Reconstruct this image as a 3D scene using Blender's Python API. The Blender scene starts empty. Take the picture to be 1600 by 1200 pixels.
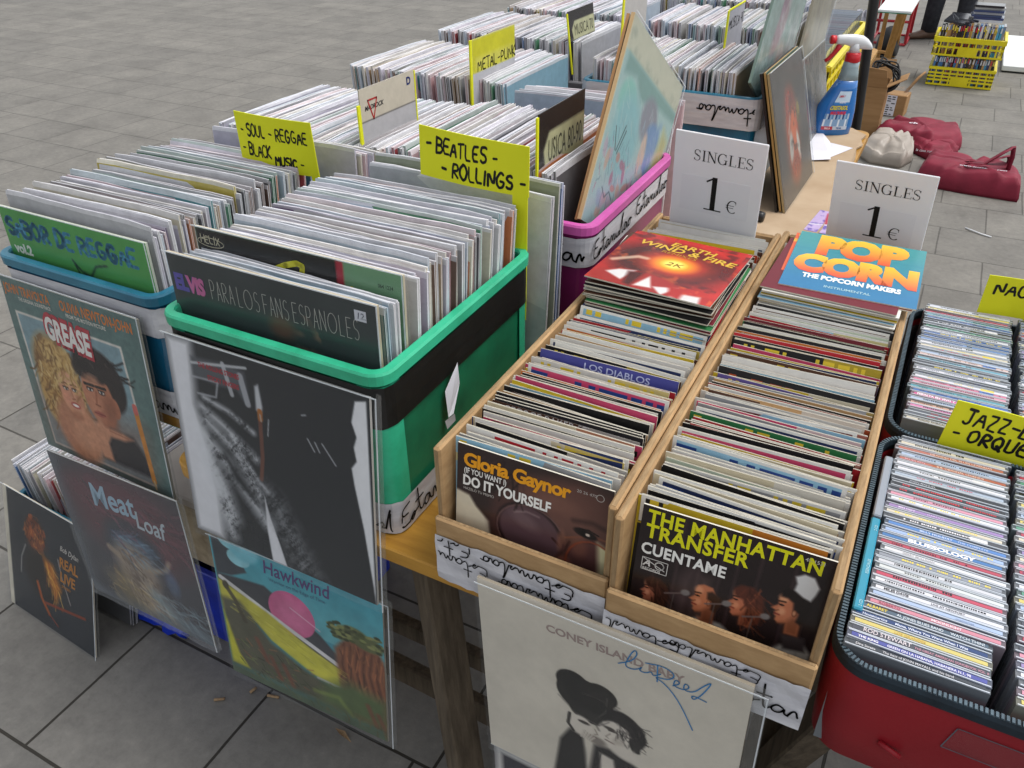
import bpy, math, random
import numpy as np
from mathutils import Matrix, Vector, Euler
R = math.radians
rnd = random.Random(7)
SC = bpy.context.scene
COL = SC.collection

# ------------------------------------------------------------------ camera
cam_d = bpy.data.cameras.new('camera')
cam_d.sensor_width = 36.0
cam_d.lens = 36.0 * 1251 / 1600
cam_d.clip_start = 0.02
cam_d.clip_end = 500
cam = bpy.data.objects.new('camera', cam_d)
COL.objects.link(cam)
P_, Y_, RL_ = 0.5929, -0.4865, -0.0100
_f = Vector((math.sin(Y_) * math.cos(P_), math.cos(Y_) * math.cos(P_), -math.sin(P_)))
_r = Vector((math.cos(Y_), -math.sin(Y_), 0))
_u = _r.cross(_f)
_r2 = math.cos(RL_) * _r + math.sin(RL_) * _u
_u2 = -math.sin(RL_) * _r + math.cos(RL_) * _u
cam.matrix_world = Matrix(((_r2.x, _u2.x, -_f.x, 0.3953), (_r2.y, _u2.y, -_f.y, -0.5601),
                           (_r2.z, _u2.z, -_f.z, 1.4833), (0, 0, 0, 1)))
SC.camera = cam

# ------------------------------------------------------------------ world, sun, exposure
w = bpy.data.worlds.new('World')
SC.world = w
w.use_nodes = True
nt = w.node_tree
for n in list(nt.nodes):
    nt.nodes.remove(n)
SUN_EL, SUN_AZ = R(66), R(62)          # azimuth measured from +y towards +x
sky = nt.nodes.new('ShaderNodeTexSky')
sky.sky_type = 'NISHITA'
sky.sun_disc = False
sky.sun_elevation = SUN_EL
sky.sun_rotation = SUN_AZ
sky.dust_density = 3.0
hs = nt.nodes.new('ShaderNodeHueSaturation')
hs.inputs['Saturation'].default_value = 0.22
bg = nt.nodes.new('ShaderNodeBackground')
bg.inputs['Strength'].default_value = 0.125
wo = nt.nodes.new('ShaderNodeOutputWorld')
nt.links.new(sky.outputs[0], hs.inputs['Color'])
nt.links.new(hs.outputs[0], bg.inputs['Color'])
nt.links.new(bg.outputs[0], wo.inputs['Surface'])
sun_d = bpy.data.lights.new('sun', 'SUN')
sun_d.energy = 0.9
sun_d.angle = R(24)
sun_d.color = (1.0, 0.965, 0.92)
sun = bpy.data.objects.new('sun', sun_d)
COL.objects.link(sun)
sd = Vector((math.sin(SUN_AZ) * math.cos(SUN_EL), math.cos(SUN_AZ) * math.cos(SUN_EL), math.sin(SUN_EL)))
sun.rotation_euler = sd.to_track_quat('Z', 'Y').to_euler()
sun.location = (2, 3, 5)
vs = SC.view_settings
SC.display_settings.display_device = 'sRGB'
vs.view_transform = 'Standard'
vs.look = 'None'
vs.exposure = 0.80
vs.gamma = 1.0
try:
    SC.cycles.transparent_max_bounces = 24
    SC.cycles.max_bounces = 8
except Exception:
    pass


# ------------------------------------------------------------------ colour helpers
def s2l(c):
    return c / 12.92 if c <= 0.04045 else ((c + 0.055) / 1.055) ** 2.4


def hx(h):
    h = h.lstrip('#')
    return tuple(s2l(int(h[i:i + 2], 16) / 255) for i in (0, 2, 4))


def rgba(c, a=1.0):
    if isinstance(c, str):
        c = hx(c)
    return (c[0], c[1], c[2], a)


# ------------------------------------------------------------------ materials
def new_mat(name):
    m = bpy.data.materials.new(name)
    m.use_nodes = True
    t = m.node_tree
    b = next(n for n in t.nodes if n.type == 'BSDF_PRINCIPLED')
    return m, t, b


def noise_node(t, scale, detail=4, rough=0.6, stretch=None, obj=True):
    tc = t.nodes.new('ShaderNodeTexCoord')
    mp = t.nodes.new('ShaderNodeMapping')
    if stretch:
        mp.inputs['Scale'].default_value = stretch
    t.links.new(tc.outputs['Object' if obj else 'Generated'], mp.inputs['Vector'])
    n = t.nodes.new('ShaderNodeTexNoise')
    n.inputs['Scale'].default_value = scale
    n.inputs['Detail'].default_value = detail
    n.inputs['Roughness'].default_value = rough
    t.links.new(mp.outputs[0], n.inputs['Vector'])
    return n


def ramp(t, src, stops):
    r = t.nodes.new('ShaderNodeValToRGB')
    e = r.color_ramp.elements
    e[0].position, e[0].color = stops[0][0], stops[0][1]
    e[1].position, e[1].color = stops[-1][0], stops[-1][1]
    for p, c in stops[1:-1]:
        k = e.new(p)
        k.color = c
    t.links.new(src, r.inputs['Fac'])
    return r


def mat(name, c1, c2=None, scale=12, rough=0.5, spec=0.4, bump=0.0, stretch=None, detail=4, lo=0.3, hi=0.7, metal=0.0, coat=0.0, bscale=None):
    m, t, b = new_mat(name)
    c1 = rgba(c1)
    c2 = rgba(c2) if c2 else tuple(min(1, x * 0.82) for x in c1[:3]) + (1,)
    n = noise_node(t, scale, detail, 0.6, stretch)
    r = ramp(t, n.outputs['Fac'], [(lo, c2), (hi, c1)])
    t.links.new(r.outputs['Color'], b.inputs['Base Color'])
    b.inputs['Roughness'].default_value = rough
    b.inputs['Specular IOR Level'].default_value = spec
    b.inputs['Metallic'].default_value = metal
    b.inputs['Coat Weight'].default_value = coat
    if bump:
        bp = t.nodes.new('ShaderNodeBump')
        bp.inputs['Strength'].default_value = bump
        bp.inputs['Distance'].default_value = 0.002
        n2 = noise_node(t, bscale or scale * 2, 3, 0.6, stretch)
        t.links.new(n2.outputs['Fac'], bp.inputs['Height'])
        t.links.new(bp.outputs[0], b.inputs['Normal'])
    return m


def print_mat(name, rough=0.38, spec=0.4, wear=0.06, tint=True, coat=0.0):
    """printed surface: ink colour from the mesh's own colour layer; where its alpha is 0 the object's colour shows"""
    m, t, b = new_mat(name)
    vc = t.nodes.new('ShaderNodeVertexColor')
    vc.layer_name = 'Col'
    src = vc.outputs['Color']
    if tint:
        oi = t.nodes.new('ShaderNodeObjectInfo')
        mx = t.nodes.new('ShaderNodeMix')
        mx.data_type = 'RGBA'
        t.links.new(vc.outputs['Alpha'], mx.inputs[0])
        t.links.new(oi.outputs['Color'], mx.inputs[6])
        t.links.new(vc.outputs['Color'], mx.inputs[7])
        src = mx.outputs[2]
    n = noise_node(t, 45, 5, 0.7)
    r = ramp(t, n.outputs['Fac'], [(0.35, (1 - wear * 2,) * 3 + (1,)), (0.7, (1, 1, 1, 1))])
    mu = t.nodes.new('ShaderNodeMix')
    mu.data_type = 'RGBA'
    mu.blend_type = 'MULTIPLY'
    mu.inputs[0].default_value = 1.0
    t.links.new(src, mu.inputs[6])
    t.links.new(r.outputs['Color'], mu.inputs[7])
    t.links.new(mu.outputs[2], b.inputs['Base Color'])
    b.inputs['Roughness'].default_value = rough
    b.inputs['Specular IOR Level'].default_value = spec
    b.inputs['Coat Weight'].default_value = coat
    b.inputs['Coat Roughness'].default_value = 0.15
    return m


def clear_mat(name, haze=0.10, tintc=(0.86, 0.9, 0.93), edge=0.35, rough=0.12):
    m, t, b = new_mat(name)
    t.nodes.remove(b)
    out = next(n for n in t.nodes if n.type == 'OUTPUT_MATERIAL')
    tr = t.nodes.new('ShaderNodeBsdfTransparent')
    tr.inputs['Color'].default_value = (0.97, 0.98, 0.985, 1)
    df = t.nodes.new('ShaderNodeBsdfDiffuse')
    df.inputs['Color'].default_value = tintc + (1,)
    gl = t.nodes.new('ShaderNodeBsdfGlossy')
    gl.inputs['Roughness'].default_value = rough
    lw = t.nodes.new('ShaderNodeLayerWeight')
    lw.inputs['Blend'].default_value = edge
    n = noise_node(t, 9, 3, 0.6)
    bp = t.nodes.new('ShaderNodeBump')
    bp.inputs['Strength'].default_value = 0.25
    bp.inputs['Distance'].default_value = 0.004
    t.links.new(n.outputs['Fac'], bp.inputs['Height'])
    t.links.new(bp.outputs[0], gl.inputs['Normal'])
    m1 = t.nodes.new('ShaderNodeMixShader')
    m1.inputs['Fac'].default_value = haze
    t.links.new(tr.outputs[0], m1.inputs[1])
    t.links.new(df.outputs[0], m1.inputs[2])
    ml = t.nodes.new('ShaderNodeMath')
    ml.operation = 'MULTIPLY'
    ml.inputs[1].default_value = 0.20
    t.links.new(lw.outputs['Fresnel'], ml.inputs[0])
    m2 = t.nodes.new('ShaderNodeMixShader')
    t.links.new(ml.outputs[0], m2.inputs['Fac'])
    t.links.new(m1.outputs[0], m2.inputs[1])
    t.links.new(gl.outputs[0], m2.inputs[2])
    t.links.new(m2.outputs[0], out.inputs['Surface'])
    return m


def wood_mat(name, c1, c2, along=(1, 14, 14), scale=6, rough=0.6, bump=0.25, spec=0.3):
    m, t, b = new_mat(name)
    n = noise_node(t, scale, 6, 0.65, along)
    r = ramp(t, n.outputs['Fac'], [(0.28, rgba(c2)), (0.52, tuple((a + d) / 2 for a, d in zip(rgba(c1), rgba(c2)))), (0.72, rgba(c1))])
    n2 = noise_node(t, 3.2, 3, 0.6)
    r2 = ramp(t, n2.outputs['Fac'], [(0.3, (0.8, 0.8, 0.8, 1)), (0.65, (1, 1, 1, 1))])
    mu = t.nodes.new('ShaderNodeMix')
    mu.data_type = 'RGBA'
    mu.blend_type = 'MULTIPLY'
    mu.inputs[0].default_value = 1.0
    t.links.new(r.outputs['Color'], mu.inputs[6])
    t.links.new(r2.outputs['Color'], mu.inputs[7])
    t.links.new(mu.outputs[2], b.inputs['Base Color'])
    b.inputs['Roughness'].default_value = rough
    b.inputs['Specular IOR Level'].default_value = spec
    bp = t.nodes.new('ShaderNodeBump')
    bp.inputs['Strength'].default_value = bump
    bp.inputs['Distance'].default_value = 0.0015
    t.links.new(n.outputs['Fac'], bp.inputs['Height'])
    t.links.new(bp.outputs[0], b.inputs['Normal'])
    return m


def paving_mat():
    m, t, b = new_mat('stone_paving')
    tc = t.nodes.new('ShaderNodeTexCoord')
    mp = t.nodes.new('ShaderNodeMapping')
    mp.inputs['Location'].default_value = (0.898, -0.137, 0)
    nz = t.nodes.new('ShaderNodeTexNoise')
    nz.inputs['Scale'].default_value = 2.2
    nz.inputs['Detail'].default_value = 3
    t.links.new(tc.outputs['Object'], nz.inputs['Vector'])
    ad = t.nodes.new('ShaderNodeVectorMath')
    ad.operation = 'MULTIPLY_ADD'
    ad.inputs[1].default_value = (0.012, 0.012, 0)
    t.links.new(nz.outputs['Color'], ad.inputs[0])
    t.links.new(tc.outputs['Object'], ad.inputs[2])
    t.links.new(ad.outputs[0], mp.inputs['Vector'])

    def brick(c1, c2, cm, mortar):
        k = t.nodes.new('ShaderNodeTexBrick')
        k.offset = 0.43
        k.offset_frequency = 2
        k.squash = 1.35
        k.squash_frequency = 3
        k.inputs['Color1'].default_value = c1
        k.inputs['Color2'].default_value = c2
        k.inputs['Mortar'].default_value = cm
        k.inputs['Scale'].default_value = 1.0
        k.inputs['Mortar Size'].default_value = mortar
        k.inputs['Mortar Smooth'].default_value = 0.25
        k.inputs['Bias'].default_value = 0.0
        k.inputs['Brick Width'].default_value = 0.3545
        k.inputs['Row Height'].default_value = 0.330
        t.links.new(mp.outputs[0], k.inputs['Vector'])
        return k
    k = brick((0.178, 0.172, 0.160, 1), (0.146, 0.142, 0.134, 1), (0.03, 0.027, 0.022, 1), 0.0035)
    n1 = t.nodes.new('ShaderNodeTexNoise')
    n1.inputs['Scale'].default_value = 3.5
    n1.inputs['Detail'].default_value = 8
    n1.inputs['Roughness'].default_value = 0.72
    t.links.new(tc.outputs['Object'], n1.inputs['Vector'])
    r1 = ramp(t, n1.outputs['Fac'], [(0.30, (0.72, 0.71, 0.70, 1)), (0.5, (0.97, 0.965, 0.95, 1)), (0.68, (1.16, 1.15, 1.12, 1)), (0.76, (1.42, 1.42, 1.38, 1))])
    n2 = t.nodes.new('ShaderNodeTexNoise')
    n2.inputs['Scale'].default_value = 38
    n2.inputs['Detail'].default_value = 6
    n2.inputs['Roughness'].default_value = 0.75
    t.links.new(tc.outputs['Object'], n2.inputs['Vector'])
    r2 = ramp(t, n2.outputs['Fac'], [(0.3, (0.82, 0.82, 0.82, 1)), (0.62, (1.06, 1.06, 1.05, 1)), (0.78, (1.35, 1.35, 1.33, 1))])
    v = t.nodes.new('ShaderNodeTexVoronoi')
    v.inputs['Scale'].default_value = 5.5
    t.links.new(tc.outputs['Object'], v.inputs['Vector'])
    r3 = ramp(t, v.outputs['Distance'], [(0.018, (0.55, 0.52, 0.50, 1)), (0.035, (1, 1, 1, 1))])
    k2_ = brick((0.200, 0.191, 0.173, 1), (0.170, 0.163, 0.149, 1), (0.100, 0.095, 0.086, 1), 0.0035)
    sx_ = t.nodes.new('ShaderNodeVectorMath')
    sx_.operation = 'DISTANCE'
    sx_.inputs[1].default_value = (-.2, -.4, 0)
    t.links.new(tc.outputs['Object'], sx_.inputs[0])
    n5 = t.nodes.new('ShaderNodeTexNoise')
    n5.inputs['Scale'].default_value = 1.3
    n5.inputs['Detail'].default_value = 4
    t.links.new(tc.outputs['Object'], n5.inputs['Vector'])
    ma = t.nodes.new('ShaderNodeMath')
    ma.operation = 'MULTIPLY_ADD'
    ma.inputs[1].default_value = 3.4
    t.links.new(n5.outputs['Fac'], ma.inputs[0])
    t.links.new(sx_.outputs['Value'], ma.inputs[2])
    rd = ramp(t, ma.outputs[0], [(0.0, (0, 0, 0, 1)), (1.0, (1, 1, 1, 1))])
    mr = t.nodes.new('ShaderNodeMapRange')
    mr.inputs['From Min'].default_value = 2.6
    mr.inputs['From Max'].default_value = 4.4
    t.links.new(ma.outputs[0], mr.inputs['Value'])
    mj = t.nodes.new('ShaderNodeMix')
    mj.data_type = 'RGBA'
    t.links.new(mr.outputs['Result'], mj.inputs[0])
    t.links.new(k.outputs['Color'], mj.inputs[6])
    t.links.new(k2_.outputs['Color'], mj.inputs[7])
    prev = mj.outputs[2]
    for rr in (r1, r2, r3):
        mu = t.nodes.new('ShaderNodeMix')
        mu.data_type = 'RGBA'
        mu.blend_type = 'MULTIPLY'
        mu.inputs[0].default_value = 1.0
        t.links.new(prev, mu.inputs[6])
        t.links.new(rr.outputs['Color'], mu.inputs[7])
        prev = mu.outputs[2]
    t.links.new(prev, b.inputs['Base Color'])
    b.inputs['Roughness'].default_value = 0.72
    b.inputs['Specular IOR Level'].default_value = 0.3
    bp = t.nodes.new('ShaderNodeBump')
    bp.inputs['Strength'].default_value = 0.6
    bp.inputs['Distance'].default_value = 0.006
    mm = t.nodes.new('ShaderNodeMath')
    mm.operation = 'MULTIPLY_ADD'
    mm.inputs[1].default_value = -1.0
    t.links.new(k.outputs['Fac'], mm.inputs[0])
    ms = t.nodes.new('ShaderNodeMath')
    ms.operation = 'MULTIPLY'
    ms.inputs[1].default_value = 0.35
    t.links.new(n2.outputs['Fac'], ms.inputs[0])
    t.links.new(ms.outputs[0], mm.inputs[2])
    t.links.new(mm.outputs[0], bp.inputs['Height'])
    t.links.new(bp.outputs[0], b.inputs['Normal'])
    return m


M = {}
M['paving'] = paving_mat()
M['print'] = print_mat('printed_card', 0.42, 0.35, 0.06)
M['gloss_print'] = print_mat('laminated_print', 0.24, 0.45, 0.04)
M['matte_print'] = print_mat('marker_on_paper', 0.75, 0.2, 0.04)
M['record'] = print_mat('sleeved_record', 0.30, 0.5, 0.10)
M['cd'] = print_mat('cd_case_plastic', 0.16, 0.55, 0.03, coat=0.4)
M['clear'] = clear_mat('clear_plastic_sleeve', 0.02)
M['haze_clear'] = clear_mat('scuffed_plastic_sleeve', 0.06)
M['seam'] = clear_mat('welded_plastic_seam', 0.45)
M['board'] = mat('card_edge', '#b9a98e', '#8d7f68', 30, 0.8)
M['mdf'] = wood_mat('pale_plywood', '#c2a074', '#a07e56', (3, 3, 10), 7, 0.62, 0.12)
M['mdf_edge'] = wood_mat('sawn_plywood_edge', '#b79a72', '#836a4c', (22, 3, 3), 9, 0.8, 0.5)
M['veneer'] = wood_mat('yellow_table_veneer', '#c8973f', '#9c6e26', (1, 9, 9), 5, 0.4, 0.1)
M['trestle'] = wood_mat('weathered_trestle_wood', '#6e6252', '#40372c', (16, 16, 1.5), 5, 0.85, 0.6)
M['stick'] = wood_mat('planed_pine', '#c79a5e', '#a3763f', (10, 10, 1), 5, 0.6, 0.2)
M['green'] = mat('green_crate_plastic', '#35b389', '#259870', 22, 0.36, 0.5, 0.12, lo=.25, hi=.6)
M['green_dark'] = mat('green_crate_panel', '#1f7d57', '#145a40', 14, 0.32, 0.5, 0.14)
M['black_tape'] = mat('black_tape', '#161616', '#0c0c0d', 14, 0.42, 0.5, 0.25, bscale=30)
M['white_tape'] = mat('white_tape_over_paper', '#cfcfd3', '#b3b3ba', 16, 0.36, 0.5, 0.5, (1, 1, 5), bscale=22)
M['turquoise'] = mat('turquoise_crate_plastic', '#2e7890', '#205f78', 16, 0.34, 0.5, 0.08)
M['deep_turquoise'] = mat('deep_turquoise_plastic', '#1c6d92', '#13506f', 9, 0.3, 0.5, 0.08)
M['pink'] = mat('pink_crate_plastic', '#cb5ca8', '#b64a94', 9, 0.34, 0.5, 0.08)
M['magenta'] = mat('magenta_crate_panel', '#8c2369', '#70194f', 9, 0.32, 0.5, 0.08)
M['grey_crate'] = mat('grey_crate_plastic', '#77777a', '#5f5f63', 9, 0.45, 0.4, 0.08)
M['blue_bag'] = mat('blue_plastic', '#1433b5', '#0d2384', 14, 0.28, 0.5, 0.5)
M['red_case'] = mat('red_nylon', '#8f1420', '#7c0f1b', 5, 0.5, 0.35, 0.12, bscale=300)
M['zip'] = mat('dark_zip_tape', '#22303a', '#161e26', 40, 0.6, 0.3)
M['zip_teeth'] = mat('zip_teeth', '#4f6470', '#394a55', 40, 0.4, 0.5)
M['dark_lining'] = mat('dark_lining', '#2a1c20', '#17100f', 12, 0.8)
M['yellow_card'] = mat('yellow_card', '#e4e524', '#d8da1e', 3, 0.6, 0.3)
M['white_card'] = mat('white_card', '#f6f6f8', '#eeeef1', 4, 0.4, 0.45)
M['sign_patch'] = mat('white_patch', '#f1f1f4', '#eaeaee', 5, 0.5, 0.4)
M['paper'] = mat('white_paper', '#e4e4ea', '#d2d2da', 8, 0.7, 0.2)
M['ink'] = mat('black_marker_ink', '#101010', '#060606', 30, 0.6)
M['cardboard'] = mat('brown_cardboard', '#a6825a', '#8f6d48', 4, 0.8, 0.2, 0.15, (1, 1, 8))
M['cardsheet'] = mat('flattened_cardboard', '#b9a48a', '#a48d72', 6, 0.85, 0.2, 0.2)
M['maroon'] = mat('maroon_fabric', '#862338', '#6c192b', 9, 0.62, 0.3, 0.25, bscale=60)
M['cushion'] = mat('milky_plastic', '#aca398', '#958c82', 6, 0.4, 0.4, 0.3)
M['yellow_crate'] = mat('yellow_crate_plastic', '#e8d81a', '#d4c210', 8, 0.36, 0.5, 0.05)
M['black_metal'] = mat('black_painted_metal', '#1b1b1d', '#101012', 20, 0.4, 0.5)
M['black_cable'] = mat('black_cable_rubber', '#141416', '#0b0b0c', 20, 0.5, 0.4)
M['red_tube'] = mat('red_painted_tube', '#b3202c', '#961823', 12, 0.35, 0.5)
M['white_panel'] = mat('white_foam_board', '#e6e9e8', '#d8dcdb', 4, 0.6, 0.3)
M['trouser'] = mat('dark_trouser_cloth', '#3a3b40', '#2b2c31', 30, 0.9, 0.15, 0.3)
M['leather'] = mat('brown_shoe_leather', '#6b5242', '#4d392c', 14, 0.5, 0.4)
M['skin'] = mat('skin', '#c79a80', '#b98a70', 10, 0.5, 0.4)
M['hair'] = mat('dark_hair', '#231a14', '#15100c', 60, 0.6, 0.3)
M['jacket'] = mat('dark_jacket_cloth', '#2b2d33', '#202228', 20, 0.9, 0.15, 0.3)
M['spray_blue'] = mat('blue_cleaning_liquid', '#1474bf', '#0c5ca8', 5, 0.12, 0.6, coat=0.5)
M['spray_clear'] = mat('clear_bottle_neck', '#9fb0b4', '#8a9ca2', 8, 0.15, 0.6)
M['white_plastic'] = mat('white_plastic', '#e2e4e6', '#d6d8da', 6, 0.28, 0.5)
M['red_plastic'] = mat('red_plastic', '#cf1c28', '#b5141f', 8, 0.28, 0.5)
M['butt'] = mat('cigarette_filter', '#a98f6e', '#7f664a', 80, 0.85)
M['dark_green_sheet'] = mat('dark_cloth', '#20262b', '#14181c', 12, 0.8)


# ------------------------------------------------------------------ mesh builder
class MB:
    def __init__(s):
        s.v, s.f, s.mi, s.c, s.mats, s.sm = [], [], [], [], [], []

    def m(s, mt):
        if isinstance(mt, str):
            mt = M[mt]
        if mt not in s.mats:
            s.mats.append(mt)
        return s.mats.index(mt)

    def face(s, pts, mt, col=(1, 1, 1, 1), smooth=False):
        i = len(s.v)
        s.v.extend(tuple(p) for p in pts)
        s.f.append(tuple(range(i, i + len(pts))))
        s.mi.append(s.m(mt))
        s.c.append(col)
        s.sm.append(smooth)

    def mesh(s, verts, faces, mt, cols=None, smooth=False):
        i = len(s.v)
        k = s.m(mt)
        s.v.extend(tuple(p) for p in verts)
        for j, f in enumerate(faces):
            s.f.append(tuple(i + q for q in f))
            s.mi.append(k)
            s.c.append(cols[j] if isinstance(cols, list) else (cols or (1, 1, 1, 1)))
            s.sm.append(smooth)

    def box(s, a, b, mt, col=(1, 1, 1, 1), skip=''):
        x0, y0, z0 = a
        x1, y1, z1 = b
        v = [(x0, y0, z0), (x1, y0, z0), (x1, y1, z0), (x0, y1, z0), (x0, y0, z1), (x1, y0, z1), (x1, y1, z1), (x0, y1, z1)]
        fs = {'b': (0, 3, 2, 1), 't': (4, 5, 6, 7), 'f': (0, 1, 5, 4), 'k': (2, 3, 7, 6), 'l': (3, 0, 4, 7), 'r': (1, 2, 6, 5)}
        s.mesh(v, [q for k_, q in fs.items() if k_ not in skip], mt, col)

    def bbox(s, a, b, mt, r=0.003, col=(1, 1, 1, 1)):
        """box with chamfered edges"""
        a, b = Vector(a), Vector(b)
        r = min(r, min(b - a) * 0.45)
        c = (a + b) / 2
        h = (b - a) / 2
        vs_ = []
        idx = {}
        for sx in (-1, 1):
            for sy in (-1, 1):
                for sz in (-1, 1):
                    for ax in range(3):
                        p = [sx * h.x, sy * h.y, sz * h.z]
                        for k in range(3):
                            if k != ax:
                                p[k] -= (sx, sy, sz)[k] * r
                        idx[(sx, sy, sz, ax)] = len(vs_)
                        vs_.append((c.x + p[0], c.y + p[1], c.z + p[2]))
        fs = []
        S = (-1, 1)
        for ax in range(3):
            o = [k for k in range(3) if k != ax]
            for sg in S:
                loop = []
                for (i, j) in ((-1, -1), (1, -1), (1, 1), (-1, 1)):
                    q = [0, 0, 0]
                    q[ax] = sg
                    q[o[0]] = i
                    q[o[1]] = j
                    loop.append(idx[(*q, ax)])
                fs.append(tuple(loop))
        for ax in range(3):
            o = [k for k in range(3) if k != ax]
            for i in S:
                for j in S:
                    q = [0, 0, 0]
                    q[o[0]] = i
                    q[o[1]] = j
                    q1, q2 = list(q), list(q)
                    q1[ax], q2[ax] = -1, 1
                    fs.append((idx[(*q1, o[0])], idx[(*q2, o[0])], idx[(*q2, o[1])], idx[(*q1, o[1])]))
        for sx in S:
            for sy in S:
                for sz in S:
                    fs.append(tuple(idx[(sx, sy, sz, k)] for k in range(3)))
        s.mesh(vs_, fs, mt, col)

    def beam(s, p, q, w_, d, mt, roll=0.0, col=(1, 1, 1, 1)):
        p, q = Vector(p), Vector(q)
        L = (q - p).length
        m_ = (q - p).to_track_quat('Z', 'Y').to_matrix().to_4x4() @ Matrix.Rotation(roll, 4, 'Z')
        t = MB()
        t.bbox((-w_ / 2, -d / 2, 0), (w_ / 2, d / 2, L), mt, 0.003)
        s.mesh([p + m_ @ Vector(x) for x in t.v], t.f, mt, col)

    def tube(s, pts, r, mt, n=10, closed=False, caps=True, col=(1, 1, 1, 1)):
        pts = [Vector(p) for p in pts]
        rr = r if isinstance(r, (list, tuple)) else [r] * len(pts)
        v, f = [], []
        up = Vector((0, 0, 1))
        N = len(pts)
        prevx = None
        for i, p in enumerate(pts):
            a = pts[(i - 1) % N] if (closed or i > 0) else p
            b = pts[(i + 1) % N] if (closed or i < N - 1) else p
            d = (b - a).normalized()
            x = prevx if prevx is not None else (up if abs(d.z) < 0.9 else Vector((1, 0, 0)))
            x = (x - d * x.dot(d))
            if x.length < 1e-6:
                x = d.orthogonal()
            x.normalize()
            prevx = x
            y = d.cross(x)
            for k in range(n):
                an = 2 * math.pi * k / n
                v.append(p + (x * math.cos(an) + y * math.sin(an)) * rr[i])
        for i in range(N if closed else N - 1):
            j = (i + 1) % N
            for k in range(n):
                k2 = (k + 1) % n
                f.append((i * n + k, i * n + k2, j * n + k2, j * n + k))
        if caps and not closed:
            f.append(tuple(range(n - 1, -1, -1)))
            f.append(tuple((N - 1) * n + k for k in range(n)))
        s.mesh(v, f, mt, col, True)

    def loft(s, rings, mt, cap0=True, cap1=True, smooth=True, col=(1, 1, 1, 1), closed_prof=False):
        n = len(rings[0])
        v = [p for r in rings for p in r]
        f = []
        K = len(rings)
        for i in range(K if closed_prof else K - 1):
            j = (i + 1) % K
            for k in range(n):
                k2 = (k + 1) % n
                f.append((i * n + k, i * n + k2, j * n + k2, j * n + k))
        if cap0 and not closed_prof:
            f.append(tuple(range(n - 1, -1, -1)))
        if cap1 and not closed_prof:
            f.append(tuple((K - 1) * n + k for k in range(n)))
        s.mesh(v, f, mt, col, smooth)

    def transform(s, mx):
        s.v = [tuple(mx @ Vector(p)) for p in s.v]
        return s

    def add(s, o, mx=None):
        i = len(s.v)
        s.v.extend(tuple(mx @ Vector(p)) if mx else p for p in o.v)
        for f, k, c, sm in zip(o.f, o.mi, o.c, o.sm):
            s.f.append(tuple(i + q for q in f))
            s.mi.append(s.m(o.mats[k]))
            s.c.append(c)
            s.sm.append(sm)

    def data(s, name):
        me = bpy.data.meshes.new(name)
        me.from_pydata(s.v, [], s.f)
        for m_ in s.mats:
            me.materials.append(m_)
        me.polygons.foreach_set('material_index', s.mi)
        me.polygons.foreach_set('use_smooth', s.sm)
        at = me.color_attributes.new('Col', 'FLOAT_COLOR', 'CORNER')
        buf = []
        for f, c in zip(s.f, s.c):
            if isinstance(c[0], (tuple, list)):
                for q in c:
                    buf.extend(q)
            else:
                buf.extend(tuple(c) * len(f))
        at.data.foreach_set('color', buf)
        me.update()
        return me

    def build(s, name, parent=None, world=True, loc=None):
        """one mesh object; with a parent and world=True the builder's coordinates are world coordinates"""
        if parent is not None and world:
            inv = parent.matrix_basis.inverted()
            s.transform(inv)
        elif loc is not None:
            s.transform(Matrix.Translation(Vector(loc)).inverted())
        o = bpy.data.objects.new(name, s.data(name))
        COL.objects.link(o)
        if parent is not None:
            o.parent = parent
        elif loc is not None:
            o.location = loc
        return o


def tag(o, label=None, cat=None, group=None, kind=None):
    if label:
        o['label'] = label
    if cat:
        o['category'] = cat
    if group:
        o['group'] = group
    if kind:
        o['kind'] = kind
    return o


def root(name, loc, label, cat, group=None, rot=(0, 0, 0)):
    o = bpy.data.objects.new(name, None)
    COL.objects.link(o)
    o.empty_display_size = 0.05
    o.matrix_basis = Matrix.Translation(Vector(loc)) @ Euler(rot).to_matrix().to_4x4()
    return tag(o, label, cat, group)


def rr_loop(x0, y0, x1, y1, r, z, n=5):
    pts = []
    for cx, cy, a0 in ((x1 - r, y0 + r, -90), (x1 - r, y1 - r, 0), (x0 + r, y1 - r, 90), (x0 + r, y0 + r, 180)):
        for k in range(n + 1):
            a = R(a0 + 90 * k / n)
            pts.append((cx + r * math.cos(a), cy + r * math.sin(a), z))
    return pts


# ------------------------------------------------------------------ lettering
def text_geo(s, size, bold=0.0, shear=0.0, sx=1.0, spacing=1.0):
    cu = bpy.data.curves.new('t', 'FONT')
    cu.body = s
    cu.size = size
    cu.offset = bold * size
    cu.shear = shear
    cu.space_character = spacing
    cu.resolution_u = 3
    cu.fill_mode = 'FRONT'
    ob = bpy.data.objects.new('t', cu)
    me = ob.to_mesh()
    v = [(q.co.x * sx, q.co.y) for q in me.vertices]
    f = [tuple(p.vertices) for p in me.polygons]
    ob.to_mesh_clear()
    bpy.data.objects.remove(ob)
    bpy.data.curves.remove(cu)
    return v, f


# single-stroke alphabet on a 1 x 1.4 cell (y up)
def arc(cx, cy, rx, ry, a0, a1, n=8):
    return [(cx + rx * math.cos(R(a0 + (a1 - a0) * k / n)), cy + ry * math.sin(R(a0 + (a1 - a0) * k / n))) for k in range(n + 1)]


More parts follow.
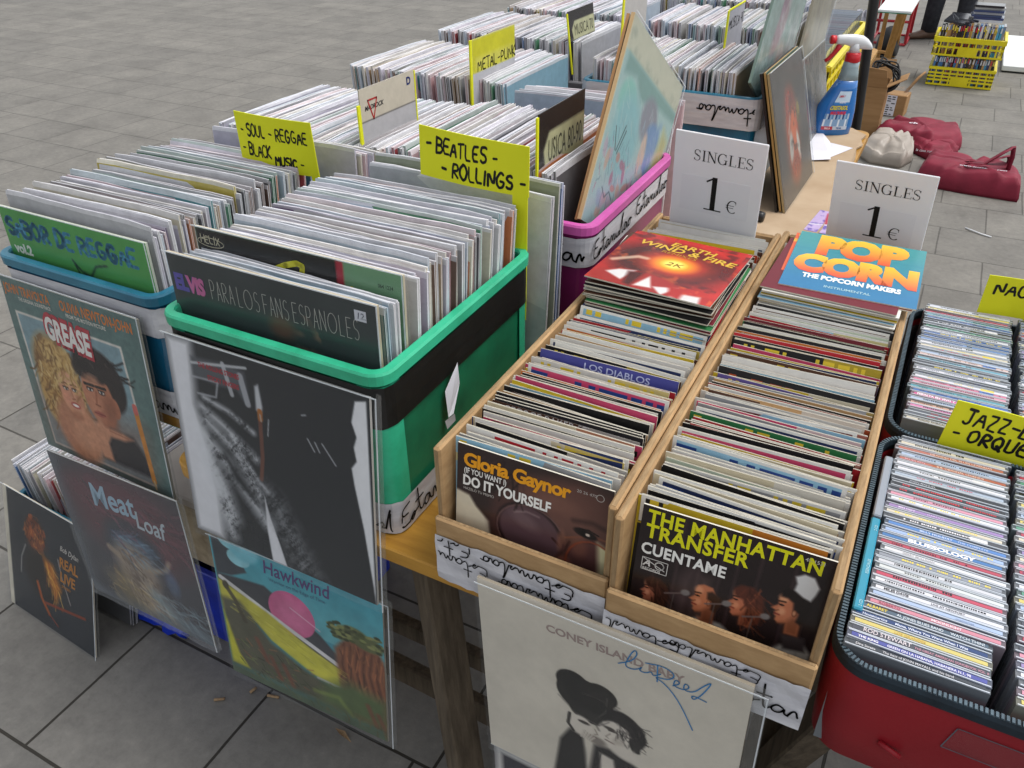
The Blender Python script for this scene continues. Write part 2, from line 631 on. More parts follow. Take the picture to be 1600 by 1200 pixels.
ST = {
    'A': [[(0, 0), (.42, 1.4), (.85, 0)], [(.15, .5), (.72, .5)]],
    'B': [[(0, 0), (0, 1.4)], [(0, 1.4)] + arc(.35, 1.06, .38, .34, 90, -90) + [(.05, .72)] + arc(.4, .36, .42, .36, 90, -90) + [(0, 0)]],
    'C': [arc(.48, .7, .46, .7, 50, 310, 12)],
    'D': [[(0, 0), (0, 1.4)] + arc(.25, .7, .6, .7, 90, -90, 10) + [(0, 0)]],
    'E': [[(.75, 1.4), (0, 1.4), (0, 0), (.75, 0)], [(0, .72), (.6, .72)]],
    'F': [[(.75, 1.4), (0, 1.4), (0, 0)], [(0, .72), (.6, .72)]],
    'G': [arc(.48, .7, .46, .7, 50, 330, 12) + [(.9, .6), (.5, .6)]],
    'H': [[(0, 0), (0, 1.4)], [(.8, 0), (.8, 1.4)], [(0, .7), (.8, .7)]],
    'I': [[(.1, 0), (.1, 1.4)]],
    'J': [[(.1, 1.4), (.75, 1.4)], [(.5, 1.4), (.5, .25)] + arc(.22, .25, .28, .25, 0, -170, 6)],
    'K': [[(0, 0), (0, 1.4)], [(.8, 1.4), (0, .6), (.8, 0)]],
    'L': [[(0, 1.4), (0, 0), (.7, 0)]],
    'M': [[(0, 0), (.1, 1.4), (.5, .4), (.9, 1.4), (1, 0)]],
    'N': [[(0, 0), (0, 1.4), (.8, 0), (.8, 1.4)]],
    'O': [arc(.46, .7, .46, .7, 100, 460, 14)],
    'P': [[(0, 0), (0, 1.4)] + arc(.35, 1.02, .4, .38, 90, -90) + [(0, .64)]],
    'Q': [arc(.46, .7, .46, .7, 100, 460, 14), [(.5, .35), (.95, -.1)]],
    'R': [[(0, 0), (0, 1.4)] + arc(.35, 1.04, .4, .36, 90, -90) + [(.1, .68), (.8, 0)]],
    'S': [arc(.42, 1.05, .38, .35, 40, 230, 8) + arc(.4, .36, .4, .36, 80, -140, 9)],
    'T': [[(0, 1.4), (.85, 1.4)], [(.42, 1.4), (.42, 0)]],
    'U': [[(0, 1.4), (0, .4)] + arc(.4, .4, .4, .4, 180, 360, 8) + [(.8, 1.4)]],
    'V': [[(0, 1.4), (.4, 0), (.8, 1.4)]],
    'W': [[(0, 1.4), (.25, 0), (.5, 1), (.75, 0), (1, 1.4)]],
    'X': [[(0, 0), (.8, 1.4)], [(0, 1.4), (.8, 0)]],
    'Y': [[(0, 1.4), (.4, .7), (.8, 1.4)], [(.4, .7), (.4, 0)]],
    'Z': [[(0, 1.4), (.8, 1.4), (0, 0), (.85, 0)]],
    '-': [[(.1, .65), (.6, .65)]],
    '0': [arc(.42, .7, .42, .7, 100, 460, 12)],
    '1': [[(.1, 1.1), (.4, 1.4), (.4, 0)]],
    '9': [arc(.4, 1, .38, .4, 0, 360, 10), [(.78, 1), (.7, 0)]],
    '8': [arc(.4, 1.04, .34, .34, -90, 270, 10), arc(.4, .36, .4, .36, 90, 450, 10)],
    ' ': [],
}
ADV = {'I': .45, 'J': .95, 'M': 1.25, 'W': 1.25, '-': .9, ' ': .6, 'O': 1.2, 'Q': 1.2, 'G': 1.2, 'U': 1.1, 'N': 1.1}
# cursive "estanislao" drawn as one running pen line per piece
CURSIVE = [
    [(.9, 1.5), (.25, 1.45), (.1, .9), (.7, .85)], [(.1, .9), (0, .15), (.85, .1)],
    [(.85, .1), (1.25, .55), (1.45, .35), (1.2, .05), (1.0, .15), (1.3, .3), (1.75, .5)],
    [(1.85, 1.9), (1.9, .3), (2.1, .05), (2.35, .3)], [(1.5, 1.05), (2.3, 1.1)],
    [(2.95, .6), (2.6, .7), (2.35, .3), (2.55, 0), (2.9, .2), (3.0, .65), (3.05, .15), (3.3, .1)],
    [(3.3, .1), (3.4, .6), (3.6, .7), (3.75, .1), (3.85, .55), (4.05, .65), (4.15, .1), (4.4, .15), (4.5, .6), (4.55, .1), (4.8, .1)],
    [(4.8, .1), (5.15, .55), (5.3, .3), (5.05, .02), (5.4, .15)],
    [(5.4, .15), (5.8, 1.6), (5.95, 1.8), (5.8, 1.2), (5.7, .2), (5.9, .02), (6.2, .2)],
    [(6.75, .6), (6.4, .7), (6.2, .3), (6.4, 0), (6.7, .2), (6.8, .65), (6.85, .1), (7.1, .15)],
    [(7.1, .15), (7.2, .6), (7.5, .7), (7.65, .4), (7.5, .05), (7.2, .1), (7.15, .45), (7.5, .65), (7.9, .55)],
]


def smooth_line(pts, it=2):
    for _ in range(it):
        if len(pts) < 3:
            return pts
        o = [pts[0]]
        for a, b in zip(pts[:-1], pts[1:]):
            o.append((a[0] * .75 + b[0] * .25, a[1] * .75 + b[1] * .25))
            o.append((a[0] * .25 + b[0] * .75, a[1] * .25 + b[1] * .75))
        o.append(pts[-1])
        pts = o
    return pts


def ribbon(pts, wd, thin=None, nib=None):
    """2-D stroke as quads; thin: broad-pen stroke, width follows direction (vertical thick, horizontal thin)"""
    V, Fc = [], []

    def wof(dx, dy):
        if thin is None:
            return wd
        L = math.hypot(dx, dy) or 1
        a = abs(dy) / L
        return thin + (wd - thin) * a ** 1.5
    n = len(pts)
    for i in range(n - 1):
        (ax, ay), (bx, by) = pts[i], pts[i + 1]
        dx, dy = bx - ax, by - ay
        L = math.hypot(dx, dy)
        if L < 1e-9:
            continue
        ww = wof(dx, dy) / 2
        nx, ny = -dy / L * ww, dx / L * ww
        e = 0 if thin else 0
        k = len(V)
        V += [(ax + nx, ay + ny), (ax - nx, ay - ny), (bx - nx, by - ny), (bx + nx, by + ny)]
        Fc.append((k, k + 1, k + 2, k + 3))
        if thin is None or 0 < i:
            k = len(V)
            rj = ww * (1 if thin is None else .98)
            V += [(ax + rj * math.cos(q * math.pi / 4), ay + rj * math.sin(q * math.pi / 4)) for q in range(8)]
            Fc.append(tuple(range(k, k + 8)))
    if thin is None:
        k = len(V)
        V += [(pts[-1][0] + wd / 2 * math.cos(q * math.pi / 4), pts[-1][1] + wd / 2 * math.sin(q * math.pi / 4)) for q in range(8)]
        Fc.append(tuple(range(k, k + 8)))
    return V, Fc


def marker_geo(s, size, wd, jit=0.04, seed=1, slant=0.0, gap=.30):
    rr = random.Random(seed)
    V, Fc = [], []
    x = 0.0
    for ch in s:
        b = rr.uniform(-.06, .06)
        sc = rr.uniform(.92, 1.08)
        for st in ST.get(ch, []):
            pts = smooth_line([((px * sc + rr.uniform(-jit, jit)), py * sc + b + rr.uniform(-jit, jit)) for px, py in st], 1)
            pts = [((x + px + slant * py) * size, py * size) for px, py in pts]
            v, f = ribbon(pts, wd * rr.uniform(.80, 1.22))
            k = len(V)
            V += v
            Fc += [tuple(k + q for q in ff) for ff in f]
        x += ADV.get(ch, 1.0) + gap - .26
    return V, Fc


def cursive_geo(size, wd, flip=False, seed=3):
    V, Fc = [], []
    rr = random.Random(seed)
    for st in CURSIVE:
        pts = smooth_line([(px + rr.uniform(-.05, .05), py + rr.uniform(-.04, .04)) for px, py in st], 2)
        pts = [(px * size, py * size) for px, py in pts]
        if flip:
            pts = [(7.9 * size - px, 1.9 * size - py) for px, py in pts]
        v, f = ribbon(pts, wd)
        k = len(V)
        V += v
        Fc += [tuple(k + q for q in ff) for ff in f]
    return V, Fc


SERIF = {'S': [(.78, 1.32), (.78, 1.02)], }


def serif_geo(s, size, thick=.17, thin=.05):
    """book-type capitals: broad-pen strokes with slab serifs"""
    V, Fc = [], []

    def put(pts, wd=thick, tn=thin):
        v, f = ribbon([(a * size, b * size) for a, b in pts], wd * size, tn * size)
        k = len(V)
        V.extend(v)
        Fc.extend(tuple(k + q for q in ff) for ff in f)

    def bar(x0, x1, y):
        k = len(V)
        h = .025
        V.extend([(x0 * size, (y - h) * size), (x1 * size, (y - h) * size), (x1 * size, (y + h) * size), (x0 * size, (y + h) * size)])
        Fc.append((k, k + 1, k + 2, k + 3))
    x = 0
    for ch in s:
        if ch == 'S':
            put([(x + a, b) for a, b in arc(.42, 1.04, .34, .36, 20, 120, 8) + arc(.40, 1.04, .32, .34, 125, 235, 8)], .10, .05)
            put([(x + a, b) for a, b in smooth_line([(.22, .84), (.62, .58)], 0)], .17, .15)
            put([(x + a, b) for a, b in arc(.44, .36, .34, .36, 50, -90, 8) + arc(.40, .36, .34, .36, -90, -165, 6)], .10, .05)
            put([(x + .76, 1.36), (x + .76, 1.06)], .05)
            put([(x + .06, .34), (x + .06, .04)], .05)
            x += 1.02
        elif ch == 'I':
            put([(x + .28, 0), (x + .28, 1.4)])
            bar(x + .05, x + .51, 1.38)
            bar(x + .05, x + .51, .02)
            x += .66
        elif ch == 'N':
            put([(x + .22, 0), (x + .22, 1.4)], .07)
            put([(x + .2, 1.4), (x + 1.1, 0)], .19, .1)
            put([(x + 1.08, 0), (x + 1.08, 1.4)], .07)
            bar(x + 0, x + .4, 1.38)
            bar(x + .02, x + .42, .02)
            bar(x + .88, x + 1.28, 1.38)
            x += 1.36
        elif ch == 'G':
            put([(x + a, b) for a, b in arc(.66, .7, .55, .7, 45, 320, 18)])
            put([(x + 1.1, .05), (x + 1.1, .6)], .15)
            bar(x + .85, x + 1.3, .6)
            put([(x + 1.06, 1.38), (x + 1.06, 1.0)], .05)
            x += 1.4
        elif ch == 'L':
            put([(x + .28, 0), (x + .28, 1.4)])
            bar(x + .05, x + .55, 1.38)
            bar(x + .05, x + 1.0, .02)
            put([(x + .98, 0), (x + .98, .34)], .05)
            x += 1.12
        elif ch == 'E':
            put([(x + .28, 0), (x + .28, 1.4)])
            bar(x + .05, x + .95, 1.38)
            bar(x + .2, x + .75, .72)
            bar(x + .05, x + 1.0, .02)
            put([(x + .94, 1.4), (x + .94, 1.1)], .05)
            put([(x + .98, 0), (x + .98, .32)], .05)
            put([(x + .72, .55), (x + .72, .9)], .045)
            x += 1.14
        elif ch == '1':
            put([(x + .42, 0), (x + .42, 1.4)], .20)
            put([(x + .42, 1.38), (x + .1, 1.18)], .08, .06)
            bar(x + .08, x + .78, .02)
            x += .9
        elif ch == '€':
            put([(x + a, b) for a, b in arc(.62, .7, .5, .66, 50, 310, 16)], .14, .06)
            bar(x - .05, x + .8, .82)
            bar(x - .05, x + .74, .58)
            put([(x + .94, 1.3), (x + .94, 1.0)], .05)
            x += 1.1
    return V, Fc, x * size


# ------------------------------------------------------------------ painter for printed pictures
class Art:
    """soft-edged picture as an ink-colour grid (sRGB in, linear out); u right, v down, both 0..1"""

    def __init__(s, n, bgc, m=None):
        s.n, s.m = n, m or n
        s.u, s.v = np.meshgrid(np.linspace(0, 1, s.n), np.linspace(0, 1, s.m))
        s.a = np.zeros((s.m, s.n, 3))
        s.a[:] = Art.c(bgc)
        s.rg = np.random.RandomState(5)

    @staticmethod
    def c(h):
        if isinstance(h, str):
            h = h.lstrip('#')
            return np.array([int(h[i:i + 2], 16) / 255 for i in (0, 2, 4)])
        return np.array(h, float)

    def shift(s, dx=0.0, dy=0.0, k=1.0):
        u, v = np.meshgrid(np.linspace(0, 1, s.n), np.linspace(0, 1, s.m))
        s.u, s.v = (u - dx) / k, (v - dy) / k
        return s

    def put(s, mask, col, al=1.0):
        k = (np.clip(mask, 0, 1) * al)[..., None]
        s.a = s.a * (1 - k) + Art.c(col) * k
        return s

    def ell(s, cx, cy, rx, ry, col, soft=.15, rot=0, al=1.0):
        c, q = math.cos(R(rot)), math.sin(R(rot))
        x, y = s.u - cx, s.v - cy
        d = np.sqrt(((x * c + y * q) / rx) ** 2 + ((-x * q + y * c) / ry) ** 2)
        return s.put((1 + soft / 2 - d) / max(soft, 1e-3), col, al)

    def poly(s, pts, col, soft=.006, al=1.0):
        x, y = s.u, s.v
        ins = np.zeros(x.shape, bool)
        dist = np.full(x.shape, 9.0)
        for (ax, ay), (bx, by) in zip(pts, pts[1:] + pts[:1]):
            cond = ((ay > y) != (by > y))
            with np.errstate(divide='ignore', invalid='ignore'):
                xi = (bx - ax) * (y - ay) / ((by - ay) if by != ay else 1e-9) + ax
            ins ^= cond & (x < xi)
            L2 = (bx - ax) ** 2 + (by - ay) ** 2 + 1e-12
            t = np.clip(((x - ax) * (bx - ax) + (y - ay) * (by - ay)) / L2, 0, 1)
            dist = np.minimum(dist, np.hypot(x - ax - t * (bx - ax), y - ay - t * (by - ay)))
        sg = np.where(ins, dist, -dist)
        return s.put(sg / (2 * max(soft, 1e-3)) + .5, col, al)

    def line(s, pts, wd, col, al=1.0, soft=.005):
        dist = np.full(s.u.shape, 9.0)
        for (ax, ay), (bx, by) in zip(pts[:-1], pts[1:]):
            L2 = (bx - ax) ** 2 + (by - ay) ** 2 + 1e-12
            t = np.clip(((s.u - ax) * (bx - ax) + (s.v - ay) * (by - ay)) / L2, 0, 1)
            dist = np.minimum(dist, np.hypot(s.u - ax - t * (bx - ax), s.v - ay - t * (by - ay)))
        return s.put((wd / 2 + soft / 2 - dist) / soft, col, al)

    def noise(s, sc, seed=0, oct=3):
        rg = np.random.RandomState(seed)
        out = np.zeros(s.u.shape)
        amp = 1.0
        tot = 0
        for o in range(oct):
            g = int(sc * 2 ** o) + 2
            gr = rg.rand(g + 1, g + 1)
            x, y = np.mod(s.u, 1) * (g - 1), np.mod(s.v, 1) * (g - 1)
            i, j = x.astype(int), y.astype(int)
            fx, fy = x - i, y - j
            fx, fy = fx * fx * (3 - 2 * fx), fy * fy * (3 - 2 * fy)
            out += amp * ((gr[j, i] * (1 - fx) + gr[j, i + 1] * fx) * (1 - fy) + (gr[j + 1, i] * (1 - fx) + gr[j + 1, i + 1] * fx) * fy)
            tot += amp
            amp *= .55
        return out / tot

    def mottle(s, sc, amt, seed=0):
        s.a = np.clip(s.a * (1 + (s.noise(sc, seed) - .5)[..., None] * 2 * amt), 0, 1)
        return s

    def face(s, cx, cy, r, skin='#c08a6c', hair='#3a2a20', look=0, shade=None):
        """a generic small head: hair mass, face, eyes, nose, mouth"""
        s.ell(cx, cy - r * .15, r * 1.02, r * 1.15, hair, .1)
        s.ell(cx + look * r * .25, cy + r * .12, r * .72, r * .98, skin, .12)
        if shade:
            s.ell(cx - look * r * .3 + r * .35, cy + r * .2, r * .4, r * .9, shade, .9, al=.6)
        s.ell(cx + look * r * .3, cy - r * .78, r * .8, r * .35, hair, .2)
        for k in (-1, 1):
            ex = cx + look * r * .35 + k * r * .30
            s.ell(ex, cy + r * .02, r * .14, r * .07, '#2a1c16', .5)
            s.line([(ex - r * .2, cy - r * .17), (ex + r * .2, cy - r * .2)], r * .07, hair, .8)
        s.line([(cx + look * r * .45, cy + r * .05), (cx + look * r * .5, cy + r * .42)], r * .07, '#7d4a38', .5)
        s.ell(cx + look * r * .38, cy + r * .62, r * .24, r * .09, '#9a3f3a', .5)
        return s

    def strokes(s, n, box, cols, L, wd, ang, seed=0, al=.7, inside=None, bend=.3):
        rr = random.Random(seed)
        for _ in range(n):
            x, y = rr.uniform(box[0], box[2]), rr.uniform(box[1], box[3])
            if inside and not inside(x, y):
                continue
            a = R(ang + rr.uniform(-40, 40))
            k = rr.uniform(.5, 1.2) * L
            pts = []
            for i in range(4):
                pts.append((x, y))
                x += math.cos(a) * k / 3
                y += math.sin(a) * k / 3
                a += rr.uniform(-bend, bend)
            s.line(pts, wd * rr.uniform(.6, 1.2), rr.choice(cols), al * rr.uniform(.5, 1), wd * .8)
        return s

    def profile(s, cx, cy, r, skin, shade, hair, style='short', lit='#d99a78'):
        """head seen from the side, looking left"""
        T = lambda P: [(cx + a * r, cy + b * r) for a, b in P]
        s.poly(T([(-.50, -.85), (-.60, -.35), (-.56, -.12), (-.86, .20), (-.60, .30), (-.69, .40), (-.60, .47), (-.66, .56), (-.56, .66), (-.58, .86), (-.40, 1.0), (-.05, .88), (.0, 1.5), (.62, 1.45), (.58, .5), (.75, -.1), (.3, -.95), (-.2, -1.0)]), skin, r * .06)
        s.ell(cx - r * .40, cy - r * .55, r * .22, r * .25, lit, .9, 0, .8)
        s.ell(cx - r * .36, cy + r * .25, r * .18, r * .22, lit, .9, 0, .7)
        s.poly(T([(-.40, 1.0), (-.05, .80), (.20, .4), (.6, .5), (.62, 1.45), (.0, 1.5), (-.05, .95)]), shade, r * .16, .9)
        if style == 'bald':
            s.poly(T([(.05, -.55), (.30, -.70), (.78, -.45), (.85, .1), (.62, .65), (.36, .55), (.34, .0), (.1, -.1)]), hair, r * .08)
        elif style == 'long':
            s.poly(T([(-.56, -.45), (-.62, -.85), (-.3, -1.2), (.35, -1.25), (1.0, -.7), (1.15, .2), (1.0, 1.1), (.45, 1.4), (.25, .9), (.2, .2), (-.05, -.25), (-.4, -.35)]), hair, r * .10)
        else:
            s.poly(T([(-.52, -.62), (-.58, -.95), (-.3, -1.22), (.3, -1.22), (.85, -.7), (.90, .1), (.62, .75), (.38, .62), (.42, .1), (.16, .05), (.08, -.45), (-.2, -.62)]), hair, r * .08)
        if style != 'long':
            s.ell(cx + r * .24, cy + r * .16, r * .13, r * .22, shade, .4)
            s.ell(cx + r * .22, cy + r * .14, r * .07, r * .13, lit, .6, 0, .7)
        s.line(T([(-.58, -.32), (-.28, -.36)]), r * .10, '#2a1812', .9, r * .06)
        s.ell(cx - r * .42, cy - r * .13, r * .13, r * .06, '#1e120e', .5)
        s.line(T([(-.64, .48), (-.42, .50)]), r * .09, '#7c3028', .9, r * .06)
        s.line(T([(-.60, .29), (-.50, .22)]), r * .07, shade, .9, r * .05)
        return s

    def lin(s):
        a = np.clip(s.a, 0, 1)
        return np.where(a <= .04045, a / 12.92, ((a + .055) / 1.055) ** 2.4)


def art_grid(mb, art, w_, h_, y, mt, u0=0, u1=1):
    """lay an Art on the plane y, local x 0..w, z 0..-h"""
    n, m = art.n, art.m
    L = art.lin()
    V = [(i / (n - 1) * w_, y, -j / (m - 1) * h_) for j in range(m) for i in range(n)]
    C = [(float(c[0]), float(c[1]), float(c[2]), 1.0) for row in L for c in row]
    F, CC = [], []
    for j in range(m - 1):
        for i in range(n - 1):
            a = j * n + i
            q = (a, a + n, a + n + 1, a + 1)
            F.append(q)
            CC.append((C[q[0]], C[q[1]], C[q[2]], C[q[3]]))
    mb.mesh(V, F, mt, CC)


def put2d(mb, geo, x, z, y, mt, col, grad=None):
    """2-D lettering onto the plane y at local (x, z); grad: (colour low, colour high, z0, z1)"""
    v, f = geo
    P = [(x + a, y, z + b) for a, b in v]
    if grad:
        lo, hi, z0, z1 = rgba(grad[0]), rgba(grad[1]), grad[2], grad[3]

        def cc(p):
            t = min(1, max(0, (p[2] - z0) / (z1 - z0)))
            return tuple(a + (b - a) * t for a, b in zip(lo, hi))
        cols = [tuple(cc(P[q]) for q in ff) for ff in f]
    else:
        cols = [rgba(col)] * len(f)
    mb.mesh(P, f, mt, cols)


def cover_mb(art, size=.315, t=.004, mt='gloss_print', edge='#b8b0a0', back='#8f8f8c', h=None):
    mb = MB()
    h = h or size
    art_grid(mb, art, size, h, -t / 2, mt)
    e = rgba(edge)
    mb.box((0, -t / 2, -h), (size, t / 2, 0), mt, e, skip='f')
    return mb


EPS = .0003


def txt(mb, s, x, z, size, col, t=.004, mt='gloss_print', bold=0.0, shear=0.0, sx=1.0, sp=1.0, lay=1, grad=None, rot=0):
    v, f = text_geo(s, size, bold, shear, sx, sp)
    if rot:
        c, q = math.cos(R(rot)), math.sin(R(rot))
        v = [(a * c - b * q, a * q + b * c) for a, b in v]
    put2d(mb, (v, f), x, z, -t / 2 - EPS * lay, mt, col, grad)


CAPH = max(p[1] for p in text_geo('H', 1.0)[0])


def fit(mb, s, x, zb, width, cap, col, t=.004, mt='gloss_print', bold=0.0, shear=0.0, sp=1.0, lay=1, grad=None, rot=0, font=True):
    """lettering scaled to a given width and capital height, baseline at zb"""
    if font:
        v, f = text_geo(s, 1.0, bold, shear, 1.0, sp)
        ky = cap / CAPH
    else:
        v, f = marker_geo(s, 1.0, bold, .05, lay, shear)
        ky = cap / 1.4
    x0 = min(p[0] for p in v)
    x1 = max(p[0] for p in v)
    kx = width / (x1 - x0)
    v = [((a - x0) * kx, b * ky) for a, b in v]
    if rot:
        c, q = math.cos(R(rot)), math.sin(R(rot))
        v = [(a * c - b * q, a * q + b * c) for a, b in v]
    put2d(mb, (v, f), x, zb, -t / 2 - EPS * (lay if font else 1), mt, col, grad)


def mat_of(tl, rot):
    return Matrix.Translation(Vector(tl)) @ Euler([R(a) for a in rot], 'XYZ').to_matrix().to_4x4()


def sleeve_mb(w_, h_, t=.004, over=.008, flap=.006, mt='clear'):
    """clear outer sleeve hugging a cover: front sheet, side fold, top flap"""
    mb = MB()
    n = 8
    rr = random.Random(int(w_ * 1000) + int(over * 1e4))
    top, fr = [], []
    for j in range(n + 1):
        row = []
        for i in range(n + 1):
            x = -.002 + (w_ + over + .002) * i / n
            z = flap - (h_ + flap + .006) * j / n
            y = -t / 2 - .0022 - rr.uniform(0, .0016) - (.002 * math.sin(i * 1.3 + j) ** 2)
            row.append((x, y, z))
        fr.append(row)
    V = [p for r_ in fr for p in r_]
    F = [(j * (n + 1) + i, (j + 1) * (n + 1) + i, (j + 1) * (n + 1) + i + 1, j * (n + 1) + i + 1) for j in range(n) for i in range(n)]
    mb.mesh(V, F, mt, None, True)
    # back fold on the right and along the bottom
    k = [fr[j][n] for j in range(n + 1)]
    for a, b in zip(k[:-1], k[1:]):
        mb.face([a, b, (b[0] - .001, t / 2 + .002, b[2]), (a[0] - .001, t / 2 + .002, a[2])], mt)
        mb.face([(a[0] - .001, t / 2 + .002, a[2]), (b[0] - .001, t / 2 + .002, b[2]), (b[0] - over, t / 2 + .002, b[2]), (a[0] - over, t / 2 + .002, a[2])], mt)
    k = fr[n]
    for a, b in zip(k[:-1], k[1:]):
        mb.face([a, b, (b[0], t / 2 + .002, b[2] + .0005), (a[0], t / 2 + .002, a[2] + .0005)], mt)
    # welded seam down the right edge
    mb.box((w_ + over - .0025, -t / 2 - .0045, -h_ - .004), (w_ + over - .001, -t / 2 - .0038, flap), 'seam')
    mb.box((-.002, -t / 2 - .0045, flap - .0015), (w_ + over - .003, -t / 2 - .0038, flap), 'seam')
    return mb


def big_cover(name, label, mb, tl, rot, sleeve=True, over=.008, flap=.006, size=.315, t=.004, group=None, cat='record', smt='clear'):
    o = bpy.data.objects.new(name, None)
    COL.objects.link(o)
    o.empty_display_size = .05
    o.matrix_basis = mat_of(tl, rot)
    tag(o, label, cat, group)
    mb.build('cover', o, world=False)
    if sleeve:
        sleeve_mb(size, size, t, over, flap, smt).build('plastic_sleeve', o, world=False)
    return o


ORD_U = ['', 'first', 'second', 'third', 'fourth', 'fifth', 'sixth', 'seventh', 'eighth', 'ninth', 'tenth', 'eleventh', 'twelfth', 'thirteenth',
         'fourteenth', 'fifteenth', 'sixteenth', 'seventeenth', 'eighteenth', 'nineteenth']
ORD_T = ['', '', 'twent', 'thirt', 'fort', 'fift', 'sixt', 'sevent', 'eight', 'ninet']


def ordn(n):
    if n >= 100:
        return 'hundredth' if n == 100 else 'hundred-and-' + ordn(n - 100)
    if n < 20:
        return ORD_U[n]
    t, u = divmod(n, 10)
    return ORD_T[t] + ('ieth' if u == 0 else 'y-' + ORD_U[u])


exec_parts = []

# ================================================================== SETTING
g = MB()
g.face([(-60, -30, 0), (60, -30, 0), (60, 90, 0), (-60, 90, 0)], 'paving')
tag(g.build('ground'), kind='structure')

TZ = .754          # height of the record tables
TB = .700          # height of the lower table under the red cases


def trestle_table(name, label, x0, y0, x1, y1, z, top_mt, legs, bars, th=.022, plywood=True):
    t = root(name, ((x0 + x1) / 2, (y0 + y1) / 2, 0), label, 'table', 'folding tables of the stall')
    mb = MB()
    L = [rr_loop(x0, y0, x1, y1, .03, z - th), rr_loop(x0, y0, x1, y1, .03, z - .002), rr_loop(x0 + .002, y0 + .002, x1 - .002, y1 - .002, .028, z)]
    mb.loft(L, top_mt, smooth=False)
    mb.build('tabletop', t)
    for p, q, a, b in legs:
        mb = MB()
        mb.beam(p, q, a, b, 'trestle')
        mb.build('leg', t)
    for p, q, a, b in bars:
        mb = MB()
        mb.beam(p, q, a, b, 'trestle')
        mb.build('stretcher', t)
    return t


zt = TZ - .024
trestle_table('trestle_table', 'narrow yellow topped table under the turquoise crate at the corner', -.86, .082, -.462, .80, TZ, 'veneer',
              [((-.80, .36, zt), (-.84, .62, 0), .05, .034), ((-.80, .7, zt), (-.84, .76, 0), .05, .034)], [])
trestle_table('trestle_table', 'yellow topped trestle table under the wooden boxes and the green crate', -.458, 0, .424, .80, TZ, 'veneer',
              [((-.055, .055, zt), (.012, .03, 0), .05, .034), ((-.03, .15, zt), (.03, .36, 0), .05, .034),
               ((-.435, .09, zt), (-.52, .16, 0), .05, .034), ((-.435, .22, zt), (-.50, .42, 0), .05, .034),
               ((.40, .30, zt), (.40, .20, 0), .05, .034), ((.40, .44, zt), (.40, .56, 0), .05, .034)],
              [((-.50, .150, .27), (.40, .135, .25), .022, .052), ((-.50, .27, .20), (.40, .26, .20), .022, .045), ((-.44, .15, zt - .03), (.4, .15, zt - .03), .03, .05)])
trestle_table('trestle_table', 'cardboard covered trestle table carrying the back rows of record crates', -.90, .806, .225, 2.10, TZ, 'veneer',
              [((-.1, .95, zt), (-.05, .88, 0), .05, .034), ((.16, 1.9, zt), (.18, 1.98, 0), .05, .034), ((-.8, .95, zt), (-.84, .88, 0), .05, .034), ((-.8, 1.9, zt), (-.84, 1.98, 0), .05, .034)],
              [((-.84, .92, .25), (.1, .92, .25), .022, .05)])
trestle_table('trestle_table', 'farthest trestle table under the yellow crate of CDs and the last records', -.92, 2.106, .10, 3.35, TZ, 'veneer',
              [((.04, 2.3, zt), (.06, 2.25, 0), .05, .034), ((.04, 3.1, zt), (.06, 3.2, 0), .05, .034), ((-.8, 2.3, zt), (-.84, 2.25, 0), .05, .034), ((-.8, 3.1, zt), (-.84, 3.2, 0), .05, .034)],
              [])
trestle_table('trestle_table', 'lower table carrying the two red zipped CD cases', .470, .05, 1.12, .83, TB, 'veneer',
              [((.47, .10, TB - .024), (.38, .34, 0), .05, .036), ((.47, .60, TB - .024), (.46, .66, 0), .05, .034), ((1.08, .12, TB - .024), (1.1, .08, 0), .05, .034), ((1.08, .6, TB - .024), (1.1, .66, 0), .05, .034)],
              [((.36, .30, .20), (.62, .22, .26), .05, .03)])
# flattened cardboard on the back table
mb = MB()
pts = [(.172, 2.09), (.219, 2.03), (.213, 1.97), (.224, 1.93), (.212, 1.89), (.222, 1.8), (.226, 1.576), (.229, 1.384), (.228, 1.25), (.20, 1.02), (-.02, .95), (-.03, 2.08)]
k = len(pts)
V = [(a, b, TZ + .003) for a, b in pts] + [(a, b, TZ + .0065 + .002 * ((i * 7) % 3)) for i, (a, b) in enumerate(pts)]
mb.mesh(V, [tuple(range(k - 1, -1, -1)), tuple(range(k, 2 * k))] + [(i, (i + 1) % k, k + (i + 1) % k, k + i) for i in range(k)], 'cardsheet')
tag(mb.build('cardboard_sheet', loc=(.1, 1.5, TZ)), 'flattened tan cardboard with a torn edge under the spray bottle', 'cardboard')


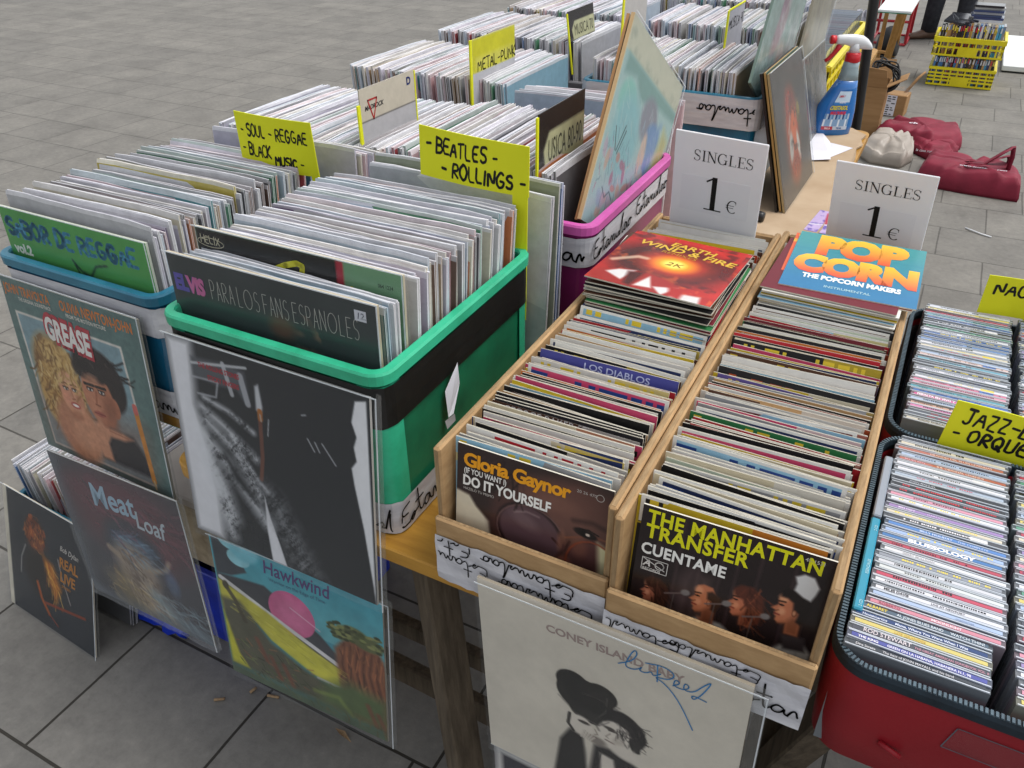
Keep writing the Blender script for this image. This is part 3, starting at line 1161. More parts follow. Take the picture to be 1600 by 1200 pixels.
# ================================================================== CRATES
def crate(name, label, x0, y0, x1, y1, z0, zr, body, rim, bands=(), r=.022, group='plastic record crates on the tables', posts=None, cat='crate', writing=()):
    zr_ = zr
    t = root(name, ((x0 + x1) / 2, (y0 + y1) / 2, z0), label, cat, group)

    def ring(ins, z):
        return rr_loop(x0 + ins, y0 + ins, x1 - ins, y1 - ins, max(.004, r - ins), z)
    mb = MB()
    mb.loft([ring(.004, z0), ring(.003, zr - .0155), ring(.010, zr - .0155), ring(.011, z0 + .006)], body, smooth=False)
    mb.build('body', t)
    mb = MB()
    mb.loft([ring(.0028, zr - .016), ring(-.0045, zr - .016), ring(-.005, zr - .003), ring(-.003, zr), ring(.007, zr), ring(.009, zr - .003), ring(.0102, zr - .016)], rim, False, False, False, closed_prof=True)
    mb.build('rim', t)
    if posts:
        for cx, cy in ((x0, y0), (x1, y0), (x0, y1), (x1, y1)):
            mb = MB()
            sx = 1 if cx == x0 else -1
            sy = 1 if cy == y0 else -1
            xs = sorted((cx + sx * .0005, cx + sx * .055))
            ys = sorted((cy + sy * .0005, cy + sy * .055))
            a = rr_loop(xs[0], ys[0], xs[1], ys[1], .02, z0 + .004)
            b = rr_loop(xs[0], ys[0], xs[1], ys[1], .02, zr - .021)
            # keep only the outside quarter of the post
            q0 = {(1, 1): 18, (-1, 1): 0, (-1, -1): 6, (1, -1): 12}[(sx, sy)]
            idx = [(q0 - 6 + 5 + i) % 24 for i in range(8)]
            V, F = [], []
            n = len(a)
            seq = [(q0 - 1) % n] + [(q0 + i) % n for i in range(7)]
            seq = [(q0 + i) % n for i in range(-1, 7)]
            for i in seq:
                V += [a[i], b[i]]
            for i in range(len(seq) - 1):
                F.append((2 * i, 2 * i + 2, 2 * i + 3, 2 * i + 1))
            mb.mesh(V, F, posts, None, True)
            mb.build('corner_post', t)
    for nm, za, zb, mt, off in bands:
        mb = MB()
        zs = [za + (zb - za) * i / 4 for i in range(5)]
        rr = random.Random(int(za * 999))
        rings = []
        for z in zs:
            rg = ring(-off, z)
            rings.append([(a + rr.uniform(-.0004, .0004), b + rr.uniform(-.0004, .0004), c + (rr.uniform(-.0012, .0012))) for a, b, c in rg])
        mb.loft(rings, mt, False, False, False)
        for (wside, wz, wstart, wsize, wwd, flip, wband) in writing:
            if wband != nm:
                continue
            v, f = cursive_geo(wsize, wwd, flip, seed=int(wstart * 100) % 17)
            o2 = off + .0016
            if wside == 'front':
                P = [(wstart + a, y0 - o2, wz + b) for a, b in v]
            else:
                P = [(x1 + o2, wstart + a, wz + b) for a, b in v]
            lim = [(x0 + .01 < p[0] < x1 - .005) if wside == 'front' else (y0 + .004 < p[1] < y1 - .01) for p in P]
            mb.mesh(P, [ff for ff in f if all(lim[q] for q in ff)], 'ink')
        mb.build(nm, t)
    return t


GX0, GX1, GY0, GY1, GZ = -.413, -.076, .021, .392, 1.0
crate('record_crate', 'green plastic crate with a black tape band, beside the wooden boxes', GX0, GY0, GX1, GY1, TZ, GZ, 'green_dark', 'green',
      [('black_tape', GZ - .078, GZ - .0215, 'black_tape', .0012), ('paper_strip', TZ + .002, TZ + .052, 'white_tape', .0014)], posts='green',  # posts' paler green paints in light passing through the translucent corners
      writing=[('right', TZ + .010, GY0 + .004, .022, .0028, False, 'paper_strip'), ('right', TZ + .010, GY0 + .20, .022, .0028, False, 'paper_strip'), ('front', TZ + .010, GX1 - .135, .022, .0028, False, 'paper_strip')])
LX0, LX1, LY0, LY1, LZ = -.842, -.502, .080, .470, .968
crate('record_crate', 'turquoise plastic crate behind the hanging couple sleeve, left of the green one', LX0, LY0, LX1, LY1, TZ, LZ, 'deep_turquoise', 'turquoise',
      [('white_tape', LZ - .068, LZ - .0215, 'white_tape', .0012), ('paper_strip', TZ + .002, TZ + .052, 'white_tape', .0014)],
      writing=[('front', TZ + .010, LX1 - .12, .022, .0028, False, 'paper_strip'), ('right', LZ - .058, LY0 + .01, .024, .0028, True, 'white_tape')])
PX0, PX1, PY0, PY1, PZ = -.400, -.026, .494, .880, 1.005
crate('record_crate', 'pink plastic crate with a handwritten white tape band behind the green crate', PX0, PY0, PX1, PY1, TZ, PZ, 'magenta', 'pink',
      [('white_tape', PZ - .070, PZ - .0215, 'white_tape', .0012)],
      writing=[('right', PZ - .060, PY0 + .012, .021, .0030, False, 'white_tape'), ('right', PZ - .056, PY0 + .20, .021, .0030, False, 'white_tape'), ('front', PZ - .062, PX1 - .10, .024, .0032, False, 'white_tape')])
BX0, BX1, BY0, BY1, BZ = -.400, .032, 1.330, 1.72, 1.006
crate('record_crate', 'tall blue plastic crate with a white tape band behind the pink one', BX0, BY0, BX1, BY1, TZ + .006, BZ, 'deep_turquoise', 'turquoise',
      [('white_tape', BZ - .072, BZ - .002, 'white_tape', .0075)],
      writing=[('front', BZ - .06, BX1 - .14, .020, .0028, True, 'white_tape')])
back_rows = []      # (x0, x1, y0, z of record bottoms, z of tops)
for nm, x0, y0, x1, y1, zr in (('second row crate behind the soul and reggae card', -.815, .530, -.405, .905, .955),
                               ('third row crate at the plaza side', -.860, .995, -.41, 1.37, .965),
                               ('fourth row crate at the plaza side', -.895, 1.455, -.44, 1.83, .965),
                               ('fifth row crate at the plaza side', -.895, 1.865, -.47, 2.09, .965),
                               ('fourth row crate behind the tall blue one', -.40, 1.785, .035, 2.09, .98)):
    crate('record_crate', 'grey plastic ' + nm, x0, y0, x1, y1, TZ, zr, 'grey_crate', 'grey_crate')

# ================================================================== LONG-PLAY RECORDS STANDING IN THE CRATES
PAL = [('white', '#d9d9dc', 9), ('pale lilac', '#c9c4d6', 8), ('pale blue', '#b9c9d8', 7), ('cream', '#d8cfb6', 6), ('pale pink', '#dcb9bd', 5), ('light grey', '#b2b3b8', 8),
       ('dark grey', '#5a5c62', 3), ('black', '#252528', 3), ('red', '#a83038', 2), ('tan', '#a98a64', 3), ('yellow', '#c9b53a', 1), ('blue', '#3f6fa8', 2), ('green', '#3f8a62', 2),
       ('orange', '#c8702e', 1), ('teal', '#3c8c93', 2), ('purple', '#77568f', 1), ('brown', '#6a4630', 3)]
PALW = [p for p in PAL for _ in range(p[2])]


def lp_data(seed, w_=.318, h_=.316, t=.0042):
    """a record cover inside its clear outer sleeve, top edge a little wavy; local x 0..w, y thickness, z 0..h"""
    rr = random.Random(seed)
    mb = MB()
    nx = 7
    film = (.84, .84, .87, .62)
    film2 = (.80, .80, .83, .80)
    card = (.5, .5, .5, .12)
    a1, a2, p1, p2 = rr.uniform(-.0012, .0012), rr.uniform(-.0008, .0008), rr.uniform(0, 6), rr.uniform(0, 6)
    up = rr.uniform(.004, .010)
    rings = []
    for i in range(nx + 1):
        x = w_ * i / nx
        u = i / nx
        yo = a1 * math.sin(3.1 * u + p1) + a2 * math.sin(7.5 * u + p2)
        zj = rr.uniform(-.0007, .0007) + (.0015 if i in (0, nx) else 0) * -1
        T = h_ + zj
        bul = t * .5 + rr.uniform(0, .0005)
        rings.append([(x, -bul, 0), (x, -bul, T - up), (x, -bul + yo, T), (x, -t * .30 + yo, T - .0006), (x, -t * .27 + yo * .5, T - up * .6),
                      (x, t * .27 + yo * .5, T - up * .6), (x, t * .30 + yo, T - .0006), (x, bul + yo, T), (x, bul, 0)])
    cols = [card, film, film2, film2, (.75, .72, .66, .25), film2, film2, card]
    for a, b in zip(rings[:-1], rings[1:]):
        for k in range(8):
            c = cols[k]
            mb.face([a[k], b[k], b[k + 1], a[k + 1]], 'record', c)
    for q, sgn in ((rings[-1], 1), (rings[0], -1)):
        strips = [([q[0], q[1], q[2], q[3], (q[3][0], q[3][1], 0)], film2), ([(q[3][0], q[3][1], 0), q[3], q[6], (q[6][0], q[6][1], 0)], (.4, .4, .4, .35)),
                  ([(q[6][0], q[6][1], 0), q[6], q[7], q[8]], film)]
        for P, c in strips:
            mb.face(P if sgn < 0 else P[::-1], 'record', c)
    return mb


LPM = []
for sd_ in range(10):
    tmp = lp_data(sd_)
    LPM.append(tmp.data('sleeved_record'))
LPB = [lp_data(sd_) for sd_ in range(6)]
used_labels = {}


def lp_obj(m4, cname, chex, label, group, sc=(1, 1, 1)):
    o = bpy.data.objects.new('record_sleeve', LPM[rnd.randrange(10)])
    COL.objects.link(o)
    o.matrix_basis = m4 @ Matrix.Diagonal((sc[0], sc[1], sc[2], 1))
    c = hx(chex)
    j = rnd.uniform(.85, 1.1)
    o.color = (min(1, c[0] * j), min(1, c[1] * j), min(1, c[2] * j), 1)
    return tag(o, label, 'record', group)


def row_front(x0, y0, y1, zb, group, where, n0=0, lean0=4, lean1=11, hscale=1.0, shift=0.0, pitch=.0056, jz=.009, pick=None, wsc=1.0):
    """records whose covers face the camera side; filed one behind another"""
    y = y0
    k = n0
    while y < y1:
        k += 1
        u = (y - y0) / max(.001, y1 - y0)
        cn, ch, _ = rnd.choice(PALW)
        if pick and k in pick:
            cn, ch = pick[k]
        th = rnd.choice((.6, .7, .75, .8, .9, 1.0, 1.3))
        lean = R(lean0 + (lean1 - lean0) * u + rnd.uniform(-.7, .7))
        z = zb + max(0, rnd.gauss(0, jz * .55)) + (rnd.random() < .16) * rnd.uniform(0, jz * 1.6)
        m4 = Matrix.Translation((x0 + shift * u + max(-.003, min(.003, rnd.gauss(0, .0025))), y, z)) @ Euler((-lean, R(rnd.gauss(0, .45)), R(rnd.gauss(0, .8))), 'XYZ').to_matrix().to_4x4()
        lp_obj(m4, cn, ch, '%s sleeved record, %s from the front in the %s' % (cn, ordn(k), where), group, (wsc, th, hscale))
        y += pitch * th * rnd.uniform(.92, 1.25)
    return k


def row_side(x0, x1, y0, zb, group=None, where='', mbs=None, pitch=.0056, lean=-3, jz=.006, last=None, zs=1.0):
    """records filed across, short edges towards the camera; objects, or merged into mbs"""
    x = x0
    k = 0
    while x < x1:
        k += 1
        cn, ch, _ = rnd.choice(PALW)
        th = rnd.choice((.7, .8, .9, 1.0, 1.0, 1.2, 1.5))
        if last and x > x1 - .013:
            cn, ch = ('pale blue', last) if mbs else last
        z = zb + max(0, rnd.gauss(0, jz * .5))
        le = R(lean + rnd.uniform(-1.2, 1.2))
        m4 = Matrix.Translation((x, y0 + rnd.gauss(0, .003), z)) @ Euler((0, 0, R(90 + rnd.gauss(0, .6))), 'XYZ').to_matrix().to_4x4() @ Matrix.Rotation(le, 4, 'X')
        if mbs is None:
            lp_obj(m4, cn, ch, '%s sleeved record, %s from the plaza side in the %s' % (cn, ordn(k), where), group, (1, th, zs))
        else:
            src = LPB[rnd.randrange(6)]
            t = MB()
            c = hx(ch)
            t.mats, t.v, t.f, t.mi, t.sm = src.mats, src.v, src.f, src.mi, src.sm
            t.c = [(c[0] * (1 - q[3]) + q[0] * q[3], c[1] * (1 - q[3]) + q[1] * q[3], c[2] * (1 - q[3]) + q[2] * q[3], 1.0) for q in src.c]
            mbs.add(t, m4 @ Matrix.Diagonal((1, th, zs, 1)))
        x += pitch * th * rnd.uniform(.92, 1.25)
    return k


# front left crate, front right crate
n = row_front(LX0 + .013, LY0 + .028, LY1 - .040, TZ + .008, 'records in the turquoise crate', 'turquoise crate', 1, 2.5, 8, .885, .0, wsc=.970)
n = row_front(GX0 + .0115, GY0 + .034, GY0 + .058, TZ + .008, 'records in the green crate', 'green crate', 1, 2.5, 3, .940, wsc=.970, jz=.004,
              pick={2: ('teal', '#2f6a66'), 3: ('pale blue', '#9fc4d4'), 4: ('white', '#dcdce0'), 5: ('pale blue', '#a8c8dc')})
n = row_front(GX0 + .0115, GY0 + .084, GY1 - .045, TZ + .008, 'records in the green crate', 'green crate', n + 1, 4, 7, .975, wsc=.970, pick={n + 24: ('orange', '#c8702e'), n + 3: ('pale pink', '#d9b2b4')})
# a few tall ones squeezed between the green and the pink crate
n = row_front(GX0 + .035, GY1 + .012, GY1 + .056, TZ + .004, 'records squeezed between the green and pink crates', 'gap after the green crate', 0, 4, 4, 1.0, .006,
              pick={1: ('light grey', '#b2b3b8'), 4: ('blue', '#3a70b4'), 2: ('white', '#d0d0d2'), 3: ('grey green', '#8b947c'), 5: ('light grey', '#a6a8ae'), 6: ('light grey', '#b2b3b8')}, pitch=.0085)
n = row_front(-.78, LY1 + .004, LY1 + .04, TZ + .002, 'records behind the turquoise crate', 'gap after the turquoise crate', 0, 4, 5, .94, .03, pick={k_: [('white', '#d9d9dc'), ('pale lilac', '#c9c4d6'), ('cream', '#d8cfb6'), ('pale pink', '#dcb9bd')][k_ % 4] for k_ in range(1, 14)})
# second row
row_side(-.800, -.412, .545, TZ + .002, 'records in the second row crate', 'second row crate', last=('orange', '#b8642e'), zs=.93)
row_side(PX0 + .018, PX1 - .052, PY0 + .022, TZ + .000, 'records in the pink crate', 'pink crate', last=('dark grey', '#4b4a4e'))
row_front(PX0 + .02, PY1 + .030, PY1 + .09, TZ + .010, 'records behind the pink crate', 'gap after the pink crate', 0, 5, 5, .97, .03, pitch=.009, pick={1: ('pale blue', '#a9c4d6'), 2: ('white', '#d9d9dc'), 3: ('pale lilac', '#c9c4d6'), 4: ('white', '#d9d9dc'), 5: ('dark grey', '#4a4c52')})
# everything farther back
far = MB()
row_side(-.845, -.425, 1.012, TZ + .008, mbs=far, pitch=.0058, last='#6f9fb5', zs=.94)
row_side(BX0 + .02, BX1 - .050, BY0 + .020, TZ + .010, mbs=far, pitch=.0058, lean=-1, zs=.91)
row_side(-.880, -.455, 1.472, TZ + .008, mbs=far, pitch=.0062, zs=.94)
row_side(-.385, .02, 1.800, TZ + .012, mbs=far, pitch=.0062, zs=.95)
row_side(-.880, -.485, 1.880, TZ + .008, mbs=far, pitch=.0066, zs=.94)
row_side(-.93, -.02, 2.25, TZ + .010, mbs=far, pitch=.0068, zs=.95)
row_side(-.93, -.37, 2.68, TZ + .010, mbs=far, pitch=.0075, zs=.95)
tag(far.build('far_record_rows', loc=(-.4, 1.8, TZ)), 'long rows of filed records receding along the back tables', 'records', kind='stuff')

# ================================================================== WOODEN SINGLES BOXES
def singles_box(name, label, x0, y0, x1, y1, z0, zh, zf, lx=None):
    t = root(name, ((x0 + x1) / 2, y0, z0), label, 'box', 'wooden boxes of seven-inch singles')
    th = .0095

    def board(nm, a, b, mt='mdf', edge='mdf_edge'):
        mb = MB()
        mb.bbox(a, b, mt, .0022)
        # sawn top edge shows the ply
        mb.box((a[0] + .0024, a[1] + .0024, b[2] - .0002), (b[0] - .0024, b[1] - .0024, b[2] + .0004), edge)
        if b[0] - a[0] < .02:
            mb.box((a[0] + .0024, a[1] - .0004, a[2] + .003), (b[0] - .0024, a[1] + .0002, b[2] - .0028), edge)
        return mb.build(nm, t)
    board('side_panel', (x0, y0, z0), (x0 + th, y1, zh))
    board('side_panel', (x1 - th, y0, z0), (x1, y1, zh))
    board('back_panel', (x0 + th + .0004, y1 - th, z0), (x1 - th - .0004, y1 - .001, zh - .004))
    board('front_panel', (x0 + .0008, y0 - .0085, z0 - .002), (x1 - .0008, y0 - .0006, zf))
    mb = MB()
    mb.box((x0 + th + .0004, y0, z0 + .0005), (x1 - th - .0004, y1 - th - .0005, z0 + .006), 'mdf')
    mb.build('base_panel', t)
    return t


ZH, ZF = .943, .848
S1X0, S1X1, S1Y0, S1Y1 = 0.0, .2135, .001, .748
S2X0, S2X1, S2Y0, S2Y1 = .2150, .4262, -.010, .765
b1 = singles_box('wooden_box', 'open plywood singles box beside the green crate, tinted glasses portrait at its front', S1X0, S1Y0, S1X1, S1Y1, TZ + .001, ZH, ZF)
b2 = singles_box('wooden_box', 'open plywood singles box beside the red CD cases, four singers at its front', S2X0, S2Y0, S2X1, S2Y1, TZ + .001, ZH, ZF)


def paper_band(t, x0, x1, y, ztop, zbot, writing):
    mb = MB()
    n = 26
    rr = random.Random(int(x0 * 100) + 4)
    rows = []
    for j in range(7):
        z = ztop + (zbot - ztop) * j / 6
        rows.append([(x0 + (x1 - x0) * i / n, y - .0012 - .0016 * math.sin(j * 2.1 + i * .35) ** 2 - rr.uniform(0, .0005), z + (rr.uniform(-.0012, .0012) if j in (0, 6) else 0)) for i in range(n + 1)])
    for a, b in zip(rows[:-1], rows[1:]):
        for i in range(n):
            mb.face([a[i], b[i], b[i + 1], a[i + 1]], 'white_tape')
    for (xs, zz, sz, wd, flip) in writing:
        v, f = cursive_geo(sz, wd, flip, seed=int(abs(xs) * 1000) % 23)
        P = [(xs + a, y - .0034, zz + b) for a, b in v]
        ok = [x0 + .003 < p[0] < x1 - .003 and zbot + .001 < p[2] < ztop - .001 for p in P]
        mb.mesh(P, [ff for ff in f if all(ok[q] for q in ff)], 'ink')
    mb.build('paper_strip', t)


paper_band(b1, .001, .2125, S1Y0 - .0085, ZF - .024, TZ - .002, [(-.070, ZF - .050, .0150, .0017, True), (-.040, ZF - .074, .0140, .0015, True), (.062, ZF - .054, .0145, .0017, True), (.085, ZF - .080, .0145, .0017, True)])
paper_band(b2, .2155, .4255, S2Y0 - .0085, ZF - .028, TZ + .002, [(.352, TZ + .016, .0185, .0022, False), (.196, TZ + .034, .013, .0014, True), (.285, TZ + .040, .012, .0013, True)])

# ================================================================== SEVEN-INCH SINGLES
SP = [('white', '#e0ddd6', 11), ('cream', '#dccfae', 6), ('black', '#1b1a1c', 12), ('red', '#bb2530', 5), ('dark blue', '#26345e', 3), ('light blue', '#8fbad0', 5), ('pink', '#d0486e', 3), ('yellow', '#d8bb2c', 3),
      ('green', '#2f7a45', 2), ('orange', '#dd7a2c', 3), ('brown', '#5a3a2a', 4), ('grey', '#9a9a9c', 5), ('pale green', '#c0cdb6', 1), ('violet', '#6a5a9a', 1), ('maroon', '#6a1c28', 2), ('tan', '#c49a6a', 2)]
SPW = [p for p in SP for _ in range(p[2])]
SS = .182


def single_mb(seed, big=None):
    rr = random.Random(seed)
    mb = MB()
    t = .0019
    paper = rgba('#d8d2c2')
    n, m_ = 40, 9
    hz = .032
    kind = seed % 6
    # printed strip along the top of the cover: blocks of lettering-like ink, margins
    cells = {}
    ink = rgba(rr.choice(['#f0eee6', '#e6c93a', '#c8202a', '#1a1a1c', '#2a4a90', '#e8e4dc', '#d05a2a']))
    brd = kind in (1, 4)
    blocks = []
    x = rr.uniform(1, 6)
    while x < n - 3:
        L = rr.uniform(.6, 2.6)
        if rr.random() < .82:
            blocks.append((x, x + L))
        x += L + rr.uniform(.3, .9) + (rr.random() < .12) * rr.uniform(2, 8)
    y0b, y1b = rr.choice(((1, 3), (2, 4), (2, 5), (3, 7)))
    V, F, C = [], [], []
    for j in range(m_ + 1):
        for i in range(n + 1):
            V.append((SS * i / n, -t / 2, SS - hz * j / m_))
    for j in range(m_):
        for i in range(n):
            c = (1, 1, 1, 0)
            if brd and (j < 1 or i < 1 or i >= n - 1):
                c = (.8, .79, .74, 1)
            elif kind != 5 and y0b <= j < y1b and any(a <= i + .5 < b for a, b in blocks):
                c = ink
            elif kind == 3 and j > 5:
                c = ink[:3] + (.6,)
            elif kind == 2 and i > n * .62:
                c = (ink[0] * .8, ink[1] * .8, ink[2] * .8, .7)
            a = j * (n + 1) + i
            F.append((a, a + n + 1, a + n + 2, a + 1))
            C.append(c)
    mb.mesh(V, F, 'print', C)
    mb.face([(0, -t / 2, 0), (SS, -t / 2, 0), (SS, -t / 2, SS - hz), (0, -t / 2, SS - hz)], 'print', (1, 1, 1, 0))
    # opening at the top: two sheets of the sleeve and the dark gap between
    nx = 10
    for i in range(nx):
        xa, xb = SS * i / nx, SS * (i + 1) / nx
        mb.face([(xa, -t / 2, SS), (xb, -t / 2, SS), (xb, -t * .12, SS), (xa, -t * .12, SS)], 'print', paper)
        mb.face([(xa, -t * .12, SS - .0006), (xb, -t * .12, SS - .0006), (xb, t * .18, SS - .0006), (xa, t * .18, SS - .0006)], 'print', (.06, .055, .05, 1))
        mb.face([(xa, t * .18, SS), (xb, t * .18, SS), (xb, t / 2, SS), (xa, t / 2, SS)], 'print', paper)
    mb.face([(SS, t / 2, 0), (0, t / 2, 0), (0, t / 2, SS), (SS, t / 2, SS)], 'print', (.5, .48, .44, .8))
    mb.face([(0, t / 2, 0), (0, -t / 2, 0), (0, -t / 2, SS), (0, t / 2, SS)], 'print', paper)
    mb.face([(SS, -t / 2, 0), (SS, t / 2, 0), (SS, t / 2, SS), (SS, -t / 2, SS)], 'print', paper)
    mb.face([(0, -t / 2, 0), (0, t / 2, 0), (SS, t / 2, 0), (SS, -t / 2, 0)], 'print', paper)
    return mb


SM = [single_mb(q).data('single_sleeve') for q in range(24)]


def single_obj(m4, cn, ch, label, group, me=None):
    o = bpy.data.objects.new('single_sleeve', me or SM[rnd.randrange(24)])
    COL.objects.link(o)
    o.matrix_basis = m4
    c = hx(ch)
    j = rnd.uniform(.85, 1.1)
    o.color = (min(1, c[0] * j), min(1, c[1] * j), min(1, c[2] * j), 1)
    return tag(o, label, 'single', group)


def titled_single(idx, text, col, size, x, zoff, bold=.02, sx=1.0, extra=()):
    mb = single_mb(5 + 6 * idx)
    for tx, cc, sz, xx, zz, bo, sxx in [(text, col, size, x, zoff, bold, sx)] + list(extra):
        v, f = text_geo(tx, sz, bo, 0, sxx)
        put2d(mb, (v, f), xx, SS - zz, -.0019 / 2 - .0003, 'print', rgba(col if cc is None else cc))
    return mb.data('single_sleeve')


def run_singles(x0, xw, ya, yb, zb, where, k0=0, special=None, lean0=13, lean1=20, pitch=.0051):
    y = ya
    k = k0
    while y < yb:
        k += 1
        u = (y - ya) / max(.001, yb - ya)
        cn, ch, _ = rnd.choice(SPW)
        me = None
        if special and k in special:
            cn, ch, me = special[k]
        lean = R(lean0 + (lean1 - lean0) * u + rnd.uniform(-1.6, 1.6))
        x = x0 + xw * (.5 + .5 * math.sin(k * 1.7 + rnd.uniform(-1, 1))) * rnd.uniform(.6, 1)
        m4 = Matrix.Translation((x, y, zb + max(0, rnd.gauss(.002, .0034)))) @ Euler((-lean, R(rnd.gauss(0, .6)), R(rnd.gauss(0, .9))), 'XYZ').to_matrix().to_4x4()
        single_obj(m4, cn, ch, '%s seven-inch sleeve, %s from the front in the box %s' % (cn, ordn(k), where), 'singles in the box ' + where, me)
        y += pitch * rnd.uniform(.7, 1.35)
    return k


W1, W2 = 'beside the green crate', 'beside the red cases'
SP1 = {19: ('black', '#232225', titled_single(0, 'GEORGE BAKER SELECTION', '#e8e8e8', .0125, .012, .0135, .0, 1.0)),
       12: ('pink', '#c93a63', titled_single(1, 'ESPERANZA', '#f0ece6', .010, .055, .012, .02)),
       46: ('violet', '#4d4f9c', titled_single(0, 'LOS DIABLOS', '#c9cff0', .012, .06, .013, .01, 1.2))}
SP2 = {52: ('black', '#241c1e', titled_single(0, 'ROCIO JURADO', '#cc2a30', .012, .035, .013, .02)),
       44: ('white', '#e4e2de', titled_single(1, 'EL GATO QUE ESTA', '#cc3a44', .010, .03, .013, .02)),
       39: ('red', '#c62a30', titled_single(2, 'BACCARA', '#f3f0ea', .012, .05, .013, .02)),
       27: ('yellow', '#d8b82a', titled_single(0, 'LOS BRINCOS', '#23355f', .011, .03, .013, .02))}
k1 = run_singles(S1X0 + .0135, .008, .013, .312, TZ + .0075, W1, 1, SP1, 7, 19, .0040)
k2 = run_singles(S2X0 + .0135, .006, .004, .440, TZ + .0075, W2, 1, SP2, 8, 19, .0043)
# toppled piles that carry the two flat sleeves, then the upright rest
for (x0, wh, base, kk, ya, za) in ((S1X0 + .015, W1, (.395, .9795), k1, 0, 0), (S2X0 + .016, W2, (.525, .962), k2, 0, 0)):
    N = 17
    for q in range(N):
        u = q / (N - 1)
        ang = R(89 - 7.5 * u)
        yy = base[0] - .017 - .014 * u - .003 * math.sin(q * 1.9)
        zz = base[1] - .003 - .0036 * q
        cn, ch, _ = rnd.choice(SPW)
        # the lower front edge of each sleeve is what shows
        m4 = Matrix.Translation((x0 + rnd.uniform(-.001, .006), yy, zz)) @ Euler((-ang, 0, R(rnd.gauss(-1.0, 1.2))), 'XYZ').to_matrix().to_4x4()
        single_obj(m4, cn, ch, '%s seven-inch sleeve, %s down in the toppled pile %s' % (cn, ordn(q + 2), wh), 'toppled pile of singles ' + wh)
k1b = run_singles(S1X0 + .0135, .008, .575, .672, TZ + .0075, W1, k1 + 17, None, 12, 13, .0056)
k2b = run_singles(S2X0 + .0135, .006, .655, .690, TZ + .0075, W2, k2 + 17, None, 14, 16, .0056)

# ---- front sleeve with the sunglasses portrait
a = Art(180, '#352826')
a.mottle(6, .12, 2)
a.shift(.04, -.19)
a.poly([(-.1, .52), (.05, .55), (.10, .62), (.19, .70), (.21, .82), (.27, 1.2), (.3, 1.3), (-.1, 1.3)], '#d8cdb4', .012)
a.poly([(.23, .52), (.40, .28), (.75, .2), (1, .26), (1, 1.3), (.28, 1.3)], '#5a3c35', .05)
a.ell(.66, .44, .25, .16, '#6d4a40', .9, 0, .8)
a.ell(.40, .66, .2, .22, '#4a302d', .5, -20, .9)
a.ell(.47, .68, .235, .205, '#2a1b1c', .08, 25)
a.ell(.47, .68, .21, .182, '#573f44', .12, 25)
a.ell(.43, .60, .10, .05, '#71595c', .9, 25, .7)
a.ell(.88, .78, .175, .20, '#3a2020', .08, 10)
a.ell(.88, .78, .158, .182, '#583a38', .1, 10)
a.poly([(.90, .58), (1, .62), (1, .95), (.86, .97), (.93, .85)], '#d6d0a6', .02)
a.line([(.70, .62), (.86, .55), (.99, .55)], .014, '#7a4a38', .9)
a.ell(.82, .545, .075, .030, '#1d1312', .3, 8)
a.ell(.815, .547, .03, .02, '#0c0808', .3)
a.line([(.74, .475), (.86, .455), (.97, .48)], .028, '#2a1a18', .6, .03)
a.ell(.70, .80, .05, .04, '#8a5246', .8, 0, .8)
a.line([(.62, .66), (.70, .72), (.73, .64)], .018, '#3c2624', .9)
a.ell(.62, .40, .14, .06, '#7d5548', .9, 5, .6)
a.ell(.79, .66, .05, .07, '#7a4f42', .9, 0, .7)
a.ell(.675, .66, .025, .08, '#8a5c4c', .9, 0, .7)
a.line(arc(.47, .68, .222, .195, 150, 330, 14), .010, '#7a5a56', .8, .01)
a.line(arc(.47, .68, .222, .195, 0, 150, 14), .008, '#4c3030', .8, .01)
a.line([(.36, .56), (.44, .53), (.52, .54)], .012, '#a08a88', .6, .015)
a.line(arc(.88, .78, .166, .19, 90, 330, 14), .012, '#8e4630', .9, .01)
a.ell(.835, .548, .014, .010, '#d8c8b8', .4)
a.strokes(50, (.10, .22, .40, .46), ['#1d1413', '#4a3430', '#2a1d1c'], .10, .012, 110, 6, .7)
a.line([(.78, .52), (.84, .512), (.90, .53)], .010, '#140c0b', .9)
mb = cover_mb(a, SS, .002, 'gloss_print', '#d8d2c2')
fit(mb, 'Gloria Gaynor', .008, -.0265, .128, .0165, '#efa21c', .002, bold=.035, sp=.92)
fit(mb, '(IF YOU WANT I)', .009, -.0365, .052, .0070, '#f2efe8', .002, bold=.02)
fit(mb, 'DO IT YOURSELF', .008, -.0525, .107, .0125, '#f4f1ea', .002, bold=.035)
fit(mb, 'HAZELO TU MISMO', .009, -.0590, .038, .0034, '#c8c0b8', .002)
fit(mb, '20 26 470', .142, -.0145, .022, .0036, '#b8b0a8', .002)
v, f = ribbon(arc(.168, -.0135, .0042, .0042, 0, 360, 14), .0007)
put2d(mb, (v, f), 0, 0, -.0013, 'gloss_print', rgba('#c8c0b8'))
# solved from its two visible corners and the front board
big_cover('single_sleeve', 'dark brown single with orange lettering and a tinted glasses portrait, frontmost beside the crate', mb, (.0190, .0245, .9415), (-6.2, 0.9, 1.4), False, group='singles in the box ' + W1, cat='single')

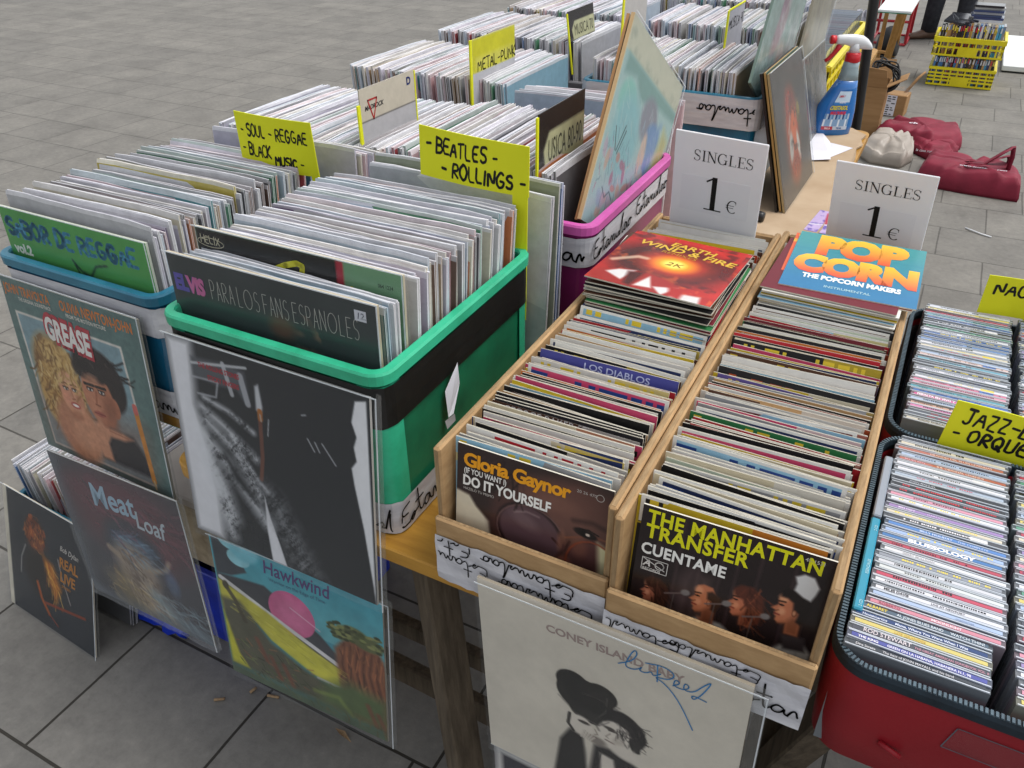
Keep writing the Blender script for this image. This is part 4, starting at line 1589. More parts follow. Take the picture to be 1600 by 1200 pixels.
# ---- front sleeve with the four singers
a = Art(230, '#241b1c')
for x in (.12, .24, .36, .47, .55, .66, .83):
    a.line([(x, 0), (x - .02, 1)], .012, '#4a383a', .55, .02)
a.poly([(.26, .40), (.33, .30), (.36, 1), (.24, 1)], '#5a4848', .05, .8)
a.poly([(.37, .35), (.42, .35), (.44, 1), (.36, 1)], '#6e5d58', .04, .6)
a.mottle(14, .10, 3)
a.poly([(.03, .74), (.07, .64), (.14, .61), (.21, .66), (.26, .80), (.30, 1), (.0, 1)], '#b3b0a8', .014)
a.profile(.125, .555, .082, '#a5624a', '#6b3a2a', '#3a221c', 'long')
a.strokes(40, (.08, .45, .24, .68), ['#5a3428', '#241512', '#4a2a20'], .10, .008, 80, 3, .7, lambda x, y: ((x - .16) / .075) ** 2 + ((y - .55) / .12) ** 2 < 1)
a.poly([(.27, .80), (.33, .66), (.42, .62), (.52, .62), (.62, .68), (.70, .84), (.72, 1), (.25, 1)], '#a9a8a2', .012)
a.poly([(.39, .62), (.47, .63), (.45, .78)], '#a8674c', .012)
a.line([(.52, .66), (.62, .70)], .010, '#6e6c68', .8)
a.line([(.33, .68), (.40, .80), (.41, 1)], .012, '#77756f', .7)
a.line([(.55, .74), (.60, .76)], .02, '#5c5a56', .8)
a.profile(.415, .495, .100, '#b9704e', '#7a452f', '#38241c', 'bald', '#d6946e')
a.poly([(.54, .70), (.62, .63), (.72, .66), (.80, .80), (.82, 1), (.54, 1)], '#1a1416', .02)
a.line([(.62, .74), (.60, .86), (.62, 1)], .02, '#a8645a', .7, .015)
a.profile(.612, .435, .098, '#b66a4c', '#74402c', '#552a1e', 'long', '#d4906a')
a.strokes(60, (.56, .30, .74, .58), ['#7a3c28', '#3a1c14', '#8a4a30'], .10, .009, 75, 5, .7, lambda x, y: ((x - .66) / .085) ** 2 + ((y - .43) / .13) ** 2 < 1 and x > .615 - (y < .36) * .06)
a.poly([(.72, 1), (.76, .72), (.84, .62), (.96, .58), (1.0, .62), (1, 1)], '#c4c0b6', .014)
a.poly([(.83, .55), (.95, .53), (.97, .62), (.86, .64)], '#3c3434', .012)
a.line([(.86, .66), (.84, .85), (.86, 1)], .018, '#8f8c84', .6, .02)
a.line([(.93, .64), (.94, 1)], .010, '#9a978e', .6, .02)
a.profile(.845, .375, .108, '#bd7250', '#7d4830', '#1c1413', 'short', '#dca078')
a.shift(-.03, -.24)
for (x, y) in ((.56, .715), (.765, .715), (.335, .735)):
    a.line([(x, y), (x - .11, y + .045)], .011, '#6a5a56', .9)
    a.ell(x, y - .004, .026, .020, '#787270', .5, -20)
    a.line([(x - .06, y + .03), (x - .07, y + .3)], .007, '#5d5450', .7)
a.shift()
a.poly([(.83, .16), (.87, .13), (.92, .135), (.955, .19), (.945, .24), (.93, .285), (.89, .275), (.84, .245), (.845, .20)], '#dcdbd9', .008)
mb = cover_mb(a, SS, .002, 'gloss_print', '#d8d2c2')
fit(mb, 'THE MANHATTAN', .0062, -.0195, .1655, .0152, '#dfdd14', .002, bold=.032, sp=1.08)
fit(mb, 'TRANSFER', .0062, -.0363, .102, .0152, '#dfdd14', .002, bold=.032, sp=1.08)
fit(mb, 'CUENTAME', .0045, -.0565, .085, .0125, '#efeee8', .002, bold=.03, sp=1.06)
txt(mb, '45-1531', .155, -.0085, .0055, '#c8c4bc', .002, 'gloss_print', .01)
for (x0_, x1_, z0_, z1_) in ((.007, .034, -.0615, -.0622), (.007, .034, -.0765, -.0772), (.007, .0077, -.0615, -.0772), (.0333, .034, -.0615, -.0772)):
    mb.face([(x0_, -.0013, z1_), (x1_, -.0013, z1_), (x1_, -.0013, z0_), (x0_, -.0013, z0_)], 'gloss_print', rgba('#dad6d0'))
txt(mb, 'A', .0085, -.0715, .0110, '#dad6d0', .002, 'gloss_print', .03, .3)
put2d(mb, ribbon(arc(.0255, -.0680, .0045, .0045, -60, 400, 16), .0011), 0, 0, -.0013, 'gloss_print', rgba('#dad6d0'))
txt(mb, 'RECORDS', .0085, -.0765, .0042, '#dad6d0', .002, 'gloss_print', .02)
for pts in ([(.0082, -.0625), (.031, -.0725)],):
    put2d(mb, ribbon(pts, .0009), 0, 0, -.0013, 'gloss_print', rgba('#dad6d0'))
big_cover('single_sleeve', 'dark single with yellow lettering over four singers, frontmost beside the red cases', mb, (.2350, .0185, .9455), (-8, 0.4, 2.2), False, group='singles in the box ' + W2, cat='single')

# ---- red sleeve lying on the toppled pile
a = Art(120, '#b3261f')
a.mottle(5, .18, 4)
a.shift(-.04, .06)
a.ell(.52, .42, .46, .34, '#3a1716', .5, 0, .95)
nn = a.noise(9, 8)
a.put((nn - .55) * 6 * (a.v < .75), '#571a18', .8)
a.put((a.noise(8, 3) - .62) * 8 * (a.v > .2), '#e0682a', .55)
a.ell(.56, .42, .26, .20, '#cf3a20', .9)
a.ell(.56, .42, .17, .13, '#f0a022', .7)
a.ell(.56, .42, .09, .07, '#f8e46a', .6)
a.line([(.10, .56), (.26, .42), (.33, .42)], .05, '#d9bba0', .8, .03)
a.ell(.40, .86, .36, .20, '#9a231c', .15)
a.poly([(.22, .70), (.35, .66), (.30, .86), (.14, .78)], '#d8d4d2', .012)
a.poly([(.48, .70), (.56, .88), (.42, .90)], '#dcd8d4', .012)
a.poly([(.56, .85), (.74, .78), (.66, .95)], '#d8d4d2', .012)
a.poly([(.78, .86), (.93, .84), (.96, .98), (.70, .97)], '#d6d2cf', .015)
a.poly([(.30, .70), (.42, .66), (.40, .92), (.34, .90)], '#4a1412', .02)
a.poly([(.66, .78), (.80, .78), (.80, .96), (.72, .92)], '#a82018', .02)
mb = cover_mb(a, SS, .002, 'gloss_print', '#d8d2c2')
fit(mb, 'EARTH', .066, -.0290, .070, .0135, '#d8b23c', .002, bold=.02, shear=.1, rot=-6)
fit(mb, 'WIND & FIRE', .020, -.0415, .152, .0145, '#d8b23c', .002, bold=.02, shear=.1, rot=-6)
fit(mb, 'REMIXES', .062, -.0560, .055, .0070, '#b98a2c', .002, shear=.1, rot=-6)
txt(mb, '2K', .082, -.094, .017, '#8a5a18', .002, 'gloss_print', .0, .2, 1.3)
big_cover('single_sleeve', 'fiery red single with gold lettering lying flat on the toppled pile', mb, (.0265, .5600, .9845), (-90, 0, -3.8), False, cat='single', group='toppled pile of singles ' + W1)

# ---- teal sleeve with the fat letters
a = Art(90, '#3f8f93')
a.put(a.v * 1.4 - .2, '#2f76a4', .95)
st = (np.sin(a.v * 300) > .2).astype(float)
a.put(st * (a.v < .5), '#52a09c', .25)
mb = cover_mb(a, SS, .002, 'gloss_print', '#d8d2c2')
fit(mb, 'POP', .031, -.0655, .129, .0560, None, .002, bold=.075, grad=('#d8563a', '#efc23c', -.0655, -.010), sp=.95)
fit(mb, 'CORN', .007, -.1270, .171, .0490, None, .002, bold=.075, grad=('#d8563a', '#efc23c', -.127, -.078), sp=.95)
fit(mb, 'THE POPCORN MAKERS', .026, -.1480, .133, .0118, '#eef0ee', .002, bold=.05)
fit(mb, 'INSTRUMENTAL', .060, -.1690, .062, .0060, '#9fc4cc', .002, bold=.02)
big_cover('single_sleeve', 'teal single with fat orange and yellow letters lying on top of its pile', mb, (.2495, .705, .9705), (-87, 0, 1.0), False, cat='single', group='toppled pile of singles ' + W2)
mb = MB()
tmpS = single_mb(4)
single_obj(mat_of((.243, .703, .967), (-87, 0, 1.6)) @ Matrix.Translation((0, 0, -SS)), 'orange', '#e0643c', 'orange-red sleeve peeking out under the teal single', 'toppled pile of singles ' + W2)

# ================================================================== PRICE SIGNS
def price_sign(label, tl, rot, wd=.150, ht=.215):
    mb = MB()
    t = .003
    mb.bbox((0, -t / 2, -ht), (wd, t / 2, 0), 'white_card', .001)
    mb.box((.016, -t / 2 - .0003, -.135), (wd - .018, -t / 2 - .0001, -.072), 'sign_patch')
    s_ = .0128
    v, f, L = serif_geo('SINGLES', s_)
    put2d(mb, (v, f), .034, -.045, -t / 2 - .0006, 'ink', (1, 1, 1, 1))
    v, f, L = serif_geo('1', .042)
    put2d(mb, (v, f), .055, -.128, -t / 2 - .0006, 'ink', (1, 1, 1, 1))
    v, f, L = serif_geo('€', .0165, .15, .06)
    put2d(mb, (v, f), .096, -.126, -t / 2 - .0006, 'ink', (1, 1, 1, 1))
    o = mb.build('price_sign')
    o.matrix_basis = mat_of(tl, rot)
    return tag(o, label, 'sign', 'price signs on the singles boxes')


price_sign('white one euro singles sign at the back of the box with the flat red sleeve', (.0300, .7000, 1.1055), (7.5, 1.0, -4.0), ht=.30)
price_sign('white one euro singles sign standing behind the teal single with fat letters', (.2715, .776, 1.0675), (15, -.2, -6.0), ht=.28)

# ================================================================== YELLOW AND OTHER DIVIDER CARDS
def marker_card(label, tl, rot, wd, ht, lines, group='yellow section cards', stem=None, mt='yellow_card', wdm=.004):
    mb = MB()
    t = .0016
    for q_ in range(10):
        mb.box((wd * q_ / 10, -t / 2, -ht), (wd * (q_ + 1) / 10, t / 2, 0), mt, skip=('' if q_ in (0, 9) else 'lr'))
    if stem:
        mb.box((stem[0], -t / 2, -ht - stem[2]), (stem[1], t / 2, -ht), mt, skip='t')
    for s_, x, z, wd_, ch_, sd_ in lines:
        k_ = ch_ / 1.4
        v, f = marker_geo(s_, k_, wdm, .05, sd_, .08)
        x0_ = min(p[0] for p in v)
        kx = wd_ / (max(p[0] for p in v) - x0_)
        put2d(mb, ([((a_ - x0_) * kx, b_) for a_, b_ in v], f), x, z, -t / 2 - .0004, 'ink', (1, 1, 1, 1))
    cu_ = (.006, -.005, .004, -.006)[len(lines[0][0]) % 4]
    mb.v = [(a_, b_ + cu_ * math.sin(3.1 * a_ / wd) - .05 * (c_ + ht) * (a_ / wd) ** 2, c_) for a_, b_, c_ in mb.v]
    o = mb.build('section_card')
    o.matrix_basis = mat_of(tl, rot)
    return tag(o, label, 'card', group)
marker_card('yellow card reading soul, reggae, black music in the turquoise crate row', (-.648, .430, 1.120), (0, 0, 1.0), .163, .090,
            [('- SOUL - REGGAE', .010, -.037, .142, .019, 3), ('- BLACK', .008, -.069, .066, .019, 5), ('MUSIC -', .078, -.079, .060, .015, 6)], stem=(.148, .163, .10), wdm=.0034)
marker_card('yellow card reading Beatles and Rollings in the green crate', (-.250, .388, 1.158), (0, 2.2, 0), .176, .072,
            [('- BEATLES -', .012, -.034, .118, .0215, 2), ('- ROLLINGS -', .038, -.064, .134, .0205, 8)], stem=(.152, .1745, .20), wdm=.0038)
marker_card('yellow card reading NACIO behind the far red case', (.5300, .795, .9165), (0, 0, .5), .15, .066,
            [('NACIONAL', .012, -.029, .118, .0195, 4)], stem=(.066, .084, .06), wdm=.0036)
marker_card('yellow card reading Jazz-Blues and orquestas between the two red cases', (.5045, .402, .9145), (-3, 5, 3), .155, .068,
            [('JAZZ-BLUES', .014, -.029, .132, .0215, 9), ('- ORQUESTAS', .010, -.053, .138, .0180, 11)], stem=(.083, .100, .05), wdm=.0038)


def side_card(name, label, mb, x, y, z, tilt=0, yaw=90):
    o = mb.build(name)
    o.matrix_basis = Matrix.Translation((x, y, z)) @ Euler((0, 0, R(yaw))).to_matrix().to_4x4() @ Matrix.Rotation(R(tilt), 4, 'X')
    return tag(o, label, 'card', 'divider cards facing the aisle')


# grey and cream divider with letters and red triangles
mb = MB()
a = Art(80, '#b9b4ac')
a.poly([(0, 0), (1, 0), (1, .27), (0, .27)], '#c6beac', .004)
a.poly([(0, .27), (1, .27), (1, .68), (0, .68)], '#b7b6b8', .004)
a.poly([(0, .68), (1, .68), (1, 1), (0, 1)], '#c3b9a4', .004)
a.line([(0, .28), (1, .28)], .008, '#56524c', .8)
a.line([(0, .68), (1, .68)], .006, '#7d776c', .8)
art_grid(mb, a, .168, .20, -.001, 'print')
mb.box((0, -.001, -.2), (.168, .001, 0), 'print', rgba('#b5ad9c'), skip='f')
mb.box((-.008, -.0016, -.2), (-.0003, .0016, -.025), 'yellow_card')
mb.box((.1683, -.0016, -.2), (.172, .0016, -.002), 'yellow_card')
for (cx, cz, s_) in ((.035, -.034, .022), (.037, -.145, .032)):
    for p, q in (((-1, .55), (1, .55)), ((1, .55), (0, -1)), ((0, -1), (-1, .55))):
        put2d(mb, ribbon([(cx + p[0] * s_ * .6, cz + p[1] * s_), (cx + q[0] * s_ * .6, cz + q[1] * s_)], .003), 0, 0, -.0014, 'print', rgba('#b02a2a'))
    txt(mb, 'MADROCK', cx - .024, cz - .004, .011, '#222226', .002, 'print', .03, .3)
txt(mb, 'D', .142, -.022, .019, '#1d2a66', .002, 'print', .04)
txt(mb, 'B', .142, -.125, .022, '#1d2a66', .002, 'print', .04)
side_card('divider_card', 'cream divider card with letters B and D and red triangles', mb, -.488, .562, 1.140)

# yellow topped divider, pale below
mb = MB()
a = Art(60, '#bcbdc2')
a.poly([(0, 0), (1, 0), (1, .36), (0, .36)], '#c9c62c', .01)
a.poly([(.06, .2), (1, .2), (1, .33), (.06, .33)], '#d3cf6a', .03, .7)
a.mottle(6, .06)
art_grid(mb, a, .195, .19, -.001, 'print')
mb.box((0, -.001, -.19), (.195, .001, 0), 'print', rgba('#c9c62c'), skip='f')
mb.box((-.009, -.0016, -.19), (-.0003, .0016, 0), 'yellow_card')
v, f = marker_geo('METAL-PUNK', .0165, .0028, .02, 4)
put2d(mb, (v, f), .022, -.066, -.0014, 'print', rgba('#3c3a1c'))
side_card('divider_card', 'yellow topped divider card reading metal-punk in the third row', mb, -.510, .985, 1.145)


def black_divider(word, label, x, y, z, wd, ht, tilt=0, badge=True, shear=0):
    mb = MB()
    a = Art(70, '#242223')
    a.poly([(.04, .17), (1, .17), (1, .47), (.04, .47)], '#b4b58f', .012)
    a.poly([(0, .1), (.22, .16), (.10, .3), (.14, .45), (0, .5)], '#2d2b29', .02)
    if badge:
        a.ell(.22, .68, .10, .085, '#b09a3e', .1)
        a.ell(.22, .68, .07, .055, '#8f7a28', .2)
    a.mottle(7, .08)
    art_grid(mb, a, wd, ht, -.001, 'gloss_print')
    mb.box((0, -.001, -ht), (wd, .001, 0), 'gloss_print', rgba('#2a2826'), skip='f')
    mb.box((-.006, -.0015, -ht), (-.0003, .0015, -.004), 'yellow_card')
    fit(mb, word, wd * .20, -ht * .405, wd * .74, ht * .17, '#4a4a3c', .002, 'gloss_print')
    if badge:
        txt(mb, 'M', wd * .185, -ht * .71, ht * .07, '#3a3212', .002, 'gloss_print', .03)
    return side_card('divider_card', label, mb, x, y, z, tilt)


black_divider('USICA 80-90', 'black divider card reading musica 80-90 with a gold badge', -.126, .517, 1.154, .172, .20)
black_divider('MUSICA 70', 'black divider card without a badge leaning in the fourth row', -.505, 1.462, 1.130, .165, .15, -8, False)
mb = MB()
mb.box((0, -.001, -.13), (.155, .001, 0), 'print', rgba('#b9b9c2'))
mb.box((-.012, -.0016, -.14), (-.0003, .0016, .002), 'yellow_card')
mb.box((0, -.0016, .0003), (.155, .0016, .004), 'yellow_card')
put2d(mb, marker_geo('MUSICA 90', .017, .0024, .04, 3), .012, -.045, -.0014, 'ink', (1, 1, 1, 1))
side_card('divider_card', 'small white divider card with a yellow edge near the leaning sleeves', mb, -.128, 1.60, 1.137)
mb = MB()
mb.box((0, -.001, -.2), (.16, .001, 0), 'print', rgba('#bfbcb8'))
mb.box((-.010, -.0016, -.2), (-.0003, .0016, .0), 'yellow_card')
side_card('divider_card', 'blank grey divider card behind the leaning aqua sleeve', mb, -.33, 1.40, 1.20)

# ================================================================== PICTURE SLEEVES
# couple portrait
a = Art(230, '#5b7572')
a.mottle(5, .06, 1)
a.poly([(.055, .175), (.845, .175), (.885, .965), (.075, .965)], '#d6cfc6', .004)
a.poly([(.070, .188), (.830, .188), (.870, .950), (.088, .950)], '#7f9aa2', .004)
a.poly([(.12, .66), (.83, .66), (.83, .91), (.12, .91)], '#7b5a4c', .16)
nn = a.noise(14, 4)
for cx, cy, rx, ry, c in ((.26, .46, .16, .20, '#b08a52'), (.18, .62, .09, .18, '#c29a58'), (.36, .60, .10, .22, '#8a6236'), (.30, .38, .13, .09, '#c8a66a')):
    a.ell(cx, cy, rx, ry, c, .35)
a.put((nn - .55) * 5 * (((a.u - .27) / .17) ** 2 + ((a.v - .5) / .25) ** 2 < 1), '#6e4a26', .6)
a.strokes(260, (.12, .27, .48, .92), ['#d8b878', '#8a6230', '#5e3e1e', '#c09a58', '#e4cc94', '#6e4a24'], .11, .011, 95, 12, .85, lambda x, y: ((x - .28) / .19) ** 2 + ((y - .53) / .31) ** 2 < 1, .9)
a.ell(.34, .80, .17, .20, '#b87c5c', .3)
a.ell(.40, .80, .10, .16, '#cf9674', .8, 0, .6)
a.ell(.35, .575, .088, .13, '#cf9674', .15, -8)
a.ell(.315, .55, .022, .012, '#35221a', .4)
a.ell(.385, .545, .022, .012, '#35221a', .4)
a.ell(.34, .50, .06, .035, '#e0ae8c', .9, 0, .7)
a.ell(.305, .60, .035, .045, '#d98f74', .9, 0, .6)
a.ell(.41, .60, .03, .05, '#b87a5c', .9, 0, .7)
for ex, ey in ((.315, .552), (.387, .546)):
    a.ell(ex, ey, .018, .008, '#e8dcd0', .3)
    a.ell(ex + .003, ey, .009, .009, '#2e3a44', .4)
    a.line([(ex - .028, ey - .026), (ex, ey - .036), (ex + .024, ey - .028)], .009, '#6b4526', .9)
    a.line([(ex - .022, ey - .008), (ex + .020, ey - .010)], .007, '#2a1a14', .9)
a.ell(.363, .640, .036, .018, '#a8443e', .4)
a.ell(.363, .640, .026, .008, '#f0e6de', .4)
a.line([(.372, .60), (.350, .606)], .008, '#8e5640', .8)
a.ell(.355, .70, .05, .03, '#a86a4c', .9, 0, .7)
a.strokes(60, (.22, .42, .46, .56), ['#d8b878', '#8a6230', '#c09a58'], .09, .010, 110, 14, .8, lambda x, y: y < .50 or abs(x - .35) > .085, .9)
a.line([(.352, .55), (.362, .60)], .012, '#a5684c', .6)
a.ell(.60, .36, .17, .12, '#241c1c', .2)
a.ell(.70, .44, .10, .14, '#241c1c', .2)
a.ell(.575, .53, .115, .18, '#b97a5c', .12, -6)
a.ell(.555, .39, .13, .06, '#241c1c', .25)
a.ell(.69, .56, .035, .06, '#a8694c', .2)
for ex in (.52, .61):
    a.ell(ex, .495, .026, .012, '#2a1a16', .4)
    a.line([(ex - .035, .468), (ex + .035, .463)], .014, '#2a1c18')
a.strokes(120, (.44, .27, .80, .58), ['#3a302e', '#161010', '#4c403c', '#241a1a'], .10, .012, 20, 22, .8, lambda x, y: y < .42 - .3 * (x - .5) * 0 and ((x - .62) / .19) ** 2 + ((y - .40) / .15) ** 2 < 1, .6)
a.ell(.55, .44, .06, .035, '#cf9270', .9, 0, .7)
a.ell(.53, .58, .03, .06, '#cc8c6c', .9, 0, .6)
a.ell(.645, .60, .045, .12, '#8e563e', .9, 0, .75)
for ex, ey in ((.522, .497), (.608, .492)):
    a.ell(ex, ey, .020, .008, '#ddd0c4', .3)
    a.ell(ex, ey, .009, .009, '#26303a', .4)
    a.line([(ex - .036, ey - .026), (ex + .034, ey - .030)], .017, '#241814', .9)
    a.line([(ex - .024, ey - .009), (ex + .024, ey - .010)], .008, '#1e120e', .9)
a.line([(.565, .50), (.548, .572)], .014, '#94583e', .8)
a.line([(.540, .578), (.575, .580)], .010, '#7a4430', .8)
a.ell(.555, .632, .044, .017, '#a4584a', .4)
a.line([(.515, .632), (.595, .630)], .006, '#6a2e26', .9)
a.ell(.56, .70, .05, .022, '#8e563e', .8, 0, .8)
a.ell(.60, .70, .05, .05, '#a06448', .8, 0, .7)
a.poly([(.52, .74), (.62, .70), (.78, .70), (.855, .80), (.868, .91), (.50, .91)], '#262226', .02)
a.poly([(.50, .91), (.46, .80), (.50, .70), (.545, .66), (.57, .70), (.70, .70), (.78, .715), (.71, .745), (.60, .755), (.57, .80), (.58, .91)], '#c48a6a', .012)
a.line([(.60, .715), (.74, .72)], .008, '#8e5a44', .7)
a.line([(.845, .50), (.872, .93)], .034, '#c47f30')
a.line([(.845, .50), (.846, .53)], .034, '#c4615a')
a.line([(.872, .93), (.875, .975)], .014, '#c9a878')
a.mottle(40, .10, 3)
mb = cover_mb(a, .315, .004, 'gloss_print', '#8d8a80')
fit(mb, 'JOHN TRAVOLTA', .004, -.0250, .112, .0155, '#d27a35', bold=.02)
fit(mb, 'OLIVIA NEWTON-JOHN', .140, -.0265, .160, .0165, '#d27a35', bold=.02)
fit(mb, 'THE ORIGINAL SOUNDTRACK', .036, -.0345, .080, .0058, '#d8d6cc', bold=.02)
fit(mb, 'FROM THE MOTION PICTURE', .150, -.0360, .090, .0060, '#d8d6cc', bold=.02)
fit(mb, 'GREASE', .084, -.0850, .112, .0400, '#b23440', bold=.12, lay=2, rot=-4)
fit(mb, 'GREASE', .088, -.0840, .104, .0360, '#e6e2dc', bold=.04, lay=3, rot=-4)
big_cover('record_sleeve', 'grey-green sleeve with orange lettering over a couple portrait, hung at the table corner', mb, (-.8453, .0739, .9315), (-5.7, -.5, -1.3), over=.006, group='picture sleeves hung from the front edge')

# charcoal and white
a = Art(230, '#2a2c2f')
a.poly([(0, 0), (.14, 0), (.135, .12), (.12, .3), (.16, .5), (.18, .75), (.17, 1), (0, 1)], '#e2e2e6', .03)
nn = a.noise(20, 9, 4)
gr = np.random.RandomState(3).rand(230, 230)
ang = .72
q1 = (a.u * math.cos(ang) + a.v * math.sin(ang)) * 26
q2 = (-a.u * math.sin(ang) + a.v * math.cos(ang)) * 9
fi, fj = np.floor(q1 * 4).astype(int), np.floor(q2 * 2 + a.noise(9, 2) * 3).astype(int)
cell = np.random.RandomState(9).rand(400)[(fi * 31 + fj * 7) % 400]
nn = np.clip(nn * .62 + cell * .22 + gr * .24, 0, 1)
for pts, wd in (([(.15, .30), (.26, .36), (.42, .47)], .03), ([(.16, .36), (.3, .46), (.42, .66)], .035), ([(.14, .44), (.25, .55), (.44, .80)], .05), ([(.14, .54), (.2, .66), (.24, .84)], .06), ([(.17, .25), (.3, .28), (.42, .34)], .02), ([(.15, .62), (.19, .74), (.22, .95)], .05), ([(.30, .40), (.40, .56), (.46, .62)], .018)):
    dist = Art(230, '#000000')
    dist.line(pts, wd, '#ffffff', 1, wd * 1.6)
    a.put(dist.a[..., 0] * np.clip((nn - .26) * 3.6, 0, 1), '#dcdee2', .98)
a.poly([(.24, .50), (.34, .62), (.40, .72), (.28, .62)], '#2a2c2f', .015)
a.poly([(.935, .035), (.985, .02), (.995, 1), (.985, .9), (.95, .62), (.915, .42), (.905, .34), (.93, .30), (.92, .24), (.935, .19), (.915, .13)], '#ececee', .004)
for pts in ([(.70, .275), (.73, .325)], [(.735, .28), (.755, .32)], [(.77, .275), (.83, .355)], [(.68, .175), (.70, .168)]):
    a.line(pts, .006, '#b9bbc0', .9)
a.poly([(.455, .115), (.475, .10), (.485, .20), (.478, .235), (.45, .225)], '#c2c4c8', .006)
a.poly([(.13, .07), (.28, .06), (.41, .065), (.42, .20), (.40, .22), (.36, .16), (.25, .17), (.13, .16)], '#54575c', .01)
a.line([(.13, .10), (.42, .045)], .012, '#c6c8cb', .9)
a.line([(.30, .06), (.33, .19)], .022, '#b9bbbf', .9)
a.line([(.385, .09), (.41, .21)], .03, '#a9abb0', .9)
a.line([(.12, .165), (.26, .155), (.24, .23), (.14, .24)], .010, '#a9abb0', .8)
a.line([(.466, .25), (.455, .45), (.435, .565)], .020, '#6e4638')
a.line([(.468, .225), (.467, .26)], .026, '#a8662c')
a.line([(.51, .25), (.497, .33)], .005, '#c0c2c6', .9)
a.line([(.468, .24), (.470, .27)], .006, '#b0b2b6', .9)
a.poly([(.44, .65), (.46, .76), (.50, .90), (.525, 1), (.445, 1), (.435, .84)], '#e6e6ea', .004)
nd = Art(230, '#000000')
nd.poly([(.45, .58), (.52, .62), (.62, .80), (.72, 1), (.57, 1), (.49, .80)], '#ffffff', .06)
a.put(nd.a[..., 0] * np.clip((nn - .38) * 3, 0, 1), '#8e9094', .9)
a.put(a.v * .06, '#4a4d52', 1)
mb = cover_mb(a, .315, .004, 'gloss_print', '#bdbab4')
txt(mb, 'THE ROLLING STONES', .052, -.034, .0098, '#a8343c', .004, 'gloss_print', .03, 0, .68)
txt(mb, 'STICKY FINGERS', .066, -.049, .0098, '#a8343c', .004, 'gloss_print', .03, 0, .72)
big_cover('record_sleeve', 'charcoal and white sleeve with a brown vertical line, hung in front of the green crate', mb, (-.4063, .0145, .9741), (-6.0, .9, .8), over=.013, flap=.004, group='picture sleeves hung from the front edge')

# landscape with a pink sun
a = Art(230, '#3a3f46')
a.put(1 - a.v * .4, '#4ba3b4', 1)
a.shift(.01, -.08)
a.put((a.v - .1) * (a.v < .5) * 2, '#8cc8c4', .5)
a.poly([(0, 0), (.12, 0), (.13, .10), (.16, .16), (.20, .25), (.10, .31), (0, .33)], '#41464c', .006)
a.ell(.12, .07, .075, .06, '#93ccd6', .12)
a.ell(.16, .17, .07, .055, '#93ccd6', .12)
a.ell(.20, .10, .09, .08, '#7cc2d0', .3)
a.poly([(.0, .33), (.30, .29), (.62, .48), (.76, .62), (.74, .72), (.5, .70), (.0, .52)], '#43454a', .008)
a.ell(.455, .415, .140, .150, '#c9648f', .02)
a.ell(.455, .42, .10, .11, '#d0739a', .8)
a.line([(.02, .355), (.40, .52), (.74, .655)], .03, '#d6d4d4', 1)
a.line([(.45, .37), (.62, .45)], .008, '#e3b9cc', .8)
a.poly([(0, .37), (.3, .48), (.55, .61), (.755, .68), (.77, .77), (.70, .82), (.55, .80), (.30, .68), (.12, .50), (0, .62)], '#bfb849', .008)
a.ell(.52, .70, .22, .07, '#cfc94a', .8, 25)
a.line([(.76, .67), (.775, .74), (.72, .815), (.58, .815)], .018, '#cfd0cc')
a.poly([(0, .50), (.12, .48), (.30, .70), (.50, .80), (.66, .84), (.86, .9), (1, 1), (0, 1)], '#5a5848', .02)
a.poly([(0, .60), (.06, .9), (.12, 1), (0, 1)], '#c7c23c', .01)
a.poly([(.70, .52), (.80, .38), (.95, .40), (1, .52), (1, 1), (.80, 1), (.72, .80)], '#80523c', .015)
for x in (.76, .80, .84, .88, .92, .96):
    a.line([(x, .46), (x - .02, .62), (x + .01, .78)], .012, '#5a3426', .8, .01)
    a.line([(x + .018, .48), (x, .62), (x + .025, .76)], .009, '#a5623e', .7, .01)
for q in range(90):
    rr_ = random.Random(q + 400)
    x, y = rr_.uniform(.72, 1), rr_.uniform(.44, 1.05)
    a.line([(x, y), (x + rr_.uniform(-.02, .02), y + rr_.uniform(.03, .12))], .006, rr_.choice(['#3e2a20', '#b4704a', '#6e4632', '#94603e']), .8)
for q in range(110):
    rr_ = random.Random(q + 700)
    x, y = rr_.uniform(.05, .95), rr_.uniform(.74, 1.06)
    if y > .70 + .25 * abs(x - .2):
        a.line([(x, y), (x + rr_.uniform(.01, .05), y + rr_.uniform(-.02, .05))], .008, rr_.choice(['#3e4a30', '#75824e', '#8a5a44', '#4f5f3a', '#9a6a4a', '#2e3426']), .7)
for q in range(60):
    rr_ = random.Random(q + 900)
    x = rr_.uniform(.05, .72)
    y = .44 + x * .33 + rr_.uniform(-.02, .10)
    a.line([(x, y), (x + .05, y + .018)], .004, rr_.choice(['#a9a23c', '#d8d268', '#b4ac40']), .8)
a.ell(.82, .37, .085, .05, '#6b7046', .3)
a.ell(.90, .40, .09, .05, '#5d6340', .3)
a.ell(.74, .41, .05, .035, '#6b7046', .3)
for q in range(70):
    rr_ = random.Random(q + 1500)
    x, y = rr_.uniform(.68, .99), rr_.uniform(.33, .44)
    a.ell(x, y, .018, .010, rr_.choice(['#4a5230', '#7d8450', '#5d6340', '#8a8c58', '#39402a']), .5)
a.poly([(.62, .84), (.78, .74), (1, .78), (1, 1), (.58, 1)], '#5a6a44', .05)
for x, y in ((.2, .72), (.28, .82), (.36, .84), (.88, .86), (.94, .90)):
    a.line([(x, y), (x + .05, y + .14)], .03, '#7d4636', .7, .02)
a.line([(.55, .93), (.70, .90), (.78, 1)], .03, '#7a8a4a', .7, .02)
a.line([(.04, .40), (.09, .48), (.14, .62)], .03, '#4c4636', .9, .01)
a.ell(.045, .40, .02, .03, '#4c4636', .4)
